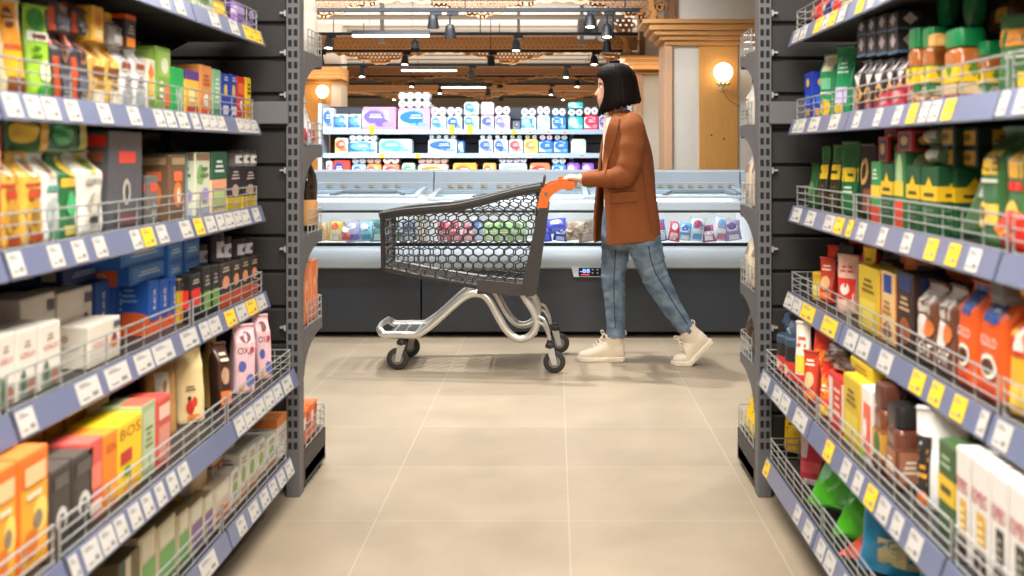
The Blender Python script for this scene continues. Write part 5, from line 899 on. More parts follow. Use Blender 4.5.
strip_light(wx(441, 24.2), wx(486, 24.2), 24.2, wz(87, 24.2), 'distant strip light hanging past the sixth lighting track')
b = MB(); b.box(wx(578, 15.5), wx(597, 15.5), 15.5, 16.2, wz(34, 15.5), wz(19, 15.5), mat((120, 124, 132), rough=.5), c=.01); b.lathe([(.09, 0), (.09, .02)], mat((60, 60, 62)), 18, c=(wx(587, 15.5), 15.48, wz(27, 15.5)), axis='y')
tag(b.build('ceiling_unit'), 'grey box shaped air unit hanging under the ceiling', 'air unit')
b = MB(); b.lathe([(.12, 0), (.12, .02), (.12, 1.2), (.12, 1.22)], mat((150, 150, 152), rough=.35, metal=.6), 20, c=(wx(606, 15.5), 15.4, wz(27, 15.5)), axis='y'); tag(b.build('ceiling_duct'), 'round grey duct beside the ceiling air unit', 'duct')
for i, (px, D, w_) in enumerate(((380, 15.0, .05), (517, 15.0, .04), (580, 15.2, .05))):
    b = MB(); b.box(wx(px, D), wx(px, D) + w_, D, D + .04, 2.62, RZ, mat((118, 112, 106), rough=.6)); b.box(wx(px, D) - .03, wx(px, D) + w_ + .03, D - .03, D + .07, 2.6, 2.62, mat((118, 112, 106), rough=.6)); tag(b.build('ceiling_strut', smooth=0), 'grey ceiling strut hanging behind the first track, %s one from the far end' % ORD[i], 'strut', 'ceiling struts')
for i, (D, z) in enumerate(((14.6, 2.9), (17.6, 2.98))):
    b = MB(); b.tube([(-7.5, D, z), (.9, D, z)], .03, mat((120, 108, 96), rough=.6), n=8); tag(b.build('ceiling_pipe'), 'slim brown conduit under the ceiling, the %s one' % ('nearer' if i == 0 else 'farther'), 'pipe')
# ================================================================ chest freezers
FG = mat((176, 190, 203), rough=.32, spec=.6, var=.03, scale=5)
FG2 = mat((192, 204, 216), rough=.3, spec=.6, var=.03, scale=5)
FD = mat((60, 66, 76), rough=.32, spec=.5, var=.08, scale=3)
FIN = mat((234, 234, 232), rough=.35, var=.02)
LED = mat((250, 250, 250), rough=.4, var=0, emit=8)
GL = glass((250, 251, 252), .05); GLL = glass((242, 248, 250), -.05)
def freezer(x0, x1, label, tags):
    root = thing('chest_freezer', label, 'freezer', ((x0 + x1) / 2, 7.6, 0), group='chest freezers')
    L = -Vector(root.location); g = .004; a, b_ = x0 + g, x1 - g
    def P(name, fn, sm=35, par=root):
        m = MB(); fn(m); return m.build(name, par, loc=L if par is root else None, smooth=sm)
    P('plinth', lambda m: m.box(a + .02, b_ - .02, 7.08, 8.25, .0, .03, BLACK))
    P('base_panel', lambda m: m.box(a, b_, 7.0, 8.3, .03, .43, FD, c=.004))
    P('bumper', lambda m: m.prism([(6.97, .425), (6.90, .44), (6.885, .47), (6.885, .53), (6.90, .556), (6.965, .565), (7.06, .565), (7.06, .425)], a, b_, FG, axis='x'))
    P('kick_seal', lambda m: m.box(a, b_, 6.965, 7.03, .565, .582, BLACK))
    P('glass_front', lambda m: m.box(a + .02, b_ - .02, 7.0, 7.008, .582, .778, GL), 0)
    P('top_rail', lambda m: m.prism([(6.955, .79), (6.97, .778), (7.07, .778), (7.08, .82), (7.05, .84), (6.965, .832)], a, b_, FG, axis='x'))
    P('rail_trim', lambda m: m.box(a, b_, 6.962, 6.972, .772, .779, BLACK))
    def tub(m):
        m.box(a, b_, 7.03, 7.78, .43, .552, FIN)
        m.box(a, b_, 7.74, 7.78, .55, .86, FIN); m.box(a, a + .025, 7.01, 7.76, .55, .8, FIN); m.box(b_ - .025, b_, 7.01, 7.76, .55, .8, FIN)
    P('tub', tub, 0)
    P('led_strip', lambda m: m.box(a + .06, b_ - .06, 7.065, 7.08, .785, .80, LED), 0)
    P('led_strip', lambda m: m.box(a + .06, b_ - .06, 7.72, 7.738, .80, .82, LED), 0)
    # sliding lids
    mid = (a + b_) / 2
    for i, (u, v, dz) in enumerate(((a + .03, mid + .04, .0), (mid - .04, b_ - .03, .012))):
        lid = MB()
        prof = [(7.07 + .65 * t, .842 + dz + .043 * math.sin(t * 1.45)) for t in (k / 8 for k in range(9))]
        lid.loft([[(x, y, z) for y, z in prof] + [(x, y, z + .005) for y, z in prof[::-1]] for x in (u, v)], GLL)
        lo = lid.build('sliding_lid', root, loc=L)
        fr = MB()
        for x in (u, v - .03): fr.loft([[(xx, y, z + .004) for y, z in prof] + [(xx, y, z + .016) for y, z in prof[::-1]] for xx in (x, x + .03)], FG2)
        fr.box(u, v, 7.06, 7.09, .842 + dz, .862 + dz, FG2, c=.003); fr.box(u, v, 7.70, 7.728, .872 + dz, .886 + dz, FG2, c=.003)
        fr.build('lid_frame', lo)
        h = MB(); hx = (u + .28) if i == 0 else (v - .55); hm = mat((120, 128, 134), rough=.4)
        h.tube([(hx, 7.12, .862 + dz), (hx + .06, 7.24, .880 + dz), (hx + .40, 7.24, .880 + dz), (hx + .46, 7.12, .862 + dz)], .011, hm, n=8); h.build('lid_handle', lo)
    rs = MB(); rs.box(a, b_, 7.742, 7.80, .86, 1.015, FG2, c=.004); rs = rs.build('riser', root, loc=L)
    st = MB(); st.box(a, b_, 7.73, 7.742, .882, .938, FG2, c=.002); st.build('price_rail', rs)
    for px in tags:
        xx = wx(px, 7.73)
        if a < xx < b_:
            t = MB(); t.box(xx - .027, xx + .027, 7.7275, 7.7295, .886, .934, TAGW)
            t.box(xx - .02, xx + .004, 7.727, 7.7276, .912, .918, INK); t.box(xx - .02, xx + .015, 7.727, 7.7276, .898, .906, INK); t.build('price_tag', rs, smooth=0)
    P('back_cover', lambda m: m.box(a, b_, 7.80, 8.32, .43, 1.018, FG2, c=.006))
    return root
FT = [330, 344, 358, 372, 386, 398, 451, 461, 470, 484, 500, 509, 518, 527, 541, 552, 578, 590, 602, 614, 626, 638, 650, 661, 671, 681, 691, 701, 711, 721, 731, 745]
fz = [freezer(-2.93, -.83, 'grey glass topped chest freezer beside the tea end unit', FT), freezer(-.83, 1.27, 'grey glass topped chest freezer behind the shopper, with control panel', FT), freezer(1.27, 3.15, 'grey glass topped chest freezer beside the coffee end unit', FT)]
cp = MB(); cx, cz = wx(586, 6.9), wz(272, 6.9)
cp.prism([(cx - .09, cz + .034), (cx - .075, cz - .03), (cx + .13, cz - .03), (cx + .13, cz + .034)], 6.895, 7.0, FG2); cpo = cp.build('control_panel', fz[1], loc=-Vector(fz[1].location))
sc_ = MB(); sc_.box(cx - .045, cx + .12, 6.889, 6.895, cz - .024, cz + .026, BLACK, c=.002)
for i in range(6): sc_.box(cx + .035 + .03 * (i % 3), cx + .045 + .03 * (i % 3), 6.8882, 6.889, cz - .008 + .02 * (i // 3), cz - .002 + .02 * (i // 3), FG)
dm = mat((120, 150, 255), rough=.4, var=0, emit=3)
vs, fs = text2d('-88'); sc_.add([(cx - .037 + .06 * u, 6.8882, cz - .004 + .024 * v) for u, v in vs], fs, dm)
sc_.box(cx - .03, cx + .02, 6.8882, 6.889, cz - .018, cz - .011, mat((230, 60, 60), rough=.4, var=0, emit=1)); sc_.build('display', cpo, smooth=0)

def frozen(x0, x1, y0, y1, c1, c2, c3, label, D=7.16, group=None):
    w = (x1 - x0) * D / F; h = max(.05, (y1 - y0) * D / F); zc = max(.585, wz(y1, D))
    r = random.Random(int(x0 * 7 + y0)); dp = min(.16, max(.07, w * .6))
    root = thing('frozen_food_bag', label, 'bag', (wx((x0 + x1) / 2, D), D, zc), group=group)
    a = r.uniform(.15, .6)
    L = dict(kind='pillow', col=c1, p=[('r', .02, a, .98, a + .22, c2), ('e', .2, .55, .6 + .3 * a, .9, c3), ('r', .1 + a * .3, .05, .6 + a * .5, .3, c2), ('L', .25, a + .03, .8, a + .18, c3, 2)], seal=c2)
    make_bag(root, w * 1.28, dp, h * 1.05, L, int(x0)); root.rotation_euler = (r.uniform(-.30, -.02), r.uniform(-.15, .15), r.uniform(-.25, .25))
FZ = [(318, 328, 228, 245, (215, 180, 120), (235, 215, 170), (190, 120, 60), 'tan frozen food bag at the tea aisle end of the freezer'),
 (328, 340, 226, 245, (225, 190, 80), (235, 225, 200), (215, 90, 60), 'yellow frozen food bag next to the tan one'), (340, 352, 231, 245, (205, 190, 185), (220, 90, 90), (230, 220, 210), 'grey frozen bag with red print'),
 (347, 360, 224, 244, (180, 170, 205), (120, 110, 170), (230, 225, 240), 'lilac frozen food bag'), (358, 372, 226, 245, (150, 195, 210), (80, 150, 180), (235, 240, 240), 'sky blue frozen food bag'), (371, 384, 224, 245, (95, 150, 150), (200, 215, 210), (50, 90, 90), 'teal frozen food bag near the cart front'),
 (392, 404, 224, 245, (195, 200, 205), (120, 160, 130), (90, 100, 110), 'grey green frozen bag seen through the cart front'), (404, 416, 226, 245, (110, 130, 150), (210, 215, 220), (60, 80, 100), 'slate frozen bag seen through the cart'),
 (436, 449, 226, 244, (215, 120, 135), (235, 190, 195), (160, 40, 60), 'rose red frozen fruit bag, first of the pink row'), (449, 461, 224, 244, (205, 95, 115), (235, 190, 195), (150, 30, 55), 'deep rose frozen fruit bag, second of the pink row'), (461, 474, 227, 244, (210, 110, 130), (240, 200, 205), (150, 40, 60), 'pink frozen fruit bag, third of the pink row'),
 (474, 484, 222, 244, (165, 185, 215), (220, 230, 245), (80, 110, 170), 'pale blue frozen bag behind the cart mesh'), (484, 497, 226, 244, (165, 195, 130), (215, 225, 190), (90, 140, 60), 'pale green frozen vegetable bag, first of the green row'), (497, 511, 224, 244, (150, 190, 120), (225, 230, 200), (80, 130, 60), 'leaf green frozen vegetable bag, second of the green row'), (511, 525, 225, 244, (170, 200, 150), (210, 222, 190), (90, 140, 70), 'soft green frozen vegetable bag, third of the green row'),
 (541, 552, 222, 244, (70, 80, 200), (110, 120, 230), (220, 225, 250), 'violet blue frozen bag beside the cart post'), (549, 566, 218, 232, (88, 92, 210), (140, 150, 235), (230, 232, 250), 'long violet blue frozen bag lying on top'), (553, 565, 231, 245, (60, 70, 180), (200, 210, 240), (40, 50, 120), 'navy frozen bag under the violet one'),
 (566, 582, 221, 233, (205, 180, 150), (225, 205, 180), (150, 120, 90), 'beige paper frozen pack lying on top'), (566, 580, 233, 245, (190, 160, 130), (215, 195, 170), (130, 100, 80), 'tan paper frozen pack beneath the beige one'), (581, 596, 224, 245, (170, 150, 130), (200, 180, 160), (120, 95, 80), 'brown grey frozen pack by the jacket'),
 (660, 668, 224, 245, (60, 120, 205), (225, 235, 245), (210, 50, 60), 'blue and white frozen bag behind the coat hem'), (668, 678, 226, 245, (215, 70, 80), (240, 200, 200), (245, 245, 245), 'red frozen bag next to the coat hem'), (678, 690, 228, 245, (110, 170, 220), (235, 240, 245), (60, 110, 180), 'light blue frozen bag'),
 (690, 703, 223, 245, (215, 222, 228), (100, 170, 215), (170, 60, 90), 'white and blue frozen bag'), (703, 715, 229, 245, (170, 90, 120), (235, 220, 225), (90, 40, 70), 'plum frozen bag with white band'), (714, 727, 222, 245, (225, 230, 232), (215, 140, 170), (120, 170, 210), 'white frozen bag with pink band'), (727, 741, 226, 245, (160, 140, 180), (230, 225, 235), (90, 70, 120), 'mauve frozen bag beside the coffee end unit')]
for q in FZ: frozen(*q)

# ================================================================ paper goods shelving behind the freezers
PD = 13.2
pgx0, pgx1 = wx(323, PD), wx(630, PD)
root = thing('wall_shelving', 'dark backed steel shelving unit holding toilet paper behind the freezers', 'shelving', ((pgx0 + pgx1) / 2, PD + .3, 0)); L_ = -Vector(root.location)
p = MB()
for i in range(11): p.box(pgx0, pgx1, PD + .42, PD + .44, .1 + i * .145, .1 + i * .145 + .135, mat((48, 50, 58), rough=.5), c=.004)
p.box(pgx0, pgx1, PD + .44, PD + .46, .05, 1.70, mat((20, 21, 26), rough=.6)); p.build('back_panel', root, loc=L_)
for xx in (pgx0 - .06, wx(426, PD), wx(570, PD), pgx1):
    p = MB(); p.box(xx, xx + .045, PD + (.0 if xx < pgx0 else .40), PD + .46, 0, 1.72, mat((198, 204, 210), rough=.4), c=.003); p.build('upright', root, loc=L_)
PSH = [('upper', 1.409), ('middle', 1.132), ('lower', .82), ('bottom', .45)]
for n, z in PSH:
    r2 = thing('display_shelf', '%s pale shelf of the paper goods shelving with bright price rail' % n, 'shelf', ((pgx0 + pgx1) / 2, PD + .2, z - .02), group='paper goods shelves'); l2 = -Vector(r2.location)
    p = MB(); p.box(pgx0, pgx1, PD, PD + .41, z - .025, z, mat((190, 200, 212), rough=.4), c=.002); p.build('shelf_board', r2, loc=l2)
    p = MB(); p.box(pgx0, pgx1, PD - .012, PD, z - .05, z + .006, mat((176, 194, 216), rough=.35), c=.002); rl = p.build('label_rail', r2, loc=l2)
    for px, cc in {'upper': [(372, 1), (389, 0), (400, 0), (452, 1), (470, 1), (502, 0), (514, 1), (530, 0), (549, 0), (565, 0)], 'middle': [(356, 0), (382, 1), (418, 1), (437, 0), (483, 0), (502, 0), (512, 0), (530, 0), (541, 0), (582, 0)]}.get(n, []):
        p = MB(); xx = wx(px, PD); hh = .11 if cc and px in (372, 452, 470) else .05
        p.box(xx - .03, xx + .03, PD - .016, PD - .013, z - .05, z - .05 + hh, TAGY if cc else TAGW); p.box(xx - .02, xx + .015, PD - .0168, PD - .016, z - .03, z - .02, INK); p.build('price_tag', rl, smooth=0)
ROLL = mat((228, 228, 230), rough=.85, var=.04); CORE = mat((150, 140, 136), rough=.9)
def roll_pack(x0, x1, yt, z, c1, c2, c3, label, rolls=None, rc=None, tint=None, D=PD + .02, row2=0):
    """printed wrap with, above it, the rolls showing through clear film"""
    s = D / F; w = (x1 - x0) * s * .99; dp = .2; cxm = wx((x0 + x1) / 2, D); zt = wz(yt, D)
    root = thing('toilet_paper_pack', label, 'paper pack', (cxm, D + dp / 2, z))
    if rolls:
        zr = wz(rolls, D); zr = min(zr, 1.352) if 1.1 < z < 1.2 else zr; h1 = zt - z; nr = rc or 2
    else: h1 = zt - z
    b = MB(); b.box(-w / 2, w / 2, -dp / 2, dp / 2, 0, h1, pm(c1), c=min(.02, w * .12)); b.build('wrap', root)
    f = MB(); rq = random.Random(int(x0 * 3 + yt)); k_ = rq.uniform(.0, .3); cm = tuple(int((p_ + q_) / 2) for p_, q_ in zip(c2, c3)); patches(f, [('r', .0, .06, 1, .84, c2), ('e', -.0 + k_, .15, .6 + k_, .95, cm), ('e', .05, .3, .55 + k_, .85, c3), ('e', .3 + k_, .1, .7 + k_, .5, c3), ('r', .78, .06, 1, .84, c1), ('L', .12 + k_, .5, .5 + k_, .72, (222, 228, 240), 2), ('r', 0, 0, 1, .14, c1), ('e', .6, .12, .95, .36, cm)], lambda u, v, o: ((u - .5) * w, -dp / 2 - o - .0005, v * h1), pm, step=.001)
    f.build('front_label', root, fix=False, smooth=0)
    if rolls:
        rm = ROLL if not tint else mat(tint, rough=.85, var=.04)
        rows = 2 if row2 else 1; rr = (zr - zt) / rows / 2; n = nr
        for q in range(rows):
            for i in range(n):
                rw = min(w / n / 2, rr * 1.15); R = MB(); xx = -w / 2 + (i + .5) * w / n; zz = h1 + rr * (2 * q + 1)
                R.lathe([(rw * .26, -dp / 2 + .02), (rw * .34, -dp / 2), (rw * .92, -dp / 2), (rw, -dp / 2 + .012), (rw, dp / 2), (rw * .3, dp / 2)], rm, 16, c=(xx, 0, zz), axis='y', M=Matrix.Diagonal((1, 1, rr / rw, 1)))
                R.lathe([(rw * .34, -dp / 2 + .003), (.001, -dp / 2 + .004)], CORE, 12, c=(xx, 0, zz), axis='y'); R.build('roll', root)
WHT = (234, 236, 240)
A_, B_, C_ = 1.41, 1.133, .821
PACKS = [(323, 333, 108, A_, WHT, (180, 200, 225), (60, 110, 190), 'white carton with blue print at the shelf end'),
 (334, 348, 114, A_, WHT, (40, 110, 215), (90, 160, 235), 'bright blue roll pack, first of the two at the shelf end'), (349, 361, 114, A_, WHT, (45, 115, 220), (100, 165, 235), 'bright blue roll pack beside the purple pack'),
 (362, 396, 107, A_, (226, 150, 190), (206, 196, 226), (120, 95, 205), 'wide purple and pink toilet paper pack'), (398, 430, 108, A_, (226, 160, 195), (225, 225, 235), (30, 120, 215), 'wide pink and blue pack under eight white rolls', 92, 4, None, 1),
 (431, 446, 116, A_, WHT, (215, 226, 242), (70, 140, 210), 'white pack with blue oval beside the wide pink pack', 107, 2), (447, 462, 116, A_, WHT, (170, 200, 238), (40, 95, 200), 'white pack with deep blue oval', 107, 2),
 (464, 479, 115, A_, (215, 224, 205), (235, 235, 220), (70, 140, 185), 'lower cream green tissue pack'), (481, 494, 115, A_, (228, 205, 215), WHT, (90, 100, 180), 'lower white and pink tissue pack'),
 (495, 510, 115, A_, (224, 190, 214), (235, 215, 230), (130, 130, 200), 'lilac pink roll pack on the upper shelf', 106, 2), (513, 520, 121, A_, (110, 120, 130), (140, 150, 160), (90, 100, 110), 'small slate pack in the gap'),
 (521, 536, 116, A_, WHT, (60, 140, 225), (150, 200, 240), 'white roll pack with slanted blue panel', 108, 2), (537, 550, 115, A_, (190, 220, 240), (150, 200, 235), WHT, 'pale sky blue roll pack', 106, 2), (552, 566, 116, A_, (30, 125, 215), (230, 235, 242), (30, 125, 215), 'blue roll pack with white diamond', 108, 2),
 (568, 583, 116, A_, (40, 180, 180), (70, 195, 195), (225, 245, 245), 'teal roll pack under two white rolls', 109, 2), (584, 598, 115, A_, (226, 50, 85), (240, 240, 240), (226, 50, 85), 'cherry red roll pack', 107, 2), (599, 612, 115, A_, WHT, (225, 215, 235), (120, 80, 170), 'white roll pack with violet flower', 108, 2),
 (335, 348, 138, B_, (235, 225, 205), (245, 200, 120), (230, 100, 60), 'cream pack with orange print'), (349, 377, 141, B_, (200, 220, 238), (40, 120, 175), (120, 180, 215), 'wide pack with blue mountain print', 132, 4, (216, 222, 228)), (379, 412, 139, B_, (205, 232, 228), (170, 215, 210), (100, 180, 190), 'wide mint white tissue pack'),
 (428, 457, 139, B_, (200, 218, 238), (225, 232, 242), (60, 110, 200), 'wide white and blue pack under grey rolls', 133, 4, (170, 174, 182)), (458, 464, 141, B_, (60, 130, 200), (90, 150, 215), WHT, 'narrow blue pack edge'),
 (479, 493, 139, B_, (226, 234, 242), (190, 212, 236), (80, 110, 200), 'white pack with script print, first of the pair', 133, 2, (200, 202, 208)), (494, 508, 139, B_, (205, 226, 242), (235, 240, 246), (60, 100, 200), 'light blue pack with script print, second of the pair', 133, 2, (206, 208, 212)),
 (509, 523, 139, B_, (215, 230, 205), (240, 242, 235), (225, 90, 90), 'white and green pack on the middle shelf', 133, 2, (168, 166, 168)), (524, 538, 139, B_, (238, 225, 120), (244, 238, 200), (215, 160, 60), 'white and yellow pack on the middle shelf', 133, 2, (190, 182, 176)),
 (539, 553, 140, B_, (30, 120, 215), (235, 238, 244), (30, 120, 215), 'blue pack with white diamond under pinkish rolls', 132, 2, (206, 176, 190)), (554, 568, 140, B_, (32, 124, 216), (235, 232, 230), (32, 124, 216), 'blue pack with white diamond under grey rolls', 132, 2, (170, 172, 178)), (571, 586, 139, B_, (200, 225, 205), (238, 240, 238), (225, 230, 226), 'white and mint green pack at the end of the middle shelf'),
 (326, 332, 161, C_, (236, 220, 225), WHT, (225, 120, 130), 'slim white pack on the lower shelf'), (333, 350, 160, C_, (226, 70, 52), (226, 70, 52), (60, 70, 150), 'red tissue box on the lower shelf'), (352, 366, 164, C_, (150, 180, 220), WHT, (60, 110, 180), 'pale blue pack under two dark rolls', 158, 2, (150, 152, 156)),
 (367, 381, 164, C_, (242, 160, 90), (240, 190, 150), (225, 90, 70), 'orange pack under brown rolls', 157, 2, (168, 128, 108)), (383, 399, 164, C_, (240, 130, 90), (244, 200, 190), (225, 80, 80), 'orange pink pack under pale rolls', 156, 2, (232, 208, 200)), (402, 415, 163, C_, (170, 215, 170), WHT, (90, 160, 110), 'white and green pack on the lower shelf'),
 (418, 448, 164, C_, (242, 190, 170), (245, 225, 215), (242, 140, 50), 'wide orange and white pack under brown rolls', 157, 4, (170, 136, 120)), (453, 477, 163, C_, (245, 170, 70), (248, 200, 110), (225, 120, 50), 'amber pack on the lower shelf'), (483, 496, 163, C_, (244, 170, 90), (246, 200, 140), (225, 110, 50), 'peach orange pack on the lower shelf'),
 (499, 527, 163, C_, (205, 230, 230), WHT, (150, 200, 180), 'wide white mint pack under grey rolls', 157, 4, (176, 172, 182)), (530, 550, 163, C_, (240, 130, 80), (246, 190, 160), (226, 70, 50), 'orange red pack on the lower shelf'), (552, 566, 164, C_, (60, 150, 220), WHT, (30, 120, 210), 'blue white pack under two grey rolls', 158, 2, (190, 194, 198)),
 (567, 580, 163, C_, (150, 90, 205), (180, 130, 225), (225, 210, 240), 'violet pack on the lower shelf, first of two'), (582, 594, 163, C_, (146, 86, 200), (178, 128, 222), (225, 210, 240), 'violet pack on the lower shelf, beside the shopper')]
for q in PACKS:
    ex = q[8:]; roll_pack(*q[:8], *(list(ex[:3])), **({'row2': 1} if len(ex) > 3 else {}))
for x0, x1, y0, y1, c1, c2, c3, lb in ((464, 479, 102, 114.6, (215, 224, 205), (235, 235, 220), (70, 140, 185), 'upper cream green tissue pack stacked on its twin'), (481, 494, 102, 114.6, (228, 205, 215), WHT, (215, 190, 200), 'upper white and pink tissue pack stacked on its twin'),
        (568, 583, 102, 108.6, (36, 176, 176), (70, 195, 195), (225, 245, 245), 'teal pack stacked above the white rolls')):
    roll_pack(x0, x1, y0, wz(y1, PD + .02) + .001, c1, c2, c3, lb)
# ================================================================ shopping trolley
CY = 6.13
PLAS = mat((52, 49, 47), rough=.42, var=.06, scale=20); PLAS2 = mat((62, 58, 55), rough=.4, var=.05)
ORNG = mat((238, 112, 24), rough=.35, var=.04); CHROME = mat((214, 212, 206), rough=.32, metal=.7, var=.04, scale=6)
RUB = mat((48, 44, 42), rough=.6, var=.05); HUB = mat((120, 116, 110), rough=.4)
def c2(px, py): return ((px - 555) / 192.0, 1.14 - (py - 153) / 192.0)
TOP = [c2(*p) for p in ((381, 216), (400, 212.5), (425, 210), (452, 207.5), (475, 203), (500, 196.5), (520, 191.5), (541, 187.5))]
BOT = [c2(*p) for p in ((383, 270), (420, 277.5), (455, 283.5), (480, 287.5), (531, 292))]
def ztop(x): return interp([(p[0], p[1]) for p in TOP], x)[0]
def zbot(x): return interp([(p[0], p[1]) for p in BOT], x)[0]
XF, XR = TOP[0][0], TOP[-1][0]
def half(x, z):
    t = (x - XF) / (XR - XF); k = (z - zbot(x)) / (ztop(x) - zbot(x))
    return .215 + .055 * t - .035 * (1 - k)
def xrear(z):
    t = (z - BOT[-1][1]) / (TOP[-1][1] - BOT[-1][1]); return BOT[-1][0] + (TOP[-1][0] - BOT[-1][0]) * t
cart = thing('shopping_cart', 'empty grey brown mesh shopping cart with orange handle pushed by the shopper', 'shopping cart', ((XF + XR) / 2, CY, 0))
CL = -Vector(cart.location)
def part(name, fn, sm=40, par=None):
    m = MB(); fn(m); return m.build(name, par or cart, loc=CL if par is None else None, smooth=sm)
def hexmesh(mb, inside, P, a0, a1, b0, b1, pa, pb, r, m):
    """honeycomb struts in a 2-D (a, b) area laid onto the surface P(a, b)"""
    na, nb = int((a1 - a0) / pa) + 2, int((b1 - b0) / pb) + 2; seen = set()
    for j in range(-1, nb):
        for i in range(-1, na):
            ca, cb_ = a0 + (i + .5 * (j % 2)) * pa, b0 + j * pb
            pts = [(ca - pa / 2, cb_ + pb / 3 * .9), (ca, cb_ + pb * .66), (ca + pa / 2, cb_ + pb / 3 * .9), (ca + pa / 2, cb_ - pb / 3 * .9)]
            for u, v in zip(pts, pts[1:]):
                iu, iv = inside(*u), inside(*v)
                if not (iu or iv): continue
                if not (iu and iv):
                    p_in, p_out = (u, v) if iu else (v, u)
                    lo, hi = 0.0, 1.0
                    for _ in range(6):
                        k = (lo + hi) / 2; q = (p_in[0] + (p_out[0] - p_in[0]) * k, p_in[1] + (p_out[1] - p_in[1]) * k)
                        if inside(*q): lo = k
                        else: hi = k
                    u, v = p_in, (p_in[0] + (p_out[0] - p_in[0]) * (lo + .05), p_in[1] + (p_out[1] - p_in[1]) * (lo + .05))
                mb.tube([P(*u), P(*v)], r, m, n=5, cap=False)
for s in (-1, 1):
    part('side_mesh', lambda m: hexmesh(m, lambda x, z: zbot(x) < z < ztop(x) and XF < x < xrear(z), lambda x, z: (x, CY + s * half(x, z), z), XF, XR, .40, .98, .056, .037, .0037, PLAS))
part('front_mesh', lambda m: hexmesh(m, lambda y, z: BOT[0][1] < z < TOP[0][1] and abs(y) < half(XF, z), lambda y, z: (XF + .004, CY + y, z), -.23, .23, .5, .85, .056, .037, .0037, PLAS))
part('floor_mesh', lambda m: hexmesh(m, lambda x, y: BOT[0][0] < x < BOT[-1][0] and abs(y) < half(x, zbot(x)), lambda x, y: (x, CY + y, zbot(x)), XF, XR, -.27, .27, .056, .045, .0042, PLAS))
part('rear_gate', lambda m: hexmesh(m, lambda y, z: BOT[-1][1] < z < TOP[-1][1] - .02 and abs(y) < half(XR, z) - .01, lambda y, z: (xrear(z) - .012, CY + y, z), -.27, .27, .41, .96, .056, .037, .0037, PLAS))
def loop(pts_xz, extra=0): return [(x, CY - half(x, z) - extra, z) for x, z in pts_xz], [(x, CY + half(x, z) + extra, z) for x, z in pts_xz[::-1]]
def rim(m):
    a, b = loop(TOP); a = smoothpath(a, 4); b = smoothpath(b, 4)
    fr = [(XF - .012, CY - .17, TOP[0][1]), (XF - .016, CY, TOP[0][1]), (XF - .012, CY + .17, TOP[0][1])]
    path = a[::-1] + [Vector(p) for p in fr] + b[::-1]
    m.tube(path, .018, PLAS, n=10, flat=(.75, 1.05)); m.tube([p + Vector((0, 0, .011)) for p in path], .0125, PLAS2, n=8, flat=(1.25, .55)); m.tube([p - Vector((0, 0, .018)) for p in path], .010, PLAS2, n=8, flat=(1.0, .6))
part('top_rim', rim)
def brim(m):
    a, b = loop(BOT); fr = [(BOT[0][0] - .008, CY - .1, BOT[0][1]), (BOT[0][0] - .008, CY + .1, BOT[0][1])]
    path = [Vector(p) for p in a[::-1]] + [Vector(p) for p in fr] + [Vector(p) for p in b[::-1]]
    m.tube(path, .015, PLAS, n=8)
    for t in range(10):
        x = BOT[0][0] + (BOT[-1][0] - BOT[0][0]) * (t + .5) / 10; z = zbot(x)
        for s in (-1, 1): m.tube([(x, CY + s * (half(x, z) + .014), z - .016), (x, CY + s * (half(x, z) + .014), z + .018)], .004, PLAS2, n=6)
    m.tube([(BOT[-1][0], CY - .26, BOT[-1][1]), (BOT[-1][0], CY + .26, BOT[-1][1])], .014, PLAS, n=8)
part('bottom_rim', brim)
def corners(m):
    for s in (-1, 1):
        zs = [BOT[0][1] + (TOP[0][1] - BOT[0][1]) * k / 4 for k in range(5)]
        m.tube([(XF + .002, CY + s * half(XF, z), z) for z in zs], .013, PLAS, n=8)
    for z in (.55, .66): m.tube([(XF, CY - half(XF, z), z), (XF, CY + half(XF, z), z)], .006, PLAS, n=6)
part('corner_post', corners)
part('rear_beam', lambda m: [m.prism([c2(*p) for p in ((477, 279), (527, 284), (523, 295), (512, 295), (478, 291))], CY + s * .262 - .014, CY + s * .262 + .014, PLAS2) for s in (-1, 1)] + [m.box(c2(477, 0)[0], c2(488, 0)[0], CY - .25, CY + .25, .405, .425, PLAS2, c=.004), m.box(c2(477, 0)[0], c2(528, 0)[0], CY - .25, CY + .25, .414, .424, PLAS2, c=.003)])
for s in (-1, 1):
    part('side_post', lambda m: m.prism([c2(*p) for p in ((539.5, 205), (549.5, 205), (537, 292), (533, 295), (520, 294))], CY + s * .288 - .016, CY + s * .288 + .016, PLAS))
    arm = [c2(*p) for p in ((537, 207.5), (541.5, 188.5), (550.5, 183.7), (558.5, 182), (559, 179), (565, 178.6), (567, 180.8), (574, 182), (575.5, 184), (573, 188.5), (568.6, 189.2), (562, 188.6), (554, 193), (549.7, 198), (547.5, 207.5))]
    def armf(m):
        m.prism(arm, CY + s * .288 - .019, CY + s * .288 + .019, ORNG)
    ao = part('handle_arm', armf)
    bo = MB(); x, z = c2(546, 193.5); bo.lathe([(.001, 0), (.009, 0), (.010, .003), (.006, .006), (.001, .006)], HUB, 14, c=(x, CY + s * .288 + s * .019 - .003, z), axis='y'); bo.build('bolt', ao)
part('handle_bar', lambda m: m.tube([(c2(568, 0)[0], CY - .275, c2(0, 184.5)[1]), (c2(568, 0)[0], CY + .275, c2(0, 184.5)[1])], .0165, ORNG, n=14))
part('seat_flap', lambda m: (m.prism([c2(*p) for p in ((540.5, 192), (543.4, 191), (545.6, 178), (543.6, 176))], CY - .24, CY + .24, PLAS)))
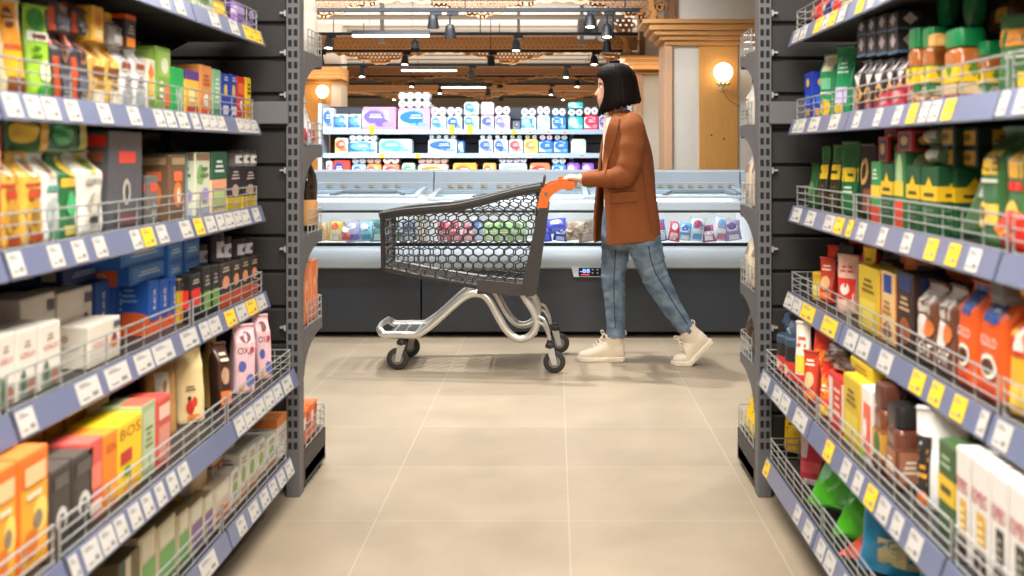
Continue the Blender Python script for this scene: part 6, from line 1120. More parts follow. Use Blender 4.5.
# tubular chassis
NEAR = [(379.5, 334), (384, 336.5), (400, 336.5), (414, 336.5), (421, 333), (432, 325), (455, 304.5), (466, 296.5), (475, 294), (484, 296), (491, 304), (498, 317), (506, 330), (514, 337.5), (522, 339), (530, 336), (535, 329), (536.5, 320), (533, 310), (527, 301), (523, 294)]
def chy(x):
    t = max(0, min(1, (x + .93) / .9)); return .19 + .06 * t
def chpath(s):
    return [Vector((x, CY + s * chy(x), z)) for x, z in (c2(*p) for p in NEAR)]
def chassis(m):
    a = smoothpath(chpath(-1), 4); b = smoothpath(chpath(1), 4)
    x0, z0 = c2(376.5, 332)
    fr = [Vector((x0 - .002, CY - .15, z0 + .004)), Vector((x0 - .01, CY, z0 + .006)), Vector((x0 - .002, CY + .15, z0 + .004))]
    m.tube(a[::-1] + fr + b, .0185, CHROME, n=12, flat=(.8, 1.1))
part('chassis_tube', chassis)
def tray(m):
    for x in (-.86, -.80, -.74): m.tube([(x, CY - .19, .185), (x, CY + .19, .185)], .006, CHROME, n=6)
    m.box(-.885, -.72, CY - .17, CY + .17, .178, .184, mat((70, 68, 66), rough=.5), c=.001)
    pass
part('lower_tray', tray)
part('rear_cross_bar', lambda m: m.tube([(-.10, CY - .24, .20), (-.10, CY + .24, .20)], .009, CHROME, n=8))
part('front_cross_bar', lambda m: m.tube([(-.42, CY - .22, .40), (-.42, CY + .22, .40)], .009, CHROME, n=8))
def caster(x, y, rot):
    r = .058
    ho = MB(); ho.lathe([(.022, .128), (.026, .132), (.026, .15), (.018, .158), (.018, .17)], mat((40, 38, 38), rough=.5), 16, c=(x - rot * .022, y, 0))
    for s in (-1, 1): ho.loft([[(x - rot * .022 - .02, y + s * .02, .13), (x - rot * .022 + .02, y + s * .02, .13), (x - rot * .022 + .02, y + s * .024, .13), (x - rot * .022 - .02, y + s * .024, .13)], [(x - .012, y + s * .02, .045), (x + .014, y + s * .02, .045), (x + .014, y + s * .024, .045), (x - .012, y + s * .024, .045)]], mat((190, 187, 180), rough=.35, metal=.5))
    ho.box(x - rot * .022 - .02, x - rot * .022 + .02, y - .024, y + .024, .126, .133, mat((190, 187, 180), rough=.35, metal=.5), c=.003)
    ho = ho.build('caster_fork', cart, loc=CL)
    w = MB(); w.lathe([(.03, -.012), (.050, -.013), (r - .002, -.010), (r, 0), (r - .002, .010), (.050, .013), (.03, .012)], RUB, 28, c=(x, y, r), axis='y'); w.build('wheel', ho)
    h = MB(); h.lathe([(.004, -.016), (.012, -.016), (.014, -.013), (.030, -.0125), (.032, 0), (.030, .0125), (.014, .013), (.012, .016), (.004, .016)], HUB, 20, c=(x, y, r), axis='y'); h.build('hub', ho)
caster(-.829, CY - .185, -1); caster(-.812, CY + .18, -1); caster(-.003, CY - .28, 1); caster(.024, CY + .30, 1)
def stays(m):
    for s, yy in ((-1, CY - .28), (1, CY + .30)):
        for dz in (0, .03): m.tube(smoothpath([(-.10, CY + s * .25, .26 + dz), (-.06, CY + s * .26, .245 + dz), (-.035, yy, .20 + dz * .6), (-.025, yy, .165)], 4), .0085, CHROME, n=8)
    for s in (-1, 1): m.tube([(-.84, CY + s * .185, .185), (-.80, CY + s * .182, .165)], .012, CHROME, n=8)
part('caster_stays', stays)
# ================================================================ the shopper
PY = 6.13
def q2(px, py, D=PY): return ((px - XV) * D / F, H - (py - YV) * D / F)
SKIN = mat((216, 164, 136), rough=.5, spec=.4, var=.04, scale=30)
WOOL = mat((134, 76, 41), rough=.85, spec=.2, var=.16, scale=220, bump=.12)
LINING = mat((48, 30, 24), rough=.6); CREAMY = mat((226, 214, 196), rough=.7, var=.04)
HAIRM = mat((20, 11, 9), rough=.55, spec=.1, var=.5, scale=9, bump=.35, stretch=(9, 9, .7))
def denim():
    m = bpy.data.materials.new('washed_denim'); m.use_nodes = True
    nt = m.node_tree; N = nt.nodes; Lk = nt.links; b = N['Principled BSDF']; b.inputs['Roughness'].default_value = .85; b.inputs['Specular IOR Level'].default_value = .2
    tc = N.new('ShaderNodeTexCoord'); n1 = N.new('ShaderNodeTexNoise'); n1.inputs['Scale'].default_value = 16; n1.inputs['Detail'].default_value = 6
    n2 = N.new('ShaderNodeTexNoise'); n2.inputs['Scale'].default_value = 160
    Lk.new(tc.outputs['Object'], n1.inputs['Vector']); Lk.new(tc.outputs['Object'], n2.inputs['Vector'])
    cr = N.new('ShaderNodeValToRGB'); e = cr.color_ramp.elements; e[0].position = .34; e[0].color = rgb((90, 110, 131)); e[1].position = .7; e[1].color = rgb((142, 160, 177))
    Lk.new(n1.outputs['Fac'], cr.inputs['Fac'])
    mx = N.new('ShaderNodeMix'); mx.data_type = 'RGBA'; mx.blend_type = 'MULTIPLY'; mx.inputs[0].default_value = .35
    Lk.new(cr.outputs['Color'], mx.inputs[6]); Lk.new(n2.outputs['Color'], mx.inputs[7]); Lk.new(mx.outputs[2], b.inputs['Base Color'])
    bp = N.new('ShaderNodeBump'); bp.inputs['Strength'].default_value = .3; bp.inputs['Distance'].default_value = .01
    Lk.new(n1.outputs['Fac'], bp.inputs['Height']); Lk.new(bp.outputs['Normal'], b.inputs['Normal'])
    return m
DENIM = denim()
person = thing('person', 'shopper with dark bobbed hair in brown jacket and jeans pushing the empty cart', 'person', (.35, PY, 0))
PL = -Vector(person.location)
def oval(xf, xb, hw, z, yc=PY, n=40, e=2.3):
    cx, a = (xf + xb) / 2, (xb - xf) / 2; out = []
    for k in range(n):
        t = 2 * PI * k / n; c, s = math.cos(t), math.sin(t)
        out.append((cx - a * math.copysign(abs(c) ** (2 / e), c), yc + hw * math.copysign(abs(s) ** (2 / e), s), z))
    return out
TORSO = [(113, 607, 622, .047), (115, 606, 624, .065), (118, 605, 631, .11), (123, 604, 638, .15), (134, 604, 642, .165), (145, 604, 643, .16), (158, 603, 642, .15), (175, 604, 640, .135), (190, 605, 641, .135), (205, 604.5, 646, .15), (222, 606, 648, .155), (233, 609, 646, .145), (240, 614, 640, .10)]
bd = MB()
bd.loft([oval(q2(f, y)[0], q2(b_, y)[0], hw, q2(0, y)[1]) for y, f, b_, hw in [(105, 608, 623, .047)] + TORSO], SKIN)
# head with a face
HEAD = [(66, 612, 620, .02), (68, 608, 625, .042), (71, 603, 629, .060), (75, 599.6, 631, .070), (80, 598.1, 632, .075), (84, 598.0, 632.5, .076), (87, 598.9, 632.5, .075), (90, 598.7, 634, .074), (94, 598.4, 632, .071), (97, 598.0, 629, .067), (99, 597.6, 626, .063), (101, 598.4, 624, .06), (103, 598.0, 623, .056), (105, 599.0, 622, .051), (108, 599.4, 621, .043), (110.3, 602, 620, .032), (112, 606, 618, .02)]
NOSE = [(85, 0), (87, .003), (90, .010), (92.5, .018), (94.4, .024), (95.8, .020), (97, .005), (98, 0)]
rings = []
fine = []
for a, b_ in zip(HEAD, HEAD[1:]):
    for k in range(3): fine.append(tuple(u + (v - u) * k / 3 for u, v in zip(a, b_)))
fine.append(HEAD[-1])
for y, f, b_, hw in fine:
    r = oval(q2(f, y)[0], q2(b_, y)[0], hw, q2(0, y)[1], n=72, e=2.15); nz = interp(NOSE, y)[0]; o = []
    for (x, yy, z) in r:
        front = x < q2(607, 0)[0]
        if front:
            x -= nz * math.exp(-((yy - PY) / .0125) ** 2)
            if 85.5 < y < 90: x += .006 * math.exp(-((abs(yy - PY) - .031) / .014) ** 2)         # eye sockets
            if 98 < y < 104: x -= .003 * math.exp(-((yy - PY) / .022) ** 2)
        o.append((x, yy, z))
    rings.append(o)
bd.loft(rings, SKIN)
for s in (-1, 1):   # ears
    ex, ez = q2(617, 92); M = Matrix.Translation((ex, PY + s * .076, ez)) @ Matrix.Rotation(s * .3, 4, 'Z')
    bd.lathe([(.001, -.006), (.016, -.006), (.022, 0), (.018, .006), (.001, .004)], SKIN, 14, M=M @ Matrix.Diagonal((.8, 1, 1.4, 1)), axis='y')
# arms and hands
BARX, BARZ = c2(568, 0)[0], c2(0, 184.5)[1]
ARMS = {}
for s in (-1, 1):
    sh = Vector((q2(629.5, 125)[0], PY + s * .165, q2(0, 125)[1])); el = Vector((q2(622, 172)[0], PY + s * .215, q2(0, 174)[1])); hy = PY + s * .165
    wr_ = Vector((BARX + .066, hy, BARZ + .022)); ARMS[s] = (sh, el, wr_)
    bd.tube(smoothpath([sh, (sh + el) / 2 + Vector((.006, s * .012, 0)), el, (el + wr_) / 2, wr_], 5), [.052 - .028 * k / 20 for k in range(21)], SKIN, n=14)
    bd.tube([wr_, wr_ + Vector((-.028, 0, .006)), wr_ + Vector((-.055, 0, .008)), wr_ + Vector((-.066, 0, .004))], [.024, .027, .026, .018], SKIN, n=14, flat=(1.45, .62))
    for k, (dy, ln) in enumerate(((-.033, .9), (-.011, 1.04), (.011, 1.0), (.032, .82))):
        y = hy + dy; kn = Vector((BARX + .006, y, BARZ + .031)); R = .0262
        pts = [kn + Vector((.02, 0, -.001)), kn]
        for a in (125, 160, 195, 230, 262):
            aa = math.radians(90 + (a - 90) * ln); pts.append(Vector((BARX + R * math.cos(aa), y, BARZ + R * math.sin(aa))))
        bd.tube(pts, [.0100, .0100, .0096, .009, .0088, .0082, .0066], SKIN, n=10)
    bd.tube([wr_ + Vector((-.022, -s * -.0, -.004)) + Vector((0, s * -.03, 0)), Vector((BARX + .036, hy - s * .048, BARZ - .004)), Vector((BARX + .018, hy - s * .05, BARZ - .026)), Vector((BARX - .006, hy - s * .046, BARZ - .029))], [.0125, .012, .0105, .008], SKIN, n=10)
# legs
NEARLEG = [(642, 238, 17.5), (646, 252, 16.3), (650.5, 266, 14.2), (655, 278, 13.2), (661.5, 290, 12), (669.5, 304, 10.4), (677.5, 316, 9.2), (684.5, 327, 8.4), (686, 334, 7.5)]
FARLEG = [(617, 238, 16), (616.5, 252, 14.5), (614.7, 268, 13), (613.8, 281, 12.2), (615, 295, 11.2), (616, 310, 10.3), (616.3, 325, 9.6), (616.3, 337, 9.2), (617, 345, 8)]
def legrings(tab, y0, y1, D0, k, zoff=0):
    out = []; pts = [Vector((q2(a, b_)[0], y0 + (y1 - y0) * i / (len(tab) - 1), q2(a, b_)[1])) for i, (a, b_, r) in enumerate(tab)]
    return pts, [r * PY / F * k for a, b_, r in tab]
for tab, y0, y1 in ((NEARLEG, PY - .085, PY - .06), (FARLEG, PY + .085, PY + .06)):
    P, R = legrings(tab, y0, y1, PY, .78); bd.tube(smoothpath(P, 3), [interp([(i, r) for i, r in enumerate(R)], k / 3)[0] for k in range(3 * (len(P) - 1) + 1)], SKIN, n=16)
body = bd.build('body', person, loc=PL); remesh(body, .0048, 3, .5)
# face details
def eye(s):
    x, z = q2(600.6, 87.6); m = MB(); c = (x + .004, PY + s * .031, z)
    m.lathe([(.001, -.0105), (.0075, -.0075), (.0105, 0), (.0075, .0075), (.001, .0105)], mat((235, 230, 225), rough=.2), 14, c=c); e = m.build('eye', person, loc=PL)
    m = MB(); m.lathe([(.0048, -.0108), (.0046, -.0096), (.001, -.0112)], mat((40, 26, 20), rough=.2), 12, c=c, axis='x'); m.build('iris', e)
    m = MB(); b0 = q2(598.6, 84.2); m.tube([(b0[0] + .006, PY + s * .016, b0[1] - .001), (b0[0] + .003, PY + s * .03, b0[1] + .002), (b0[0] + .014, PY + s * .05, b0[1])], [.003, .0034, .002], HAIRM, n=6); m.build('eyebrow', person, loc=PL)
eye(-1); eye(1)
m = MB(); lx, lz = q2(597.6, 100.6)
for dz, dx in ((.004, 0), (-.006, .0015)): m.tube([(lx + .011 + dx, PY - .022, lz), (lx - .0005 + dx, PY - .008, lz + dz), (lx - .0005 + dx, PY + .008, lz + dz), (lx + .011 + dx, PY + .022, lz)], [.002, .0045, .0045, .002], mat((190, 110, 100), rough=.4), n=8)
m.build('lips', person, loc=PL)
# hair: a chin length bob, open at the face
HAIR = [(63.1, 610, 620, .022, 0), (63.6, 607.5, 623.5, .037, 0), (65, 603.5, 627.5, .056, 0), (68, 600, 631, .072, 0), (72, 597.6, 634, .083, 0), (76, 596.6, 636, .089, 0), (79, 596.8, 637, .091, 600.5), (82, 597, 637.8, .093, 602.2), (87, 597, 638.6, .095, 603.4), (92, 597, 639.5, .098, 603.6), (97, 597, 640.4, .101, 603), (102, 596.5, 641.2, .103, 601.6), (106, 596, 641.2, .103, 600.2), (110, 595.3, 640.4, .101, 598.4), (115, 595.6, 638.8, .097, 597.6)]
hm = MB(); NR = 90; rr = []
for lvl, (y, f, b_, hw, xe) in enumerate(HAIR):
    f2, b2 = q2(f, y)[0], q2(b_, y)[0]; cx, a = (f2 + b2) / 2, (b2 - f2) / 2; ring = []
    th0 = 0.02 if not xe else math.acos(max(-1, min(1, (cx - q2(xe, y)[0]) / a)))
    low = max(0, (y - 98) / 12)
    for k in range(NR + 1):
        t = th0 + (2 * PI - 2 * th0) * k / NR
        rip = 1 + (.010 * math.sin(31 * t + .25 * lvl) + .008 * math.sin(53 * t + 1.3) + .006 * math.sin(17 * t + 2)) * min(1, lvl / 4)
        x = cx - a * math.cos(t) * rip; yy = PY - hw * math.sin(t) * rip
        z = q2(0, y)[1] + low * (.050 * (x - q2(598, 0)[0]) / .23 + .004 * math.sin(23 * t) + .003 * math.sin(61 * t))
        ring.append((x, yy, z))
    rr.append(ring)
hm.loft(rr, HAIRM, closed=False, cap=False)
hm.add(rr[0], [tuple(range(len(rr[0])))], HAIRM)
hair = hm.build('hair', person, loc=PL, smooth=180)
md = hair.modifiers.new('s', 'SOLIDIFY'); md.thickness = .014; md.offset = 1 if False else -1
# ---- jacket
JK = [(113.5, 609, 631, .095, 42, 34), (116, 607.5, 637, .14, 38, 28), (120, 606, 641.5, .172, 34, 22), (126, 604.7, 644.5, .19, 30, 18), (134, 603, 647, .195, 27, 14), (145, 600.5, 650, .195, 26, 10), (158, 598.5, 652, .19, 28, 7), (172, 597, 653.2, .183, 33, 5), (186, 595.8, 654.5, .183, 40, 4), (202, 594.8, 656.5, .19, 45, 3), (218, 594, 658.5, .198, 49, 3), (232, 593.8, 660, .204, 51, 3), (241, 593.8, 661, .206, 52, 3)]
jm = MB(); rr = []; NJ = 64
for i, (y, f, b_, hw, tn, tf) in enumerate(JK):
    f2, b2 = q2(f, y)[0], q2(b_, y)[0]; cx, a = (f2 + b2) / 2, (b2 - f2) / 2; ring = []
    t0, t1 = math.radians(tn), 2 * PI - math.radians(tf)
    for k in range(NJ + 1):
        t = t0 + (t1 - t0) * k / NJ; e = 2 / 2.35; c, s = math.cos(t), math.sin(t)
        fold = .004 * math.sin(5 * t + i * .7) * min(1, i / 4) + .003 * math.sin(9 * t - i * 1.1)
        x = cx - (a + fold) * math.copysign(abs(c) ** e, c); yy = PY - (hw + fold) * math.copysign(abs(s) ** e, s)
        z = q2(0, y)[1] + (.032 * max(0, (x - q2(600, 0)[0]) / .35) if i == len(JK) - 1 else 0) - (.012 if i == len(JK) - 1 else 0)
        ring.append((x, yy, z))
    rr.append(ring)
jm.loft(rr, WOOL, closed=False, cap=False)
jk = jm.build('jacket', person, loc=PL)
md = jk.modifiers.new('s', 'SOLIDIFY'); md.thickness = .014; md.offset = -1
dg = bpy.context.evaluated_depsgraph_get(); me = bpy.data.meshes.new_from_object(jk.evaluated_get(dg)); jk.modifiers.clear(); jk.data = me
sm = MB()
for s in (-1, 1):
    sh, el, wr_ = ARMS[s]
    top = sh + Vector((.003, -s * .04, .022))
    cuff = wr_ + Vector((.012, 0, .0)); mid = (el + cuff) / 2 + Vector((.012, 0, -.008))
    P = smoothpath([top, sh + Vector((.005, s * .012, -.02)), (sh + el) / 2 + Vector((.018, s * .015, .0)), el + Vector((.012, 0, .016)), el + Vector((-.03, 0, -.012)), mid, cuff], 6)
    tabr = [(0, .05), (6, .066), (12, .067), (18, .062), (22, .063), (26, .056), (30, .047), (36, .034)]
    R = [interp(tabr, k)[0] * (1 + .05 * math.sin(k * 1.35 + s) * min(1, k / 10)) for k in range(len(P))]
    sm.tube(P, R, WOOL, n=22)
# collar and lapels
CP = []
so = sm.build('sleeves_tmp', None)
vs = [v.co.copy() for v in so.data.vertices]; fs = [tuple(p.vertices) for p in so.data.polygons]
jb = MB(); jb.add([v.co.copy() for v in jk.data.vertices], [tuple(p.vertices) for p in jk.data.polygons], WOOL); jb.add(vs, fs, WOOL)
bpy.data.objects.remove(so); bpy.data.objects.remove(jk)
jk = jb.build('jacket', person, loc=PL); remesh(jk, .0052, 3, .5)
def onto(o, x, z, off=.003, y0=4.5):
    """point on the camera side of object o at (x, z)"""
    from_ = Vector((x, y0, z))
    ok, loc, n, i = o.ray_cast(from_, Vector((0, 1, 0)))
    return (loc + Vector((0, -off, 0))) if ok else None
bpy.context.view_layer.update()
# lapel and collar laid over the front edge
lp = MB()
def strip(mb, A, B, m, th=.007):
    n = len(A); vs = [Vector(p) for p in A] + [Vector(p) for p in B]
    d = Vector((-.35, -1, .1)).normalized() * th
    vs += [v + d for v in vs]
    fs = []
    for i in range(n - 1):
        fs += [(i, i + 1, n + i + 1, n + i), (2 * n + i, 3 * n + i, 3 * n + i + 1, 2 * n + i + 1), (i, 2 * n + i, 2 * n + i + 1, i + 1), (n + i, n + i + 1, 3 * n + i + 1, 3 * n + i)]
    fs += [(0, n, 3 * n, 2 * n), (n - 1, 3 * n - 1, 4 * n - 1, 2 * n - 1)]
    mb.add(vs, fs, m)
inner = [(611.5, 115.5), (607, 126), (604.4, 136), (602.6, 148), (602.8, 160), (602.5, 172)]
outer = [(617.5, 119.5), (616.5, 127), (615, 137), (611.5, 149), (607, 161), (603.4, 172.5)]
A = [onto(jk, *q2(*p), off=.002) for p in inner]; B = [onto(jk, *q2(*p), off=.004) for p in outer]
ys = [p.y for p in B if p]; yb = max(ys) if ys else PY - .13
A = [p if p and p.y < PY - .03 else Vector((q2(*inner[i])[0], (B[i].y if B[i] else yb) + .012, q2(*inner[i])[1])) for i, p in enumerate(A)]
B = [p if p else Vector((q2(*outer[i])[0], yb, q2(*outer[i])[1])) for i, p in enumerate(B)]
strip(lp, A, B, WOOL); lp.build('lapel', person, loc=PL, smooth=60)
cl = MB(); cr1 = []; cr2 = []
for k in range(25):
    t = math.radians(48 + (312 - 48) * k / 24); c, s = math.cos(t), math.sin(t)
    cx, a = q2(617, 0)[0], .062
    cr1.append((cx - a * c, PY - .064 * s, q2(0, 110.2 + 4.2 * (c + 1) / 2)[1])); cr2.append((cx - (a + .024) * c + .006, PY - .092 * s, q2(0, 117.0 + 1.6 * (c + 1))[1]))
n = len(cr1); cl.loft([cr1, [tuple(p) for p in cr2]], WOOL, closed=False, cap=False)
co_ = cl.build('collar', person, loc=PL, smooth=180); md = co_.modifiers.new('s', 'SOLIDIFY'); md.thickness = .009; md.offset = 0
# pocket flap, seams and button
pk = MB(); cols = 9; top = []; bot = []
for k in range(cols):
    u = k / (cols - 1); a = q2(609.5 + 26 * u, 192.6 - 2.4 * u); b_ = q2(609.7 + 26 * u, 202 - 2.2 * u - .8 * (1 if k in (0, cols - 1) else 0))
    top.append(onto(jk, *a, off=.002) or Vector((a[0], PY - .19, a[1]))); bot.append(onto(jk, *b_, off=.005) or Vector((b_[0], PY - .19, b_[1])))
strip(pk, top, bot, WOOL, th=.006); pk.build('pocket_flap', person, loc=PL, smooth=50)
SEAM = mat((92, 50, 26), rough=.9)
def seamline(name, obj, pts, r, m, off=.001):
    P = []
    for p, q in zip(pts, pts[1:]):
        for k in range(6):
            a = (p[0] + (q[0] - p[0]) * k / 6, p[1] + (q[1] - p[1]) * k / 6); h = onto(obj, *q2(*a), off=off)
            if h: P.append(h)
    if len(P) > 2:
        mb = MB(); mb.tube(P, r, m, n=5); return mb.build(name, person, loc=PL)
seamline('side_seam', jk, [(640, 168), (643, 190), (646, 212), (649, 236)], .0016, SEAM)
seamline('pocket_seam', jk, [(609, 191.6), (622, 190.4), (636, 189.2)], .002, SEAM)
seamline('front_dart', jk, [(611, 176), (612.5, 191)], .0014, SEAM)
bt = MB(); bx_, bz_ = q2(596.6, 205); bt.lathe([(.001, -.004), (.009, -.003), (.010, 0), (.001, .002)], mat((60, 36, 24), rough=.4), 14, c=(bx_ - .004, PY - .012, bz_), axis='y'); bt.build('button', person, loc=PL)
# blouse in the opening
bl = MB(); bl.loft([oval(q2(f - .8, y)[0], q2(b_ - 2, y)[0], min(hw + .006, .155), q2(0, y)[1]) for y, f, b_, hw in [t for t in TORSO if 115 < t[0] < 235]], CREAMY); bl.build('blouse', person, loc=PL)
# ---- jeans
jn = MB()
for tab, y0, y1 in ((NEARLEG[:-1], PY - .085, PY - .062), (FARLEG[:-1], PY + .085, PY + .062)):
    P, R = legrings(tab, y0, y1, PY, 1.0); Pp = smoothpath(P, 5)
    Rr = [interp([(i, r) for i, r in enumerate(R)], k / 5)[0] * (1 + .035 * math.sin(k * 1.9) + .03 * math.sin(k * 3.1 + 1)) for k in range(len(Pp))]
    jn.tube(Pp, Rr, DENIM, n=24)
jn.loft([oval(q2(f, y)[0], q2(b_, y)[0], hw, q2(0, y)[1]) for y, f, b_, hw in ((205, 604, 648, .152), (220, 602, 653, .168), (235, 601, 657, .175), (243, 603, 655, .168), (248, 610, 648, .12))], DENIM)
je = jn.build('jeans', person, loc=PL); remesh(je, .0056, 3, .5); bpy.context.view_layer.update()
DSE = mat((52, 66, 84), rough=.9)
seamline('outer_seam', je, [(646, 243), (648, 256), (653.5, 271), (661, 283), (668, 295), (677, 309), (687, 324)], .0034, DSE, off=.0)
seamline('inner_seam', je, [(616, 246), (615, 262), (614, 281), (614.2, 303), (616, 334)], .0030, DSE, off=.0)
for cpt, rr_, yv in (((684.5, 327), 8.6, PY - .062), ((616.3, 336.5), 9.7, PY + .062)):
    hmz = MB(); x, z = q2(*cpt); tl = -.52 if cpt[0] > 650 else 0.0; M = Matrix.Translation((x, yv, z)) @ Matrix.Rotation(-tl, 4, 'Y')
    R_ = rr_ * PY / F; prof = [(R_, -.012), (R_ + .002, -.010), (R_ + .002, .010), (R_, .012), (R_ - .006, .012), (R_ - .006, -.012)]
    rings = []
    for r_, zz in prof + [prof[0]]: rings.append([M @ Vector((r_ * math.cos(2 * PI * k / 30), r_ * math.sin(2 * PI * k / 30), zz + .003 * math.sin(k * 5))) for k in range(30)])
    hmz.loft(rings, DENIM, cap=False); hmz.build('jeans_hem', person, loc=PL)
# ---- high top boots
BOOT = mat((230, 214, 190), rough=.5, var=.05, scale=40, bump=.06); SOLE = mat((236, 224, 204), rough=.55, var=.04); LACE = mat((240, 230, 212), rough=.8)
def boot(toe, yc, ang, name):
    hx, hz = .092, .012
    def bend(p):
        x, y, z = p
        k = max(0, min(1, (x - hx + .025) / .05)); k = k * k * (3 - 2 * k); a = ang * k
        dx, dz = x - hx, z - hz
        return Vector((toe + hx + dx * math.cos(a) - dz * math.sin(a), yc + y, hz + dx * math.sin(a) + dz * math.cos(a)))
    m = MB(); rings = []
    for x, hw, z0, z1 in ((.002, .012, .02, .034), (.008, .028, .012, .046), (.02, .038, .010, .056), (.045, .046, .010, .064), (.075, .048, .010, .072), (.10, .046, .010, .086), (.125, .043, .010, .104), (.15, .041, .010, .115), (.18, .040, .010, .118), (.21, .039, .010, .118), (.24, .037, .010, .112), (.255, .03, .012, .10), (.260, .018, .016, .085)):
        ring = []
        for k in range(28):
            t = 2 * PI * k / 28; c, s = math.cos(t), math.sin(t); e = .75
            ring.append(bend((x, hw * math.copysign(abs(c) ** e, c) * (1 - .25 * max(0, s)), (z0 + z1) / 2 + (z1 - z0) / 2 * math.copysign(abs(s) ** e, s))))
        rings.append(ring)
    m.loft(rings, BOOT)
    rings = []
    for z, x0, x1, hw in ((.05, .12, .258, .036), (.075, .132, .259, .039), (.10, .146, .257, .041), (.125, .152, .256, .043), (.150, .156, .258, .045), (.153, .16, .254, .041), (.13, .165, .248, .036)):
        rings.append([bend(((x0 + x1) / 2 - (x1 - x0) / 2 * math.cos(2 * PI * k / 28), hw * math.sin(2 * PI * k / 28), z)) for k in range(28)])
    m.loft(rings, BOOT)
    b = m.build(name, person, loc=PL); remesh(b, .0042, 4, .5)
    s_ = MB(); rings = []
    for z, gr in ((0, .0), (.004, .003), (.022, .004), (.027, .001)):
        ol = []
        for k in range(48):
            t = 2 * PI * k / 48; u = .131 - .133 * math.cos(t); w = interp([(0, .0), (.012, .028), (.04, .044), (.08, .049), (.13, .044), (.2, .041), (.245, .037), (.258, .024), (.264, .0)], u)[0]
            ol.append(bend((u + (gr if u > .13 else -gr), (w + gr) * (1 if math.sin(t) >= 0 else -1), z)))
        rings.append(ol)
    s_.loft(rings, SOLE); s_.build('sole', b)
    l = MB()
    for i in range(5):
        x, z = .093 + .0155 * i, .087 + .0145 * i
        l.tube([bend((x + .006, -.03, z - .012)), bend((x - .004, -.014, z + .004)), bend((x - .004, .014, z + .004)), bend((x + .006, .03, z - .012))], .0028, LACE, n=6)
    for sgn in (-1, 1):
        l.tube([bend(p) for p in ((.152, 0, .152), (.140, sgn * .012, .168), (.130, sgn * .02, .165), (.134, sgn * .014, .150), (.152, 0, .150))], .0026, LACE, n=6)
        l.tube([bend(p) for p in ((.152, 0, .150), (.138, sgn * .016, .138), (.128, sgn * .022, .120))], .0024, LACE, n=6)
    l.build('laces', b)
    t_ = MB(); t_.tube([bend(p) for p in ((.256, 0, .135), (.270, 0, .15), (.266, 0, .166), (.254, 0, .155))], .004, LACE, n=6); t_.build('pull_tab', b)
boot(wx(577, 6.19), 6.19, 0.0, 'boot'); boot(wx(672, 6.07), 6.07, math.radians(45), 'boot')
# ================================================================ goods lying about and goods on the end units
def lying(lk, w, h, d, loc, rot, label, group=None, seed=3):
    L = LOOKS[lk]; r = thing(L['name'], label, L['cat'], loc, 0, group); make_bag(r, w, d, h, L, seed) if L['kind'] in ('pouch', 'gusset', 'pillow', 'gable') else make_carton(r, w, d, h, L)
    r.rotation_euler = rot; return r
def at(px, py, X):           # where the sight line through (px, py) meets the upright plane at X
    D = F * X / (px - XV); return Vector((X, D, wz(py, D)))
# lowest coffee shelf: slumped bags
R90 = PI / 2
lying('greenlying', .20, .22, .09, (.74, 3.00, .215), (-.85, .05, -.75), 'vivid green slumped bag with brown oval, further in on the lowest coffee shelf', None, 5)
lying('greenlying', .20, .21, .09, (.75, 2.76, .22), (-.90, -.05, -.70), 'second vivid green slumped bag, nearer the blue bags', None, 8)
lying('coralflat', .14, .15, .035, (.725, 2.66, .195), (-1.35, 0, -.8), 'coral pack lying flat in front of the green bags', None, 2)
lying('bluebag', .25, .205, .08, (.775, 2.50, .19), (-.2, .04, -.6), 'turquoise crumpled bag standing next to the green bags', None, 11)
lying('bluebag', .22, .20, .08, (.775, 2.20, .19), (-.2, -.04, -.85), 'turquoise crumpled bag at the frame end of the lowest coffee shelf', None, 17)
lying('bluebag', .19, .185, .07, (.97, 2.28, .185), (-.1, .05, -.9), 'turquoise bag behind the two front blue ones', None, 19)
# second tea shelf: bag lying over the coffee bags; leaning bag on the third coffee shelf
ly = lying('greengold', .075, .32, .06, (-1.0, 2.42, 1.178), (0, 0, 0), 'green and gold bag lying on top of the golden bags', None, 6)
ly.rotation_euler = Matrix(((0, -1, 0), (0, 0, -1), (1, 0, 0))).to_euler()
lying('foilgreen', .10, .19, .05, (.815, 2.16, .975), (-.1, .3, -.6), 'green silver refill bag leaning against the tall green bag', None, 9)
# jar lids of the flip open kind standing above the coffee jars
for px, py, nm in ((941, 17, 'upright green jar behind the middle coffee jars'), (967, 17, 'upright green jar beside the brown refill pack')):
    p = at(px, py + 15, .90); r = thing('coffee_jar', nm, 'jar', (p.x, p.y, p.z), -R90)
    b = MB(); b.lathe([(.001, -.016), (.032, -.014), (.036, 0), (.032, .014), (.001, .016)], mat((30, 140, 84), rough=.2, spec=.7), 26, c=(0, .016, .066), axis='y', M=Matrix.Diagonal((1, 1, 1.75, 1))); b.build('jar_body', r)
    b = MB(); b.box(-.02, .02, .002, .03, -.002, .012, mat((20, 110, 66), rough=.3), c=.003); b.build('lid', r)
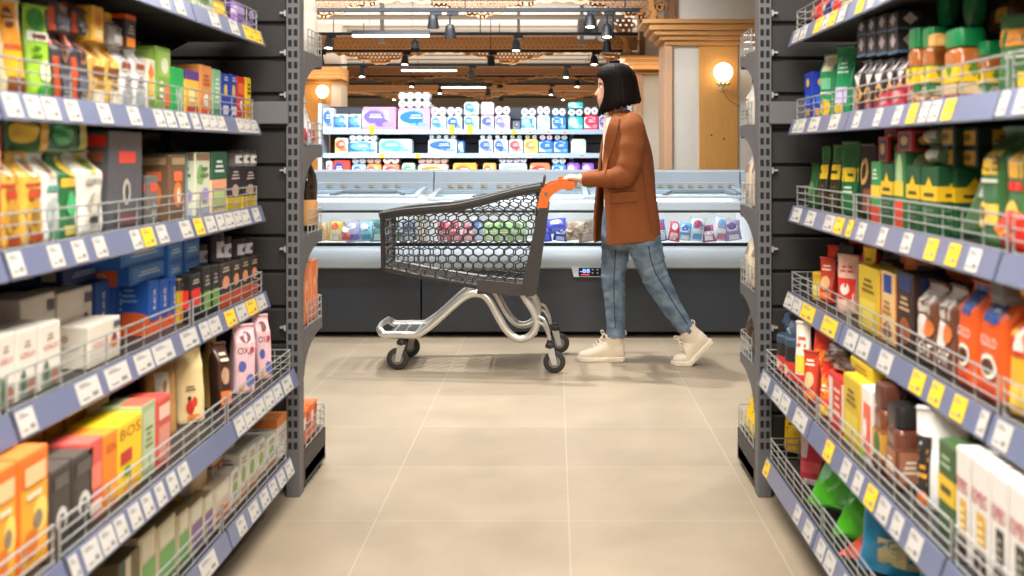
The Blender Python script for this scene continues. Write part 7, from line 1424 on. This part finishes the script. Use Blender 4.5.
# ---- tea end unit
ex = -.845
def milk(loc):
    r = thing('bottle', 'white capped jug shaped bottle on the top shelf of the tea end unit', 'bottle', loc)
    b = MB(); b.lathe([(.055, 0), (.062, .01), (.062, .17), (.056, .2), (.03, .225), (.024, .26)], mat((232, 226, 212), rough=.25, var=.03), 28); b.build('bottle_body', r)
    b = MB(); b.lathe([(.026, .25), (.028, .255), (.028, .275), (.001, .278)], mat((200, 205, 205), rough=.3), 20); b.build('cap', r)
    b = MB(); b.lathe([(.0628, .05), (.0632, .052), (.0632, .15), (.0628, .152)], mat((240, 235, 222), rough=.5), 28); b.build('wrap_label', r)
milk((ex - .068, 4.03, 1.487))
PKW = LK('paper_pack', '', 'pouch', .09, (226, 224, 226), [('r', .05, .1, .95, .35, (200, 90, 100)), ('L', .2, .45, .8, .8, (200, 195, 200), 3)], fin='paper')
for i, (yy, h) in enumerate(((3.92, .17), (4.045, .16))):
    r = thing('paper_pack', 'white packet with red print on the second tea end unit shelf, %s' % ('by the post' if i == 0 else 'by the front rail'), 'pack', (ex - .014, yy, 1.167), R90); make_bag(r, .11, .10, h, PKW, i + 3)
def wine(loc):
    r = thing('wine_bottle', 'dark wine bottle with tan label on the tea end unit', 'bottle', loc)
    b = MB(); b.lathe([(.034, 0), (.038, .006), (.038, .17), (.034, .2), (.018, .235), (.0145, .25), (.0145, .30), (.016, .302), (.016, .312), (.001, .312)], mat((42, 30, 16), rough=.08, spec=.8, var=.1), 28); b.build('bottle_body', r)
    b = MB(); b.lathe([(.0385, .02), (.0388, .021), (.0388, .11), (.0385, .111)], mat((206, 150, 88), rough=.6), 28); b.build('wrap_label', r)
    b = MB(); b.lathe([(.0165, .255), (.017, .256), (.017, .315), (.001, .316)], mat((26, 22, 20), rough=.3), 20); b.build('capsule', r)
wine((ex - .046, 4.05, .862))
ORB = LK('cereal_box', '', 'carton', .1, (228, 128, 80), [('e', .2, .2, .7, .75, (240, 180, 140)), ('e', .35, .35, .6, .6, (226, 110, 60)), ('e', .55, .65, .95, .95, (236, 160, 110))], top=(238, 170, 130), side=[('e', .2, .1, .8, .5, (240, 190, 150)), ('e', .3, .55, .9, .95, (222, 100, 60))])
for i, yy in enumerate((3.91, 4.035)):
    r = thing('cereal_box', 'orange patterned box on the tea end unit, %s of the two' % ('one by the post' if i == 0 else 'one by the rail'), 'box', (ex - .014, yy, .547), R90); make_carton(r, .10, .12, .205 + .006 * i, ORB)
ORS = LK('snack_box', '', 'carton', .1, (232, 104, 30), [('r', .1, .45, .45, .8, (230, 225, 215)), ('r', .55, .3, .9, .7, (200, 70, 30)), ('L', .55, .75, .9, .9, (90, 50, 40), 3)], top=(240, 120, 40))
for i, yy in enumerate((3.90, 4.02)):
    r = thing('snack_box', 'small orange box on the plinth of the tea end unit, %s' % ('by the post' if i == 0 else 'by the guard'), 'box', (ex - .014, yy, .138), R90); make_carton(r, .11, .12, .115, ORS)
g = MB()
for s, e0 in ((-1, -.845), (1, .672)):
    g = MB(); hw = .075
    for k in range(4): g.tube([(e0 + s * .002, 3.84, .142 + hw * k / 3), (e0 + s * .002, 4.14, .142 + hw * k / 3), (e0 + s * .02, 4.15, .142 + hw * k / 3), (e0 + s * 1.1, 4.15, .142 + hw * k / 3)], .002, WIRE, n=6)
    for yy in (3.84, 3.92, 4.0, 4.07, 4.14): g.tube([(e0 + s * .002, yy, .136), (e0 + s * .002, yy, .142 + hw)], .002, WIRE, n=6)
    o = bpy.data.objects['endcap_shelving' if s < 0 else 'endcap_shelving.001']; g.build('wire_guard', o, loc=-Vector(o.location))
# ---- coffee end unit
ex = .672
BEI = LK('paper_bag', '', 'gable', .09, (222, 208, 184), [('L', .15, .1, .85, .5, (190, 172, 146), 6), ('r', .3, .6, .7, .75, (150, 130, 110))], fin='paper')
for row, z, h in ((3, .95, .20), (4, .67, .185)):
    for i, yy in enumerate((3.90, 4.03)):
        r = thing('paper_bag', 'beige paper bag on the %s coffee end unit shelf, %s' % ('third' if row == 3 else 'fourth', 'by the post' if i == 0 else 'by the rail'), 'bag', (ex + .012, yy, z + .001), -R90); make_bag(r, .11, .10, h, BEI, i + row)
r = thing('spice_bag', 'white dotted bag with a black twisted cap on the coffee end unit', 'bag', (ex + .012, 4.03, 1.236), -R90)
SPB = LK('spice_bag', '', 'gable', .09, (226, 220, 206), [('L', .15, .15, .85, .75, (150, 140, 120), 7)], fin='paper'); make_bag(r, .11, .09, .15, SPB, 4)
b = MB(); b.lathe([(.03, .15), (.034, .152), (.034, .175), (.02, .18), (.018, .20), (.03, .205), (.03, .225), (.001, .228)], BLACK, 18, c=(.02, .05, 0)); b.tube([(.02, .05, .19), (.09, .05, .20), (.10, .05, .185)], .014, BLACK, n=10); b.build('cap', r)
COF = LK('coffee_bag', '', 'pillow', .09, (58, 44, 38), [('r', .1, .2, .9, .7, (82, 62, 52)), ('L', .2, .3, .8, .6, (150, 130, 115), 3)])
for i, yy in enumerate((3.91, 4.04)):
    r = thing('coffee_bag', 'dark crumpled bag on the fifth coffee end unit shelf, %s' % ('by the post' if i == 0 else 'by the rail'), 'bag', (ex + .012, yy, .422), -R90); make_bag(r, .13, .10, .14 + .02 * i, COF, i + 12)
YEB = LK('coffee_bag', '', 'pouch', .09, (246, 204, 24), [('L', .2, .3, .8, .7, (200, 150, 20), 5)])
for i, yy in enumerate((3.88, 3.98, 4.07)):
    r = thing('coffee_bag', 'bright yellow bag on the plinth of the coffee end unit, %s' % ('by the post', 'middle of three', 'by the guard')[i], 'bag', (ex + .012, yy, .138), -R90); make_bag(r, .095, .10, .215 - .012 * i, YEB, i + 22)
# ================================================================ camera, lamps and added fills, colour
cam = bpy.data.cameras.new('camera'); co = bpy.data.objects.new('camera', cam); COL.objects.link(co)
co.location = (0, 0, H); co.rotation_euler = (PI / 2, 0, 0)
cam.sensor_width = 36; cam.lens = 36 * F / 1024; cam.shift_x = -(XV - 512) / 1024; cam.shift_y = -(288 - YV) / 1024
cam.clip_end = 100; cam.clip_start = .05
cam.dof.use_dof = True; cam.dof.focus_distance = 6.1; cam.dof.aperture_fstop = 3.5
SC.camera = co
def area(name, loc, rot, sx, sy, power, col=(1, 1, 1), spread=180):
    l = bpy.data.lights.new(name, 'AREA'); l.shape = 'RECTANGLE'; l.size = sx; l.size_y = sy; l.energy = power; l.color = col; l.spread = math.radians(spread)
    o = bpy.data.objects.new(name, l); COL.objects.link(o); o.location = loc; o.rotation_euler = rot; return o
def spot(name, loc, tgt, power, ang=60, blend=.5, col=(1, 1, 1), r=.04):
    l = bpy.data.lights.new(name, 'SPOT'); l.energy = power; l.spot_size = math.radians(ang); l.spot_blend = blend; l.color = col; l.shadow_soft_size = r
    o = bpy.data.objects.new(name, l); COL.objects.link(o); o.location = loc
    o.rotation_euler = (Vector(tgt) - Vector(loc)).to_track_quat('-Z', 'Y').to_euler(); return o
WARM = (1, .86, .68); COOL = (.86, .93, 1)
area('aisle_light', (-.1, 1.6, 2.75), (0, 0, 0), 1.1, 2.8, 170, (1, .94, .86))
area('rear_aisle_fill', (-.1, -1.6, 2.9), (math.radians(48), 0, 0), 3.0, .8, 125, (1, .95, .88))  # unseen fill added behind the camera to brighten the shelf fronts
area('cross_aisle_light', (-.5, 5.0, 3.1), (0, 0, 0), 3.6, .4, 45, (1, .97, .92))
area('freezer_aisle_light', (-1, 7.4, 3.1), (0, 0, 0), 5, .5, 75, COOL)
area('paper_aisle_light', (-1.6, 10.3, 3.1), (math.radians(52), 0, 0), 4.2, .4, 190, COOL, 110)
area('hall_light', (-2, 17, 2.3), (0, 0, 0), 8, 4, 120, WARM)
area('far_hall_light', (-2, 26, 2.3), (0, 0, 0), 10, 6, 200, WARM)
area('ceiling_fill', (-2.5, 17.5, 2.35), (PI, 0, 0), 9, 3, 230, (1, .96, .9))  # this and the next two: added upward fills that brighten the ceiling, no fixtures
area('ceiling_fill', (-2.5, 24, 2.35), (PI, 0, 0), 9, 5, 170, (1, .92, .82))
area('ceiling_fill', (-2.5, 13.8, 2.4), (PI, 0, 0), 6, 1.2, 90, (1, .96, .9))
spot('cart_spot', (-.95, 6.35, 3.15), (-.7, 6.0, 0), 290, 76, .7, (1, .98, .95), .035)
spot('shopper_spot', (-.12, 6.5, 3.15), (.4, 6.0, 0), 290, 76, .7, (1, .98, .95), .035)
spot('tea_end_spot', (-1.3, 4.9, 3.15), (-.9, 4.3, 0), 90, 80, .6, (1, .96, .9), .04)
spot('coffee_end_spot', (1.2, 4.9, 3.15), (.8, 4.3, 0), 90, 80, .6, (1, .96, .9), .04)
w = bpy.data.worlds.new('store_air'); SC.world = w; w.use_nodes = True
w.node_tree.nodes['Background'].inputs[0].default_value = (.9, .93, 1, 1); w.node_tree.nodes['Background'].inputs[1].default_value = .14
SC.view_settings.view_transform = 'Standard'; SC.view_settings.look = 'None'; SC.view_settings.gamma = 1.0; SC.view_settings.exposure = 0.0
SC.view_settings.use_curve_mapping = False
SC.cycles.use_denoising = True
SC.cycles.max_bounces = 8; SC.cycles.transparent_max_bounces = 16
SC.cycles.sample_clamp_indirect = 6
